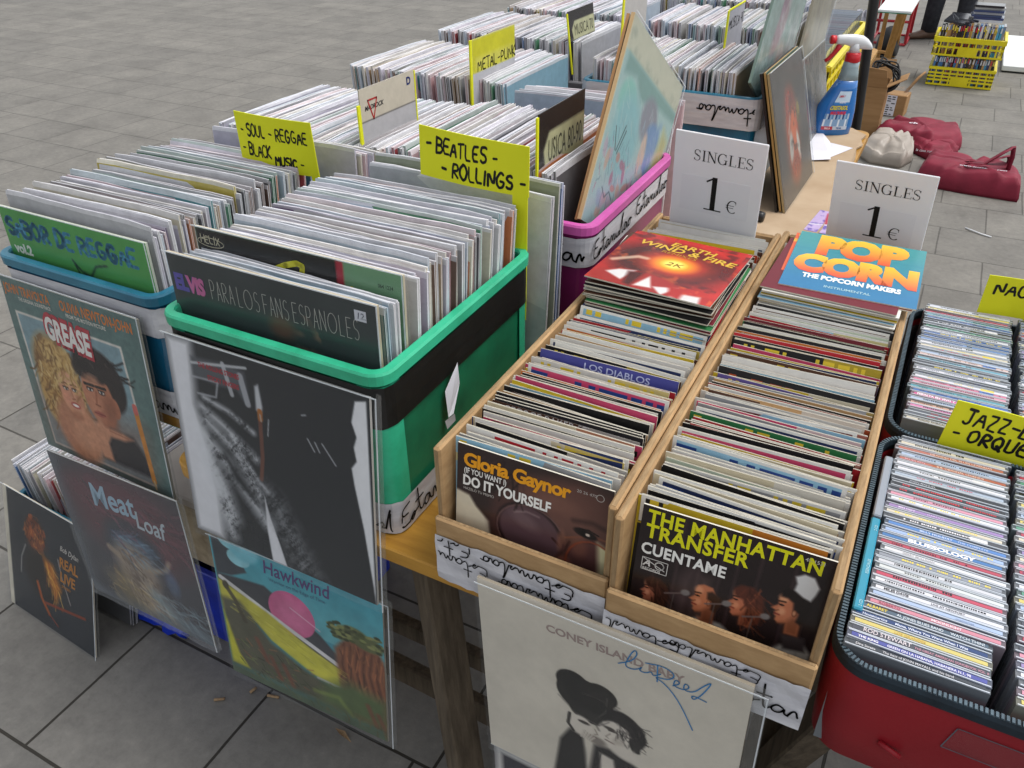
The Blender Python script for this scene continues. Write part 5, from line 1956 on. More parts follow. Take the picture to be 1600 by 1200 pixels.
a.poly([(-.1, 1.0), (1.1, 1.0), (1.1, 1.3), (-.1, 1.3)], '#565b40', .04, .8)
a.mottle(12, .10, 7)
mb = cover_mb(a, .315, .004, 'gloss_print', '#b0a89a')
fit(mb, 'Hawkwind', .102, -.0360, .122, .0270, '#5a4a78', bold=.015, shear=.1)
fit(mb, 'Warrior on the Edge of Time', .110, -.0500, .104, .0075, '#4a6480')
big_cover('record_sleeve', 'colourful landscape sleeve with a pink sun, hung below the charcoal sleeve', mb, (-.4455, .0187, .6008), (-4.1, 2.0, 3.0), over=.014, flap=.004, group='picture sleeves hung from the front edge')

# dark maroon painting
a = Art(180, '#2e2d36')
a.ell(.55, .30, .50, .30, '#552731', .6)
a.ell(.35, .20, .30, .12, '#5c2c38', .8)
a.ell(.52, .50, .24, .20, '#1c2433', .3)
a.ell(.52, .46, .16, .07, '#466078', .6)
a.ell(.50, .62, .18, .16, '#8d7d6e', .6)
a.poly([(.42, .56), (.56, .55), (.64, .75), (.80, 1), (.45, 1), (.38, .78)], '#8f8070', .06)
a.line([(.42, .62), (.30, .56)], .05, '#93816e', .9, .02)
a.line([(.60, .62), (.76, .55), (.80, .48)], .035, '#93816e', .9, .02)
nn = a.noise(16, 3)
a.put((nn - .5) * 4 * ((a.u - .55) ** 2 + (a.v - .8) ** 2 < .09), '#5d4a40', .7)
a.poly([(.22, .80), (.36, .74), (.50, .96), (.3, 1)], '#a08a58', .10, .7)
a.strokes(150, (.36, .52, .74, 1.0), ['#b3a08a', '#6c5846', '#8f7c68', '#4f4034', '#c2b29a'], .10, .010, 65, 3, .7, lambda x, y: abs(x - .42 - (y - .5) * .28) < .15)
a.strokes(90, (.2, .1, .95, .45), ['#6b3542', '#3c1f2a', '#7a4450', '#2c2030'], .16, .014, 20, 8, .5)
a.strokes(90, (.55, .75, 1, 1.0), ['#8fa6ae', '#5c727a', '#a8bcc2', '#46585f'], .14, .010, 30, 9, .6)
a.strokes(60, (.15, .72, .5, 1.0), ['#b89e62', '#7a6640', '#544a3a'], .10, .010, 40, 19, .6)
a.strokes(50, (.36, .40, .68, .56), ['#5c7a94', '#2c3a50', '#7c98ac'], .12, .010, 5, 29, .6)
a.line([(.60, .80), (.78, .92), (.95, .96)], .09, '#79909a', .6, .08)
a.ell(.78, .64, .05, .09, '#4f6c92', .9, 0, .6)
a.put(np.clip(.12 - a.u, 0, 1) * 8, '#55606a', .7)
a.put(np.clip(a.v - .90, 0, 1) * 8, '#5a646c', .8)
a.mottle(8, .12, 5)
mb = cover_mb(a, .315, .004, 'gloss_print', '#8f8a80')
fit(mb, 'Meat', .092, -.0830, .112, .0460, '#93aec0', bold=.02, shear=.15, rot=4)
fit(mb, 'Loaf', .196, -.0950, .072, .0360, '#a9b4bc', bold=.015, shear=.1, rot=-3)
big_cover('record_sleeve', 'dark maroon painted sleeve with pale blue lettering, hung below the couple portrait', mb, (-.8161, .0226, .6287), (-4.2, -2.6, -.7), over=.010, flap=.008, group='picture sleeves hung from the front edge', smt='haze_clear')

# black sleeve with an orange lit musician
a = Art(180, '#2f3237')
a.put(np.clip(.055 - a.u, 0, 1) * 60, '#c6bfae', 1)
a.ell(.36, .27, .12, .14, '#5c2f1d', .3)
a.ell(.38, .30, .085, .11, '#73412a', .4)
a.put((a.noise(18, 5) - .5) * 5 * (((a.u - .36) / .13) ** 2 + ((a.v - .26) / .15) ** 2 < 1), '#a35026', .8)
a.poly([(.24, .44), (.36, .40), (.52, .42), (.60, .56), (.56, .78), (.30, .76), (.20, .60)], '#24201f', .03)
a.poly([(.44, .40), (.56, .44), (.64, .60), (.58, .74), (.50, .60)], '#b06a26', .03)
a.line([(.48, .46), (.56, .60)], .03, '#d99a3c', .8, .02)
a.strokes(90, (.24, .13, .50, .40), ['#b8602a', '#5a2a18', '#c8803a', '#33190f'], .05, .008, 80, 3, .8, lambda x, y: ((x - .36) / .12) ** 2 + ((y - .26) / .14) ** 2 < 1, .9)
a.strokes(60, (.42, .42, .64, .74), ['#d99a3c', '#7a4418', '#f0bc5a', '#8a3c1c'], .10, .009, 65, 5, .7, lambda x, y: abs(x - .5 - (y - .5) * .3) < .07)
a.line([(.24, .40), (.18, .52), (.16, .66)], .014, '#8e8a86', .8)
a.line([(.62, .36), (.66, .50), (.74, .68)], .012, '#a89a94', .8)
a.line([(.36, .66), (.40, .78), (.48, .88)], .03, '#b4541e', .9, .02)
a.line([(.44, .80), (.90, .72)], .022, '#8f3a20', .9, .015)
a.line([(.48, .88), (.58, .94)], .012, '#a03a20', .8)
a.mottle(9, .08, 3)
mb = cover_mb(a, .315, .004, 'gloss_print', '#c4bca8')
txt(mb, 'Bob Dylan', .205, -.085, .019, '#cfc9c0', .004, 'gloss_print', .0, .25, .8, rot=-3)
txt(mb, 'REAL', .200, -.128, .036, '#b5742a', .004, 'gloss_print', .03, .1, .8)
txt(mb, 'LIVE', .200, -.165, .036, '#b5742a', .004, 'gloss_print', .03, .1, .8)
txt(mb, 'STEREO', .205, -.180, .009, '#b5742a', .004, 'gloss_print', .02)
big_cover('record_sleeve', 'black sleeve with an orange lit musician leaning on the ground crate', mb, (-1.2623, .1195, .3010), (-16.6, 0, -3.5), over=.008, group='records in the ground crate')

# pale sleeve with a dark hat
a = Art(230, '#d6cebf')
a.mottle(3, .05, 1)
a.shift(.155, -.035, .80)
a.ell(.345, .56, .145, .125, '#23211f', .05, 18)
a.ell(.285, .49, .085, .08, '#23211f', .08)
a.ell(.42, .50, .085, .075, '#25221f', .08)
a.ell(.37, .66, .10, .07, '#23211f', .1)
a.line([(.455, .50), (.45, .60), (.41, .67)], .006, '#5a5550', .8)
a.ell(.55, .66, .09, .12, '#1f1c1c', .12, -35)
a.ell(.50, .74, .085, .10, '#dcd3c6', .15, 10)
a.ell(.60, .74, .03, .05, '#1f1c1c', .3)
a.ell(.605, .785, .022, .018, '#1f1c1c', .4)
a.ell(.475, .705, .028, .012, '#4a433e', .5)
a.ell(.33, .78, .06, .075, '#dad1c4', .2)
a.ell(.345, .745, .03, .012, '#4f4844', .5)
a.line([(.27, .72), (.262, .80), (.29, .84)], .018, '#2a2624', .9)
a.ell(.41, .84, .05, .03, '#8a8178', .6)
a.poly([(.27, .84), (.34, .86), (.38, 1.3), (.18, 1.3), (.22, .95)], '#201e1e', .012)
a.poly([(.40, .88), (.47, .86), (.60, .90), (.72, .95), (.82, 1.3), (.36, 1.3)], '#232021', .015)
a.poly([(.43, .92), (.50, .93), (.54, 1.2), (.44, 1.2)], '#dcd3c6', .01)
a.strokes(120, (.50, .56, .66, .82), ['#3a3433', '#121010', '#4c4442', '#1c1818'], .06, .007, 60, 5, .8, lambda x, y: ((x - .565) / .075) ** 2 + ((y - .665) / .11) ** 2 < 1, .6)
a.strokes(60, (.20, .44, .50, .70), ['#332f2d', '#141211', '#3d3836'], .10, .012, 20, 6, .6, lambda x, y: ((x - .345) / .13) ** 2 + ((y - .57) / .11) ** 2 < 1, .4)
a.line([(.21, .62), (.30, .70), (.42, .72), (.47, .66)], .007, '#6a6460', .7)
a.line([(.47, .72), (.505, .715)], .010, '#3a3230', .9)
a.line([(.478, .74), (.455, .775), (.47, .78)], .006, '#8d8177', .9)
a.line([(.455, .80), (.50, .805)], .009, '#6d5a54', .9)
a.ell(.52, .79, .03, .035, '#b4a99c', .9, 0, .7)
a.line([(.32, .745), (.36, .74)], .010, '#3a3230', .9)
a.line([(.40, .76), (.415, .79), (.40, .80)], .007, '#8d8177', .9)
a.line([(.38, .82), (.41, .82)], .008, '#6d5a54', .9)
for q in range(5):
    a.line([(.33 + .012 * q, .86), (.345 + .014 * q, .80 + .006 * q)], .010, '#cfc5b8', .9)
    a.line([(.338 + .012 * q, .86), (.352 + .014 * q, .80 + .006 * q)], .003, '#8f8478', .9)
a.line([(.44, .90), (.40, 1.2)], .006, '#3e3a39', .9)
a.line([(.56, .92), (.60, 1.2)], .006, '#3e3a39', .9)
a.ell(.30, 1.0, .05, .10, '#2e2b2a', .9, 0, .6)
a.ell(.56, .84, .07, .05, '#d8cfc2', .5)
mb = cover_mb(a, .315, .004, 'gloss_print', '#a89e8c')
fit(mb, 'CONEY ISLAND BABY', .088, -.0420, .160, .0110, '#a28f88', bold=.03, rot=2)
for pts in ([(.175, -.082), (.19, -.070), (.196, -.055), (.192, -.050), (.186, -.066), (.182, -.082), (.19, -.083), (.198, -.078), (.202, -.072), (.198, -.080), (.206, -.080), (.212, -.073), (.214, -.080), (.222, -.072)],
            [(.218, -.060), (.219, -.086)], [(.205, -.064), (.225, -.058), (.238, -.064), (.232, -.076), (.214, -.080), (.228, -.084), (.245, -.104), (.262, -.140)],
            [(.236, -.082), (.244, -.074), (.238, -.070), (.236, -.082), (.248, -.082), (.254, -.074), (.248, -.070), (.247, -.082), (.258, -.080), (.268, -.062), (.276, -.052), (.266, -.080), (.258, -.092), (.256, -.084), (.272, -.086)]):
    put2d(mb, ribbon(smooth_line(pts, 2), .0015), 0, .036, -.0027, 'gloss_print', rgba('#3a86c0'))
big_cover('record_sleeve', 'cream sleeve with a dark hatted pair and a blue signature, hung under the wooden boxes', mb, (.0626, -.0190, .7935), (-.4, -2.2, -1.7), over=.016, flap=-.004, group='picture sleeves hung from the front edge')

# lowest sleeve, dark with a white margin
a = Art(40, '#3b3a42')
a.poly([(0, 0), (1, 0), (1, .03), (.035, .03), (.035, 1), (0, 1)], '#d0ccc8', .004)
a.mottle(4, .15)
mb = cover_mb(a, .315, .004, 'gloss_print', '#b8b0a0')
big_cover('record_sleeve', 'dark sleeve with a white margin, hung lowest below the cream sleeve', mb, (.0745, -.0150, .4694), (0, -1.1, -1.1), over=.010, group='picture sleeves hung from the front edge')

# green crate: frontmost dark sleeve, and the black and green one behind it
a = Art(130, '#34393a')
a.put(a.v * .9, '#26423e', .8)
a.mottle(5, .10, 6)
nn = a.noise(12, 6)
a.ell(.42, .52, .10, .09, '#b8823e', .6, 20)
a.ell(.46, .50, .05, .05, '#d8b070', .8)
a.ell(.58, .58, .09, .06, '#a0623a', .7)
a.ell(.66, .52, .08, .10, '#c39a62', .6)
a.put((nn - .45) * 5 * (((a.u - .66) / .08) ** 2 + ((a.v - .28) / .16) ** 2 < 1), '#8a6a56', .7)
a.ell(.55, .20, .06, .05, '#5e4438', .8)
a.line([(.70, .36), (.74, .42)], .012, '#bcae9e', .7)
mb = cover_mb(a, .315, .004, 'gloss_print', '#b9ad94')
fit(mb, 'ELVIS', .006, -.0480, .050, .0200, '#5d54a8', bold=.06, sp=.95)
fit(mb, 'VIS', .0262, -.0480, .0298, .0200, '#c76a9c', bold=.06, sp=.95, lay=2)
xx, zz = .066, -.0500
PEN = 'PARA LOS FANS ESPANOLES'
tot = sum((ADV.get(ch, 1.0) * (1.3 if ch == 'O' else .95) if ch != ' ' else .35) for ch in PEN)
k_ = .225 / tot
for ch in PEN:
    ad_ = (ADV.get(ch, 1.0) * (1.3 if ch == 'O' else .95) if ch != ' ' else .35) * k_
    for st in ST.get(ch, []):
        put2d(mb, ribbon([(xx + p[0] * ad_ * .82, zz + p[1] * .0185) for p in st], .0007), 0, 0, -.0024, 'gloss_print', rgba('#c0beb6'))
    xx += ad_
mb.face([(.284, -.0026, -.0245), (.300, -.0026, -.0245), (.300, -.0026, -.011), (.284, -.0026, -.011)], 'gloss_print', rgba('#d4d4dc'))
txt(mb, '12.', .286, -.0215, .011, '#22264a', .004, 'gloss_print', .02, .15, lay=2)
big_cover('record_sleeve', 'dark sleeve with violet and pink letters and a price sticker, frontmost in the green crate', mb, (-.4085, .0500, 1.0710), (-2.2, .4, .6), over=.004, flap=.003, group='records in the green crate')

a = Art(90, '#6f9a74')
a.poly([(0, 0), (.71, 0), (.71, 1), (0, 1)], '#1b1a1b', .004)
a.poly([(.705, 0), (.735, 0), (.735, 1), (.705, 1)], '#a8283a', .003)
a.poly([(.86, .44), (1, .44), (1, .5), (.86, .5)], '#a8283a', .004)
a.poly([(.86, .5), (1, .5), (1, 1), (.86, 1)], '#2b2d36', .004)
mb = cover_mb(a, .315, .004, 'gloss_print', '#c4b9a0')
put2d(mb, ribbon(smooth_line([(.085, -.075), (.115, -.052), (.152, -.040), (.148, -.060), (.140, -.11)], 1), .0075), .020, .026, -.0027, 'gloss_print', rgba('#d6d01e'))
for pts in ([(.160, -.066), (.158, -.082), (.166, -.086), (.174, -.066), (.175, -.086)], [(.188, -.086), (.186, -.066), (.196, -.062)], [(.206, -.062), (.204, -.080), (.214, -.082), (.226, -.050), (.216, -.10)]):
    put2d(mb, ribbon(smooth_line(pts, 1), .0065), .020, .026, -.0027, 'gloss_print', rgba('#d6d01e'))
put2d(mb, marker_geo('HELIX', .007, .0012, .02, 2), .008, -.020, -.0024, 'gloss_print', rgba('#c9c2a8'))
put2d(mb, ribbon(arc(.024, -.018, .022, .006, 0, 360, 18), .0009), 0, 0, -.0024, 'gloss_print', rgba('#c9c2a8'))
txt(mb, '064 1234', .280, -.022, .007, '#2c4434', .004, 'gloss_print', .01, 0, .8)
big_cover('record_sleeve', 'black and green sleeve with yellow brush script, in the green crate', mb, (-.4040, .098, 1.0870), (-3, .2, .3), over=.003, flap=.003, group='records in the green crate')

# bright green sleeve, frontmost in the turquoise crate
a = Art(130, '#4a9a4a')
a.put(a.u * .5, '#55a653', .8)
a.mottle(4, .06, 2)
a.shift(0, -.10)
body = [(.50, .33), (.62, .36), (.76, .42), (.90, .52), (1, .62), (.96, .64), (.84, .56), (.70, .48), (.56, .42)]
a.poly(body, '#1f3d2c', .01)
for pts in ([(.50, .33), (.46, .29)], [(.56, .36), (.62, .29), (.70, .27)], [(.60, .37), (.74, .36), (.95, .50)], [(.56, .42), (.50, .38), (.47, .31)], [(.70, .47), (.80, .46), (.98, .58)]):
    a.line(pts, .012, '#1f3d2c')
for x, y in ((.64, .40), (.70, .43), (.76, .46), (.82, .50), (.88, .54)):
    a.line([(x, y - .02), (x - .012, y + .025)], .008, '#4a8a4a', .8)
mb = cover_mb(a, .315, .004, 'gloss_print', '#c4c8b8')
fit(mb, 'SABOR DE REGGAE', .006, -.0430, .285, .0250, '#3a8fb4', bold=.36, lay=5, font=False)
fit(mb, 'vol.2', .010, -.0720, .042, .0150, '#dfe6d8', bold=.045)
big_cover('record_sleeve', 'bright green sleeve with blue lettering and an insect, frontmost in the turquoise crate', mb, (-.832, .104, 1.0380), (-2.5, 0, 0), over=.004, flap=.003, group='records in the turquoise crate')

# aqua sleeve balanced on its corner in the pink crate
a = Art(200, '#a3c0be')
a.poly([(0, 0), (1, 0), (1, .16), (0, .16)], '#c3c4b0', .006)
nn = a.noise(14, 2)
a.put((nn - .5) * 3 * (a.v < .15), '#8f9a8c', .5)
a.poly([(.06, .16), (1, .16), (1, .22), (.60, .24), (.38, .30), (.24, .22), (.06, .26)], '#7fa39d', .02)
a.ell(.20, .36, .13, .11, '#8cc4b8', .3)
a.ell(.28, .52, .20, .22, '#8cbcc0', .4)
a.ell(.58, .34, .14, .12, '#8a8c96', .4)
a.ell(.70, .40, .11, .08, '#6f8fb4', .4)
a.poly([(.66, .36), (.80, .30), (.76, .62), (.62, .70)], '#7896bc', .04)
a.poly([(.86, .30), (.97, .34), (.96, .72), (.80, .84), (.78, .60)], '#bdb87e', .04)
a.ell(.60, .52, .05, .12, '#cbb4a4', .4)
a.strokes(120, (.05, .25, .97, .75), ['#b4d0cc', '#86aaa8', '#9cbcc4', '#c6d4cc', '#78989c'], .09, .008, 60, 33, .6)
a.strokes(160, (.05, .55, .97, .99), ['#c98a80', '#a8b8c8', '#7c9aa4', '#d8c4b4', '#a87488', '#8cb4b0', '#5c7c84'], .06, .007, 90, 44, .7, None, .9)
for q in range(46):
    rr_ = random.Random(q)
    x, y = rr_.uniform(.06, .95), rr_.uniform(.58, .98)
    a.ell(x, y, rr_.uniform(.015, .045), rr_.uniform(.02, .06), rr_.choice(['#c07f74', '#b9a4b4', '#8fa8bc', '#c9a08c', '#a8647c', '#9cc0c0', '#cfc0b0']), .5, rr_.uniform(0, 180), .7)
for q in range(12):
    rr_ = random.Random(q + 90)
    x, y = rr_.uniform(.08, .6), rr_.uniform(.45, .9)
    a.line([(x, y), (x + rr_.uniform(-.04, .06), y + rr_.uniform(.03, .09))], .005, '#56717c', .7)
for pts in ([(.14, .50), (.20, .60)], [(.215, .60), (.27, .46)], [(.235, .61), (.29, .48)]):
    a.line(pts, .010, '#3f5558', .9)
a.line([(.16, .80), (.22, .84), (.27, .80), (.33, .83)], .010, '#4f666a', .8)
a.put(np.clip(.02 - a.u, 0, 1) * 60, '#cfc2a2', .8)
mb = cover_mb(a, .315, .006, 'gloss_print', '#c6a67a')
big_cover('record_sleeve', 'aqua painted sleeve with a cream band, propped on its corner in the pink crate', mb, (-.0489, .6807, 1.2738), (0, 31.8, 88.2), over=.004, flap=.003, group='picture sleeves propped along the aisle')
mb = cover_mb(Art(20, '#9a9688'), .315, .005, 'gloss_print', '#b9895a')
big_cover('record_sleeve', 'tan edged sleeve standing right behind the aqua one', mb, (-.0580, .684, 1.271), (0, 31, 88.6), False, group='picture sleeves propped along the aisle')

# pale green one in the blue crate, grey ones and the orange figure
a = Art(100, '#8fa49e')
a.put(a.v * .5, '#6f8a88', .9)
a.ell(.40, .45, .10, .26, '#a08a92', .6, 20)
a.ell(.36, .30, .06, .12, '#8f7484', .6, 20)
a.ell(.62, .62, .16, .14, '#b0a8a2', .7)
a.ell(.60, .70, .07, .09, '#b87a6c', .6)
a.ell(.85, .40, .14, .30, '#9aa6a4', .6)
a.put((a.noise(15, 8) - .5) * 3, '#a9b8b2', .5)
a.put((a.noise(12, 18) - .6) * 4, '#c3c9c4', .6)
a.mottle(10, .12, 4)
mb = cover_mb(a, .315, .006, 'gloss_print', '#6f8278')
big_cover('record_sleeve', 'pale green sleeve propped on its corner in the tall blue crate', mb, (.0130, 1.475, 1.312), (0, 31, 87.5), over=.005, flap=.003, group='picture sleeves propped along the aisle')
a = Art(70, '#97917f')
a.put(a.u * .5, '#8a8a86', .8)
a.mottle(7, .14, 9)
for x in (.2, .45, .6, .8):
    a.line([(x, 0), (x + .05, 1)], .03, '#a59c84', .6, .04)
mb = cover_mb(a, .315, .006, 'gloss_print', '#8a8474')
big_cover('record_sleeve', 'grey tan sleeve propped on its corner behind the pale green one', mb, (.0300, 1.93, 1.31), (0, 28, 88.5), over=.005, flap=.003, group='picture sleeves propped along the aisle')
a = Art(80, '#6c6a66')
a.mottle(8, .16, 2)
a.ell(.12, .52, .06, .16, '#a8443a', .5)
a.ell(.22, .30, .10, .20, '#55534f', .8)
mb = cover_mb(a, .315, .012, 'gloss_print', '#9a978f')
big_cover('record_sleeve', 'thick grey sleeve leaning behind the one with the orange figure', mb, (.0300, 1.80, .992), (-12.5, 0, 88.9), over=.006, group='picture sleeves leaning at the aisle')
a = Art(110, '#4c4844')
a.mottle(6, .16, 3)
a.ell(.48, .55, .20, .33, '#9c4c34', .6, 0)
a.ell(.46, .32, .13, .13, '#8a4438', .6)
a.ell(.52, .50, .09, .14, '#c0623c', .7)
a.ell(.40, .62, .06, .12, '#a8a29a', .5, 10)
a.ell(.62, .66, .04, .12, '#b9b2a8', .5, -10)
a.line([(.36, .50), (.44, .40)], .03, '#b0a89e', .8, .03)
a.ell(.70, .42, .05, .09, '#7d6c3a', .6)
a.ell(.50, .80, .14, .10, '#8c4430', .7)
a.put((a.noise(16, 4) - .58) * 4, '#3a3634', .6)
mb = cover_mb(a, .315, .005, 'gloss_print', '#a8946a')
big_cover('record_sleeve', 'dark sleeve with an orange figure leaning beside the spray bottle', mb, (.0440, 1.3095, 1.0640), (-16.2, 0, 88.8), over=.004, flap=.003, group='picture sleeves leaning at the aisle')
mb = cover_mb(Art(20, '#3a5a52'), .315, .005, 'gloss_print', '#c09a5e')
big_cover('record_sleeve', 'tan edged sleeve directly behind the one with the orange figure', mb, (.0360, 1.313, 1.0655), (-16.0, 0, 88.8), False, group='picture sleeves leaning at the aisle')
mb = cover_mb(Art(20, '#22201f'), .315, .005, 'gloss_print', '#2a2624')
big_cover('record_sleeve', 'black edged sleeve second behind the one with the orange figure', mb, (.0290, 1.306, 1.0640), (-15.8, 0, 88.8), False, group='picture sleeves leaning at the aisle')

# ================================================================== RED CASES OF CDS
CT = .850


def red_case(label, x0, y0, x1, y1, z0, zr, pocket=False):
    t = root('zipped_case', ((x0 + x1) / 2, (y0 + y1) / 2, z0), label, 'case', 'red zipped cases full of CDs')

    def ring(ins, z, r=.038):
        return rr_loop(x0 + ins, y0 + ins, x1 - ins, y1 - ins, max(.006, r - ins), z, 8)
    mb = MB()
    mb.loft([ring(.010, z0), ring(.004, z0 + .006), ring(.0005, z0 + .05), ring(0, zr - .012), ring(.003, zr - .003), ring(.006, zr - .002), ring(.0062, zr - .02), ring(.0068, z0 + .006)], 'red_case', smooth=True)
    mb.build('shell', t)
    mb = MB()
    mb.loft([ring(.0069, z0 + .007), ring(.0069, zr - .022), ring(.009, zr - .022), ring(.009, z0 + .009)], 'dark_lining', False, True)
    mb.build('lining', t)
    mb = MB()
    mb.loft([ring(-.0012, zr - .010), ring(-.0012, zr - .001), ring(.0005, zr + .0035), ring(.0065, zr + .0035), ring(.0075, zr - .003), ring(.0066, zr - .010)], 'zip', False, False, False, closed_prof=True)
    lp_ = ring(.0035, zr + .0035)
    L = 0
    pts = [Vector(p) for p in lp_] + [Vector(lp_[0])]
    step = .0042
    nxt = 0
    for a, b in zip(pts[:-1], pts[1:]):
        d = (b - a)
        ln = d.length
        if ln < 1e-7:
            continue
        s_ = nxt
        while s_ < ln:
            p = a + d * (s_ / ln)
            ang = math.atan2(d.y, d.x)
            m4 = Matrix.Translation(p) @ Matrix.Rotation(ang, 4, 'Z')
            q = MB()
            q.box((-.0012, -.0028, -.0002), (.0012, .0028, .0016), 'zip_teeth')
            mb.add(q, m4)
            s_ += step
        nxt = s_ - ln
    mb.build('zip', t)
    if pocket:
        mb = MB()
        yf = y0 - .0012
        P = [(x0 + .112, zr - .058), (x0 + .118, zr - .026), (x1 - .07, zr - .026), (x1 - .06, zr - .058)]
        mb.face([(p[0], yf + .0002, p[1]) for p in (P[0], P[3], P[2], P[1])], 'clear')
        for a, b in zip(P, P[1:] + P[:1]):
            mb.mesh([(q[0], yf - .0003, q[1]) for q in ribbon([a, b], .0010)[0]], ribbon([a, b], .0010)[1], 'zip_teeth')
        mb.build('label_pocket', t)
        mb = MB()
        mb.tube([(x0 + .064, y0 - .0015, z0 + .055), (x0 + .085, y0 - .0055, z0 + .050)], .003, 'red_case', 8)
        mb.build('pull_tab', t)
    return t


red_case('red zipped case with a clear label pocket, nearest to the wooden boxes', .433, .004, .86, .398, TB + .001, .842, True)
red_case('red zipped case set behind the jazz card', .436, .414, .86, .800, TB + .001, .834)

CP = [('white', '#dcdce0', 9), ('grey', '#8f949c', 8), ('dark grey', '#4a4f58', 10), ('black', '#232529', 5), ('pink', '#d88fa0', 4), ('crimson', '#b5364a', 3), ('pale blue', '#a9bcd6', 5), ('blue', '#2f5c9c', 4),
      ('yellow', '#d8c65a', 2), ('lilac', '#9a86b8', 2), ('cream', '#d6ccb0', 3), ('teal', '#4a9aa8', 2), ('salmon', '#c9836a', 2), ('green', '#5a9a7c', 2)]
CPW = [p for p in CP for _ in range(p[2])]
CW, CTH, CH = .1250, .0102, .142


def cd_mb(seed, plain=False):
    """jewel case standing on its edge, spine up; local x 0..w, y thickness, z 0..h"""
    rr = random.Random(seed)
    mb = MB()
    t = CTH
    clearc = (.16, .18, .20, .85)
    dark = (.07, .08, .09, .9)
    mb.box((0, 0, 0), (CW, t, CH - .0012), 'cd', clearc, skip='t')
    mb.face([(0, 0, CH - .0012), (CW, 0, CH - .0012), (CW, t, CH - .0012), (0, t, CH - .0012)], 'cd', dark)
    # plastic lips either side, printed spine between
    mb.box((.001, .0002, CH - .0014), (CW - .001, .0016, CH), 'cd', (.55, .60, .66, .85), skip='b')
    mb.box((.001, t - .0018, CH - .0014), (CW - .001, t - .0002, CH - .0002), 'cd', (.5, .55, .6, .85), skip='b')
    mb.box((.0042, .0026, CH - .0014), (CW - .0042, t - .0030, CH - .0003), 'cd', (1, 1, 1, 0), skip='b')
    zt_ = CH - .0001
    if not plain:
        ink = rgba(rr.choice(['#e8e8ea', '#1c1c22', '#c8303a', '#e8d24a', '#2a3a6a', '#f0f0f0', '#111114']))
        x = rr.uniform(.006, .03)
        end = rr.uniform(.07, .118)
        hh = rr.uniform(.0016, .0030)
        yb = .0035 + rr.uniform(0, .001)
        while x < end:
            L = rr.uniform(.0008, .0022)
            mb.face([(x, yb, zt_), (x + L, yb, zt_), (x + L, yb + hh, zt_), (x, yb + hh, zt_)], 'cd', ink)
            x += L + rr.uniform(.0005, .0011) + (rr.random() < .14) * rr.uniform(.002, .007)
        if rr.random() < .4:
            c2 = rgba(rr.choice(['#c83a4a', '#e0c84a', '#3a6ab0', '#dcdcdc', '#2a2a2e']))
            xa = rr.choice((.0036, .088, .104))
            mb.face([(xa, .0022, zt_ - .0001), (xa + .017, .0022, zt_ - .0001), (xa + .017, t - .0025, zt_ - .0001), (xa, t - .0025, zt_ - .0001)], 'cd', c2)
    return mb


CDM = [cd_mb(q).data('cd_case') for q in range(16)]


def spine_title(items, plain_col=None):
    mb = cd_mb(0, True)
    for s_, x, sz, col, bo, sx in items:
        v, f = text_geo(s_, sz * 1.22, bo, 0, sx * .97)
        mb.mesh([(x + a, .0030 + b, CH - .0000) for a, b in v], f, 'cd', rgba(col))
    return mb.data('cd_case')


def cd_obj(m4, cn, ch, label, group, me=None):
    o = bpy.data.objects.new('cd_case', me or CDM[rnd.randrange(16)])
    COL.objects.link(o)
    o.matrix_basis = m4
    c = hx(ch)
    g_ = (c[0] + c[1] + c[2]) / 3
    o.color = (c[0] * .86 + g_ * .08, c[1] * .86 + g_ * .10, c[2] * .86 + g_ * .14, 1)
    return tag(o, label, 'CD', group)


def cd_column(x0, ya, yb, zb, where, special=None, lean=7, jx=.0012, xshift=None):
    y = ya
    k = 0
    while y + CTH < yb:
        k += 1
        cn, ch, _ = rnd.choice(CPW)
        me = None
        if special and k in special:
            cn, ch, me = special[k]
        xs = x0 + rnd.gauss(0, jx) + (xshift(y) if xshift else 0)
        m4 = Matrix.Translation((xs, y, zb + rnd.uniform(0, .002))) @ Euler((-R(lean + rnd.uniform(-.6, .6)), R(rnd.gauss(0, .25)), R(rnd.gauss(-.2, .35))), 'XYZ').to_matrix().to_4x4()
        cd_obj(m4, cn, ch, '%s-spined CD, %s from the front in the %s' % (cn, ordn(k), where), 'CDs in the ' + where, me)
        y += CTH * rnd.uniform(1.0, 1.06)
    return k


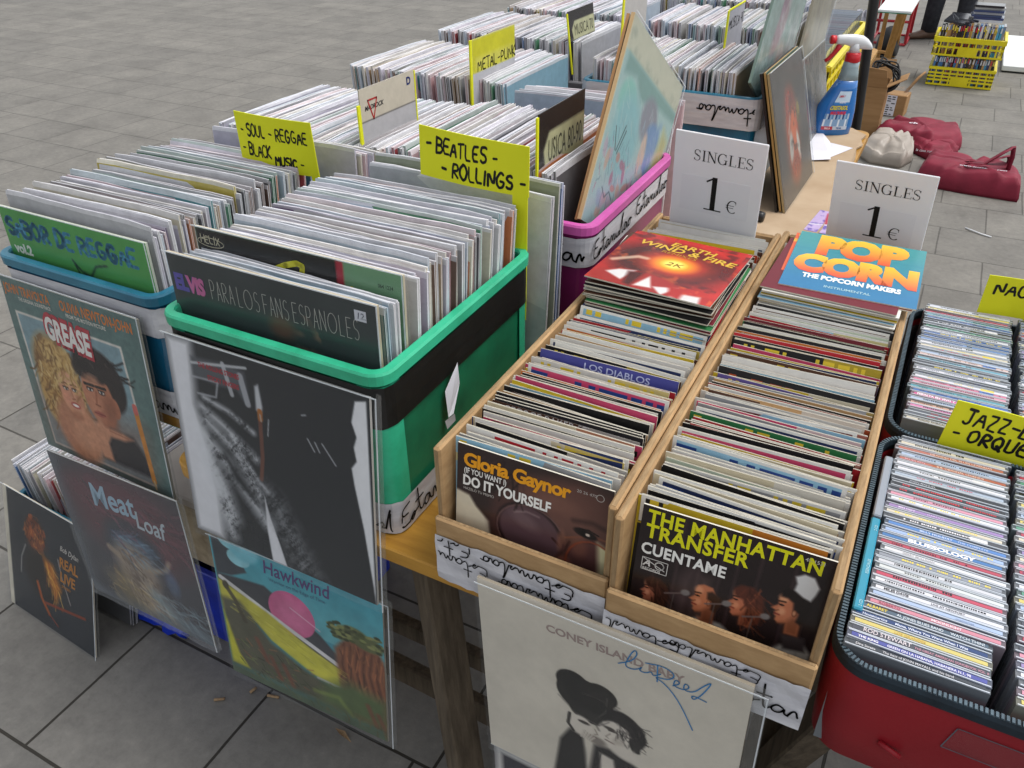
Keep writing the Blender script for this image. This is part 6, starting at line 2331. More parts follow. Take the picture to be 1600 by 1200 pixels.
CSP = {1: ('dark grey', '#3d4248', spine_title([('Dire Straits', .010, .0032, '#dcdce0', .01, 1), ('The best of JOHN MAYALL and his band', .034, .0034, '#c8c8cc', .01, .9)])),
       2: ('blue', '#4a4fa0', spine_title([('THE KING', .010, .0034, '#e8e8f0', .03, 1), ('GREEN ON LA HABANA, HABANERA N.1, 98', .036, .0036, '#e0e0f0', .02, .85)])),
       3: ('dark grey', '#4a4c55', spine_title([('ROD STEWART', .014, .0062, '#d8cfd4', .01, .85), ('THE GREAT AMERICAN SONGBOOK VOL. II', .060, .0034, '#c890a0', .01, .8)])),
       4: ('yellow', '#d3c25c', spine_title([('LOS GRANDES', .040, .0036, '#c8a04a', .01, 1)])),
       5: ('dark blue', '#1f3f74', spine_title([('Housemartins', .010, .0034, '#d8e0f0', .02, 1), ('Mama, Where You Were When I Was', .040, .0036, '#e0e8f8', .02, .95)])),
       6: ('slate', '#4f6272', spine_title([('ALBARET', .012, .0044, '#d6c24e', .03, .9), ('AL JONES BLUES BAND', .040, .0042, '#c9d2da', .02, .82), ('WATCH THIN!', .088, .0042, '#c9d2da', .02, .9)])),
       7: ('pink', '#d0808e', spine_title([('ROBERTO', .012, .0038, '#9a4a5a', .02, 1), ('MOONLIGHT', .060, .0038, '#f0e0e4', .02, 1)])),
       8: ('pale blue', '#a6bad8', spine_title([('memories', .080, .0034, '#8898b8', .01, 1)])),
       9: ('white', '#dcdce0', spine_title([('MILES DAVIS', .012, .0040, '#1c1c20', .03, .9), ('LIVE AT NEWPORT', .056, .0034, '#3a3a40', .01, .9)])),
       11: ('crimson', '#c23c54', None), 12: ('white', '#d2d6d2', None), 13: ('white', '#cfd0d2', None),
       15: ('white', '#dadada', spine_title([('GERRY MULLIGAN', .022, .0036, '#a0a0a4', .01, .9)])),
       17: ('blue', '#3a74b0', spine_title([('BLUESOLOGY', .030, .0066, '#f2f2f4', .05, 1.35)])),
       18: ('pale blue', '#9db6de', None), 19: ('blue', '#4a80c4', spine_title([('BILLY HOLIDAY', .036, .0040, '#c8d8f0', .02, 1), ('THE COMPLETE', .074, .0036, '#b8ccec', .01, 1)])),
       20: ('dark grey', '#4a4c50', None), 22: ('lilac', '#9c7cb4', spine_title([('MELODY', .014, .0038, '#e0d4ea', .02, 1), ('GARDOT', .044, .0038, '#c8b4d8', .02, 1)])),
       23: ('white', '#dedee2', None), 25: ('black', '#24282e', None), 27: ('black', '#22262c', spine_title([('JOAN MANUEL', .020, .0036, '#b8bcc4', .01, 1)])), 28: ('pale blue', '#a8b6c4', None), 29: ('white', '#dcdce0', None),
       31: ('salmon', '#b8684e', spine_title([('BLUES BOY', .010, .0040, '#d8a0a8', .02, 1), ('B.B. ORIGINAL LEGENDS', .046, .0042, '#e4c4b4', .02, .95)])),
       33: ('salmon', '#b8684e', spine_title([('GRANDES DEL BLUES LEYENDAS', .040, .0042, '#e4c4b4', .02, .95)]))}
BSP = {1: ('cream', '#c9c0a8', spine_title([('ROCIO DURCAL', .018, .0042, '#2a2a2c', .02, .9)])), 4: ('pink', '#d878a8', None), 5: ('salmon', '#d0a488', None),
       7: ('hot pink', '#d8388c', spine_title([('PERALTA EN VIVO Y ALMA', .008, .0052, '#f4e8ee', .05, .85)])), 8: ('blue', '#2a62ac', None), 11: ('pink', '#d06a86', None), 12: ('white', '#dcdce0', None), 14: ('white', '#d8d8dc', None),
       17: ('teal', '#5aa0b4', None), 18: ('salmon', '#d8b8ac', None), 22: ('white', '#dcdce0', None), 23: ('blue', '#6a8ec4', None)}
WA, WB = 'near case by the box', 'far case by the box'
WC, WD = 'outer column of the near case', 'outer column of the far case'
cd_column(.4425, .0145, .384, TB + .0098, WA, CSP, 2.5, xshift=lambda y: .011 if y > .07 else 0)
cd_column(.4550, .424, .785, TB + .0098, WB, BSP, 3)
cd_column(.5860, .0165, .384, TB + .0098, WC, None, 2.5)
cd_column(.5900, .424, .785, TB + .0098, WD, None, 6)
cd_column(.7180, .030, .384, TB + .0098, 'third column of the near case', None, 6)
cd_column(.7200, .424, .785, TB + .0098, 'third column of the far case', None, 6)
# slim cases standing lengthwise beside the column
for nm, ya, yb, c, lab, x in (('disc_case', .068, .213, '#2a8fac', 'slim teal disc case standing lengthwise beside the CDs', .4425), ('disc_case', .217, .335, '#8f98a4', 'slim grey disc case standing lengthwise behind the teal one', .4430)):
    mb = MB()
    mb.bbox((x, ya, TB + .010), (x + .0095, yb, CT + .004), 'cd', .0015, rgba(c))
    if c == '#2a8fac':
        for (yy, s_) in ((.072, '2 CD'), (.12, 'ESENCIALES'), (.19, '2 CD')):
            v, f = text_geo(s_, .0042, .02)
            mb.mesh([(x + .0078 - b, yy + a, CT + .0043) for a, b in v], f, 'cd', rgba('#9fd0dc'))
    tag(mb.build(nm, loc=(x, ya, TB + .01)), lab, 'disc case', 'slim cases in the nearer red case')

# ================================================================== SMALL THINGS ON THE TABLE
mb = MB()
q = [(0.056, 1.962), (0.098, 1.985), (0.138, 1.897), (0.166, 1.731), (0.107, 1.702)]
mb.mesh([(a, b, TZ + .012 + .003 * (i % 2)) for i, (a, b) in enumerate(q)], [tuple(range(len(q) - 1, -1, -1))], 'paper')
mb.mesh([(a, b, TZ + .0128 + .003 * (i % 2)) for i, (a, b) in enumerate(q)], [tuple(range(len(q)))], 'paper')
tag(mb.build('paper_sheet', loc=(.1, 1.8, TZ + .012)), 'white paper sheet nearest the orange figure sleeve', 'paper', 'loose papers by the spray bottle')
mb = MB()
q = [(0.130, 1.904), (0.204, 1.878), (0.161, 1.77), (.10, 1.80)]
mb.mesh([(a, b, TZ + .0090) for a, b in q], [(3, 2, 1, 0)], 'paper')
mb.mesh([(a, b, TZ + .0098) for a, b in q], [(0, 1, 2, 3)], 'paper')
tag(mb.build('paper_sheet', loc=(.15, 1.85, TZ + .009)), 'white pointed paper tucked under the other sheet', 'paper', 'loose papers by the spray bottle')
# marker pen end
mb = MB()
mb.tube([(.060, 1.238, TZ + .019), (.095, 1.236, TZ + .019), (.1005, 1.2355, TZ + .019)], [.012, .012, .0105], 'black_metal', 16)
tag(mb.build('marker_pen', loc=(.09, 1.237, TZ + .008)), 'thick black marker pen lying behind the first price sign', 'marker')
# comic page behind the second sign
a = Art(60, '#b9a4cc')
a.put((a.noise(10, 3) - .5) * 6, '#5a4aa0', .8)
a.poly([(.2, .1), (.5, .0), (.7, .5), (.3, .6)], '#b0304a', .02)
a.poly([(.5, .3), (.9, .1), (.9, .7)], '#a82a4a', .02)
a.line([(0, .7), (1, .5)], .05, '#d8d0dc', .9)
mb = MB()
art_grid(mb, a, .10, .13, -.0008, 'print')
mb.box((0, -.0008, -.13), (.10, .0008, 0), 'print', rgba('#b9a4cc'), skip='f')
o = mb.build('comic_page')
o.matrix_basis = mat_of((.205, 1.36, TZ + .010), (-89, 0, -6))
tag(o, 'colourful printed page lying behind the second price sign', 'page')
# scrap of paper stuck on the green crate
mb = MB()
x = GX1 + .0016
mb.mesh([(x, .145, .905), (x + .004, .172, .935), (x + .003, .176, .90), (x + .0065, .152, .868), (x + .004, .143, .866)], [(0, 4, 3, 2, 1)], 'paper')
mb.mesh([(x + .001, .139, .862), (x + .008, .152, .868), (x + .007, .155, .855), (x + .001, .143, .846)], [(0, 3, 2, 1)], 'paper')
tag(mb.build('paper_scrap', loc=(x, .15, .88)), 'torn scrap of white paper stuck to the side of the green crate', 'paper scrap')

# ------------------------------------------------------------------ spray bottle
t = root('spray_bottle', (.118, 2.0, TZ + .007), 'blue trigger spray bottle with a red collar and white head', 'spray bottle', None, (0, 0, R(27)))
zb = TZ + .007


def bl(z, cx, rx, ry):
    return [(cx + rx * (abs(math.cos(q)) ** .8) * (1 if math.cos(q) > 0 else -1), ry * (abs(math.sin(q)) ** .8) * (1 if math.sin(q) > 0 else -1), z) for q in [2 * math.pi * i / 28 for i in range(28)]]


prof = [(.000, .000, .052, .026), (.004, .000, .058, .030), (.030, .000, .060, .032), (.070, .003, .0565, .032), (.100, .009, .0475, .030), (.130, .016, .0365, .027), (.155, .0215, .0275, .024)]
top = [(.155, .0215, .0275, .024), (.175, .0225, .0235, .0215), (.190, .022, .0215, .020), (.205, .023, .0205, .0195)]
mb = MB()
mb.loft([bl(*p) for p in prof], 'spray_blue')
mb.build('bottle_body', t, world=False)
mb = MB()
mb.loft([bl(*p) for p in top], 'spray_clear')
mb.build('bottle_neck', t, world=False)
# label wraps the front
mb = MB()
NL = 14
ua = [(-.72 + 1.44 * i / NL) for i in range(NL + 1)]


def lab_pt(u, z):
    pr = min(range(len(prof) - 1), key=lambda i: 0 if prof[i][0] <= z <= prof[i + 1][0] else 1)
    a_, b_ = prof[pr], prof[pr + 1]
    k_ = (z - a_[0]) / (b_[0] - a_[0])
    cx, rx, ry = [a_[i] + (b_[i] - a_[i]) * k_ for i in (1, 2, 3)]
    s_ = u * .86
    yy = -ry * (max(0, 1 - abs(s_) ** 2.5)) ** .4 - .0012
    return (cx + rx * s_, yy, z)


zs = [.020, .030, .036, .050, .066, .080, .092, .098, .110, .120, .128]
for i in range(NL):
    for j in range(len(zs) - 1):
        z0_, z1_ = zs[j], zs[j + 1]
        u0, u1 = ua[i], ua[i + 1]
        lim = .70 if z0_ < .09 else .50
        if max(abs(u0), abs(u1)) > lim + .05:
            continue
        c = '#2f7cc4'
        if j == 0:
            c = '#c03a4a' if u1 < -.05 else '#c9d6e6'
        elif j in (1, 2):
            c = '#86a8cc' if (i % 4) else '#dfe8f2'
        elif j == 3:
            c = ['#5f8fc0', '#b9c9d8', '#2a4a80', '#8fb0d0'][i % 4]
        elif j in (4, 5):
            c = '#2f6fb8'
        elif j == 6:
            c = '#3f83c4'
        elif j >= 7:
            c = '#c9dcec'
        mb.face([lab_pt(u0, z0_), lab_pt(u1, z0_), lab_pt(u1, z1_), lab_pt(u0, z1_)], 'gloss_print', rgba(c))


def on_label(s_, size, u, z, col, bold=.04, sx=.8, shear=.15, dy=.0012):
    v, f = text_geo(s_, size, bold, shear, sx)
    P = []
    for a_, b_ in v:
        p0 = lab_pt(0, z + b_)
        rx = .055
        uu = u + a_ / rx
        p = lab_pt(max(-1, min(1, uu)), z + b_)
        P.append((p[0], p[1] - dy, p[2]))
    mb.mesh(P, f, 'gloss_print', rgba(col))


on_label('CRISTASOL', .0150, -.62, .078, '#d8c83a', .05, .80)
on_label('MULTIUSOS', .0110, -.48, .065, '#d8344a', .06, .86, .1, .0016)
on_label('NUEVO', .008, -.2, .096, '#e8ecf4', .04, .9)
on_label('LIMPIA Y', .008, -.40, .112, '#c04050', .04, .8)
on_label('BRILLA', .007, -.55, .0225, '#f0d8dc', .04, .8, 0)
on_label('750 ML', .007, .1, .0225, '#3a6aa8', .04, .8, 0)
mb.build('label', t, world=False)
mb = MB()
cyl = lambda z, r, cx=.023, n=24: [(cx + r * math.cos(2 * math.pi * i / n), r * math.sin(2 * math.pi * i / n), z) for i in range(n)]
mb.loft([cyl(.203, .0205), cyl(.205, .0215), cyl(.226, .0205), cyl(.228, .018)], 'red_plastic')
mb.build('collar', t, world=False)
mb = MB()
R8 = []
for x, zc, hz_, hy in ((-.034, .262, .010, .009), (-.028, .262, .0125, .011), (-.005, .262, .0140, .0125), (.018, .258, .018, .0135), (.040, .254, .018, .0135), (.055, .249, .014, .0125), (.066, .243, .0085, .011), (.071, .239, .003, .006)):
    R8.append([(x, hy * math.cos(2 * math.pi * i / 16), zc + hz_ * math.sin(2 * math.pi * i / 16)) for i in range(16)])
mb.loft(R8, 'white_plastic')
mb.loft([cyl(.2285, .015), cyl(.240, .013), cyl(.252, .014)], 'white_plastic')
mb.build('spray_head', t, world=False)
mb = MB()
mb.tube([(-.036, 0, .262), (-.0465, 0, .262), (-.050, 0, .262)], [.0115, .012, .010], 'red_plastic', 14)
mb.build('nozzle', t, world=False)
mb = MB()
mb.tube([(-.020, 0, .248), (-.026, 0, .236), (-.034, 0, .224), (-.044, 0, .212), (-.054, 0, .205)], [.008, .007, .006, .0055, .005], 'red_plastic', 10)
mb.build('trigger', t, world=False)

# ================================================================== YELLOW CRATES
def open_crate(t, x0, y0, x1, y1, z0, z1, rows, cols, mt='yellow_crate', solid=(.36, .64), band=.86):
    """grid-walled plastic tray: each wall a frame with slots"""
    th = .006

    def wall(nm, P0, P1, nrm):
        mb = MB()
        P0, P1 = Vector(P0), Vector(P1)
        d = (P1 - P0)
        L = d.length
        d.normalize()
        n = Vector(nrm)

        def bar(u0, u1, v0, v1, o=.0, tt=th):
            a = P0 + d * u0 + Vector((0, 0, v0)) + n * o
            pts = []
            for (uu, vv) in ((u0, v0), (u1, v0), (u1, v1), (u0, v1)):
                pts.append(P0 + d * uu + Vector((0, 0, vv)) + n * o)
            q = [p - n * tt for p in pts]
            mb.mesh(pts + q, [(0, 1, 2, 3), (7, 6, 5, 4), (0, 4, 5, 1), (1, 5, 6, 2), (2, 6, 7, 3), (3, 7, 4, 0)], mt)
        H = z1 - z0
        bar(0, L, 0, H * .10, .002)
        bar(0, L, H * band, H, .006, th + .012)
        for r_ in range(1, rows):
            zc = H * (.10 + .76 * r_ / rows)
            bar(0, L, zc - .006, zc + .006, .001)
        for c_ in range(cols + 1):
            uc = L * c_ / cols
            bar(max(0, uc - .005), min(L, uc + .005), 0, H * .9, 0)
        if solid and L > .3:
            bar(L * solid[0], L * solid[1], H * .10, H * .46, .0015)
        mb.build(nm, t)
    wall('wall', (x0, y0, z0), (x1, y0, z0), (0, -1, 0))
    wall('wall', (x1, y0, z0), (x1, y1, z0), (1, 0, 0))
    wall('wall', (x1, y1, z0), (x0, y1, z0), (0, 1, 0))
    wall('wall', (x0, y1, z0), (x0, y0, z0), (-1, 0, 0))
    mb = MB()
    mb.box((x0, y0, z0), (x1, y1, z0 + .006), mt)
    mb.build('base_panel', t)


DVP = ['#1a1a1e', '#22242a', '#15151a', '#2a2c34', '#c8c8cc', '#7c2028', '#3a70a8', '#d0c8b0', '#46a0c8', '#5a4030', '#b08a50', '#303a60', '#8a8c92']


def dvd_data(seed):
    rr = random.Random(seed)
    mb = MB()
    mb.box((0, 0, 0), (.0145, .135, .190), 'cd', (1, 1, 1, 0))
    x, z = .003, rr.uniform(.02, .05)
    mb.face([(.003, -.0004, .150), (.0115, -.0004, .150), (.0115, -.0004, .182), (.003, -.0004, .182)], 'cd', rgba(rr.choice(['#d8d8dc', '#c8303a', '#e0c850', '#6a8ab0'])))
    mb.face([(.003, -.0004, .03), (.0115, -.0004, .03), (.0115, -.0004, .11), (.003, -.0004, .11)], 'cd', rgba(rr.choice(['#8a8c90', '#d8d8dc', '#b03a3a', '#404a70', '#c8b890'])))
    return mb.data('dvd_case')


DVM = [dvd_data(i) for i in range(6)]


def dvd_row(x0, x1, y, z, where, tall=1.0, lean=0):
    x = x0
    k = 0
    while x + .016 < x1:
        k += 1
        o = bpy.data.objects.new('dvd_case', DVM[rnd.randrange(6)])
        COL.objects.link(o)
        o.matrix_basis = Matrix.Translation((x, y + rnd.uniform(-.006, .006), z)) @ Euler((R(-lean + rnd.uniform(-1, 1)), R(rnd.uniform(-1, 2)), R(rnd.uniform(-1, 1)))).to_matrix().to_4x4() @ Matrix.Diagonal((1, 1, tall * rnd.uniform(.97, 1.02), 1))
        h = rnd.choice(DVP)
        c = hx(h)
        o.color = (c[0], c[1], c[2], 1)
        tag(o, 'upright film case, %s from the leg side in the %s' % (ordn(k), where), 'DVD', 'films in the ' + where)
        x += .0165


t = root('plastic_crate', (.46, 6.42, 0), 'lower yellow slotted crate of films standing on the paving', 'crate', 'yellow crates on the paving')
open_crate(t, .25, 6.24, .675, 6.62, .004, .130, 4, 9)
t = root('plastic_crate', (.46, 6.42, .2), 'upper yellow slotted crate stacked on the films of the lower one', 'crate', 'yellow crates on the paving')
open_crate(t, .235, 6.23, .685, 6.62, .207, .330, 2, 10, band=.74)
dvd_row(.262, .668, 6.256, .0115, 'lower yellow crate')
dvd_row(.262, .668, 6.256, .2145, 'upper yellow crate', 1.05, 2)
dvd_row(.262, .668, 6.42, .0115, 'lower yellow crate rear')
for k in range(7):
    mb = MB()
    z = .417 + k * .0155
    mb.box((0, 0, 0), (.19, .135, .0142), 'cd', rgba(rnd.choice(['#d8d8dc', '#22242a', '#c8ccd0', '#3a4a70', '#8a2a30', '#dcdcd8'])))
    o = mb.build('dvd_case')
    o.matrix_basis = Matrix.Translation((.43 + rnd.uniform(-.01, .01), 6.40 + rnd.uniform(-.01, .01), z)) @ Matrix.Rotation(R(rnd.uniform(-6, 6)), 4, 'Z')
    tag(o, 'film case lying flat, %s up in the pile on the upper yellow crate' % ordn(k + 1), 'DVD', 'film cases piled flat on the upper yellow crate')
mb = MB()
# loose dark cases spread over the top
for k in range(4):
    mb = MB()
    mb.box((0, 0, 0), (.135, .19, .0142), 'cd', rgba(rnd.choice(['#1a1c20', '#26282e', '#303238'])))
    o = mb.build('dvd_case')
    o.matrix_basis = Matrix.Translation((.26 + .05 * k * .6, 6.28 + .02 * k, .418 + .002 * k)) @ Euler((R(4), R(5), R(-10 + 9 * k))).to_matrix().to_4x4()
    tag(o, 'dark film case lying %s across the upright films of the upper yellow crate' % ordn(k + 1), 'DVD', 'dark film cases thrown on the upper yellow crate')
# yellow crate of CDs on the farthest table
t = root('plastic_crate', (-.12, 2.9, TZ), 'yellow slotted crate of CDs on the table behind the spray bottle', 'crate')
open_crate(t, -.34, 2.40, .035, 3.30, TZ + .001, .862, 2, 12, solid=None)
for j, (xa, k0) in enumerate(((-.12, 0),)):
    y = 2.42
    k = 0
    while y < 3.26:
        k += 1
        cn, ch, _ = rnd.choice(CPW)
        m4 = Matrix.Translation((-.115, y, TZ + .010)) @ Euler((R(-12), 0, R(rnd.gauss(0, .6)))).to_matrix().to_4x4()
        cd_obj(m4, cn, ch, '%s-spined CD, %s from the front in the yellow crate on the table' % (cn, ordn(k)), 'CDs in the yellow crate on the table')
        y += .0125

# ================================================================== THINGS ON THE PAVING BEYOND
mb = MB()
mb.tube([(.166, 2.3, 0), (.1655, 2.3, .7), (.133, 2.3, 1.10), (.055, 2.3, 2.3)], .0155, 'black_metal', 12)
tag(mb.build('stall_pole', loc=(.166, 2.3, 0)), 'black metal stall pole rising behind the spray bottle', 'pole')

t = root('cardboard_box', (.035, 4.8, 0), 'tall open cardboard box with black cables over its rim', 'box')
mb = MB()
x0, x1, y0, y1, h = -.058, .092, 4.69, 4.92, .30
for a_, b_ in (((x0, y0, 0), (x1, y0 + .004, h)), ((x0, y1 - .004, 0), (x1, y1, h)), ((x0, y0 + .0042, 0), (x0 + .004, y1 - .0042, h)), ((x1 - .004, y0 + .0042, 0), (x1, y1 - .0042, h)), ((x0 + .0042, y0 + .0042, .001), (x1 - .0042, y1 - .0042, .005))):
    mb.box(a_, b_, 'cardboard')
mb.build('carton', t)
for nm, P in (('flap', [(x0, y0 - .001, h), (x1, y0 - .001, h), (x1 - .02, y0 - .03, h + .10), (x0 + .005, y0 - .03, h + .11)]),
              ('flap', [(x0 + .001, y1, h), (x1, y1, h), (x1, y1 + .05, h + .10), (x0, y1 + .05, h + .10)]),
              ('flap', [(x1 + .0005, y0 + .01, h), (x1 + .0005, y1 - .01, h), (x1 + .09, y1 - .03, h + .05), (x1 + .09, y0 + .03, h + .05)])):
    mb = MB()
    n_ = (Vector(P[1]) - Vector(P[0])).cross(Vector(P[2]) - Vector(P[0])).normalized() * .004
    V = [Vector(p) for p in P]
    W_ = [p + n_ for p in V]
    mb.mesh(V + W_, [(3, 2, 1, 0), (4, 5, 6, 7), (0, 1, 5, 4), (1, 2, 6, 5), (2, 3, 7, 6), (3, 0, 4, 7)], 'cardboard')
    mb.build(nm, t)
mb = MB()
for k in range(9):
    rr = random.Random(k)
    pts = []
    rx_, ry_ = .072 + rr.uniform(-.010, .012), .070 + rr.uniform(-.012, .012)
    ox, oz = rr.uniform(-.008, .008), rr.uniform(-.008, .008)
    for i in range(30):
        an = 2 * math.pi * i / 30
        q1, q2 = rx_ * math.cos(an), ry_ * math.sin(an)
        pts.append((.060 + ox + q1 * .95 + .012 * math.sin(2 * an + k), 4.79 + q2 * .55 + .004 * k + .01 * math.sin(an * 3 + k), h + .045 + oz + q2 * .80 - q1 * .35 + .006 * math.sin(3 * an + k)))
    mb.tube(pts, .0048, 'black_cable', 6, True)
tag(mb.build('cable_coil', loc=(.04, 4.8, h)), 'coil of black cables draped over the open cardboard box', 'cables')

t = root('parcel', (.12, 5.30, 0), 'small taped brown parcel with printed white paper on the paving', 'parcel', None, (0, 0, R(-6)))
mb = MB()
mb.bbox((-.07, -.05, 0), (.075, .08, .135), 'cardboard', .004)
mb.build('carton', t, world=False)
mb = MB()
mb.box((-.068, -.0512, .004), (.018, -.0503, .130), 'paper')
rr = random.Random(3)
for j in range(9):
    for k in range(3):
        xa = -.064 + .027 * k
        za = .010 + .0135 * j
        if rr.random() < .8:
            mb.box((xa, -.0518, za), (xa + rr.uniform(.012, .023), -.0513, za + .006), 'ink')
mb.build('printed_paper', t, world=False)
mb = MB()
V = [(-.06, -.05, .136), (.07, -.045, .136), (.075, .07, .137), (-.06, .06, .137), (-.03, -.02, .17), (.03, -.01, .185), (.06, .03, .16), (-.02, .04, .18), (.085, .02, .20)]
mb.mesh(V, [(0, 1, 5, 4), (1, 2, 6, 5), (2, 3, 7, 6), (3, 0, 4, 7), (4, 5, 6, 7), (5, 8, 6)], 'clear')
mb.build('clear_wrap', t, world=False)
mb = MB()
mb.tube([(.04, .05, .13), (.09, .12, .22), (.115, .15, .25)], [.010, .009, .006], 'cardboard', 6)
mb.build('flap', t, world=False)


def soft_blob(pts_rings, mt, name, parent=None, loc=None, seed=1, amp=.012, sub=True):
    mb = MB()
    rr = random.Random(seed)
    mb.loft([[(x + rr.uniform(-amp, amp), y + rr.uniform(-amp, amp), max(.004, z + rr.uniform(-amp, amp) * .6)) for x, y, z in r_] for r_ in pts_rings], mt)
    o = mb.build(name, parent, world=parent is not None, loc=loc)
    m_ = o.modifiers.new('smooth', 'SUBSURF')
    m_.levels = 2
    m_.render_levels = 2
    return o


def cloth_heap(name, outline, h, parent, mt, seed=1, steep=.16, creases=7, top=.9):
    """slack fabric bag: an angular outline rising steeply to a sagging, creased top"""
    rr = random.Random(seed)
    n = 84
    P = [Vector((a, b)) for a, b in outline]
    L = [(P[(i + 1) % len(P)] - P[i]).length for i in range(len(P))]
    T = sum(L)
    loop = []
    for k in range(n):
        d = T * k / n
        i = 0
        while d > L[i]:
            d -= L[i]
            i += 1
        loop.append(P[i].lerp(P[(i + 1) % len(P)], d / L[i]))
    c = sum(loop, Vector((0, 0))) / n
    an = [math.atan2(p.y - c.y, p.x - c.x) for p in loop]
    cr = [(rr.uniform(-3.1, 3.1), rr.uniform(.05, .16), rr.uniform(-.34, .28)) for _ in range(creases * 2)]
    cx = [(rr.uniform(0, 6.2), rr.uniform(-.08, .08), rr.uniform(10, 24), rr.uniform(.03, .09)) for _ in range(5)]
    rings = []
    for s_ in (1.0, 1.012, 1.0, .97, .93, .88, .80, .70, .58, .45, .30, .15):
        ring_ = []
        for k, p in enumerate(loop):
            q = c + (p - c) * s_
            e = min(1, max(0, (1.0 - s_) / steep)) if s_ < 1 else 0
            z = h * (e ** .55) * top if s_ <= .97 else (0 if len(rings) == 0 else h * (.18 if len(rings) == 1 else .36))
            if s_ <= .97:
                z = max(z, h * .5)
                for a0, wd, dp in cr:
                    dd = (an[k] - a0 + math.pi) % (2 * math.pi) - math.pi
                    z += h * dp * math.exp(-(dd / wd) ** 2) * (.25 + .75 * s_)
                for a0, of, fr_, am in cx:
                    z += h * am * abs(math.sin((q.x * math.cos(a0) + q.y * math.sin(a0)) * fr_ + of * 40))
            ring_.append((q.x, q.y, z))
        rings.append(ring_)
    mb = MB()
    mb.loft(rings, mt, True, True)
    return mb.build(name, parent)


# slumped maroon bag
t = root('cloth_bag', (.33, 4.80, 0), 'slumped maroon cloth bag folded over beside the grey cushion', 'bag', 'maroon cloth bags on the paving')
cloth_heap('bag_body', [(.085, 4.66), (.14, 4.64), (.26, 4.60), (.40, 4.52), (.515, 4.62), (.555, 4.70), (.54, 4.86), (.50, 4.96), (.30, 4.94), (.16, 4.88)], .098, t, 'maroon', 5)
cloth_heap('bag_flap', [(.27, 4.60), (.33, 4.50), (.40, 4.42), (.48, 4.44), (.545, 4.58), (.50, 4.66), (.36, 4.66)], .075, t, 'maroon', 9, .3, 5)
mb = MB()
v, f = text_geo('cb', .05, .02, .2)
mb.mesh([(.25 + a_, 4.70 + b_ * .8, .116 + b_ * .02) for a_, b_ in v], f, 'paper')
v, f = text_geo('la casa roja', .020, .02, .2)
mb.mesh([(.33 + a_, 4.405, .048 + b_) for a_, b_ in v], f, 'paper')
mb.build('print', t)
# flat maroon bag with handles
t = root('cloth_bag', (.62, 4.08, 0), 'maroon shopping bag lying flat with its handle up', 'bag', 'maroon cloth bags on the paving')
cloth_heap('bag_body', [(.372, 4.04), (.47, 3.96), (.62, 3.94), (.845, 3.93), (.85, 4.12), (.82, 4.20), (.60, 4.26), (.40, 4.33)], .10, t, 'maroon', 14, .14, 5)
for yo, hh in ((.0, .11), (.09, .04)):
    mb = MB()
    pts = [(.56, 4.06 + yo, .12), (.60, 4.03 + yo, .13 + hh * .2), (.66, 4.02 + yo, .12 + hh * .35), (.73, 4.05 + yo, .13 + hh * .8), (.765, 4.08 + yo, .13 + hh), (.775, 4.10 + yo, .12 + hh * .6), (.775, 4.11 + yo, .115)]
    pts3 = [tuple(p) for p in pts]
    V = []
    for p in pts3:
        V += [(p[0] - .010, p[1] - .014, p[2] - .022), (p[0] - .010, p[1] + .014, p[2] - .022), (p[0] + .010, p[1] + .014, p[2] - .016), (p[0] + .010, p[1] - .014, p[2] - .016)]
    F = []
    for i in range(len(pts3) - 1):
        for k in range(4):
            F.append((i * 4 + k, i * 4 + (k + 1) % 4, (i + 1) * 4 + (k + 1) % 4, (i + 1) * 4 + k))
    mb.mesh(V, F, 'maroon', None, True)
    mb.build('handle', t)
mb = MB()
v, f = text_geo('www.lacasaroja.com', .026, .015, .3)
mb.mesh([(.55 + a_, 4.00 + b_ * .9, .122) for a_, b_ in v], f, 'paper')
mb.build('print', t)
# milky cushion
o = cloth_heap('plastic_bundle', [(.05, 4.32), (.12, 4.22), (.28, 4.20), (.325, 4.34), (.30, 4.56), (.20, 4.62), (.08, 4.58)], .105, None, 'cushion', 31, .30, 5)
tag(o, 'milky grey plastic wrapped bundle between the cardboard and the maroon bags', 'bundle')
# white board lying on the paving
mb = MB()
mb.bbox((.735, 6.89, .012), (1.5, 8.2, .05), 'white_panel', .004)
mb.box((.74, 6.90, 0), (1.49, 8.19, .0118), 'black_metal')
tag(mb.build('foam_board', loc=(1.1, 7.5, 0)), 'white foam board lying on the paving beside the yellow crates', 'board')
# wire, cigarette ends
mb = MB()
mb.tube([(.635, 3.462, .004), (.66, 3.44, .006), (.70, 3.415, .005), (.742, 3.40, .004)], .0035, 'white_plastic', 6)
tag(mb.build('plastic_strip', loc=(.69, 3.43, 0)), 'thin white plastic strip lying on the paving near the red cases', 'strip')
for (x, y, an, L, lab) in ((-.640, .050, 35, .022, 'single cigarette end nearest the paving joint crossing'), (-.585, .098, 80, .016, 'short cigarette end of the close pair on the paving'), (-.548, .110, 15, .026, 'longer cigarette end of the close pair on the paving')):
    mb = MB()
    c_, s_ = math.cos(R(an)), math.sin(R(an))
    mb.tube([(x, y, .0045), (x + L * c_, y + L * s_, .0045)], [.0032, .0028], 'butt', 8)
    tag(mb.build('cigarette_end', loc=(x, y, 0)), lab, 'cigarette end', 'cigarette ends on the paving')
# leaf in the joint
mb = MB()
mb.mesh([(-.375, .115, .004), (-.355, .106, .009), (-.325, .104, .004), (-.352, .118, .006)], [(0, 1, 2, 3)], 'butt')
tag(mb.build('dry_leaf', loc=(-.35, .11, 0)), 'dry leaf caught in the paving joint under the landscape sleeve', 'leaf')

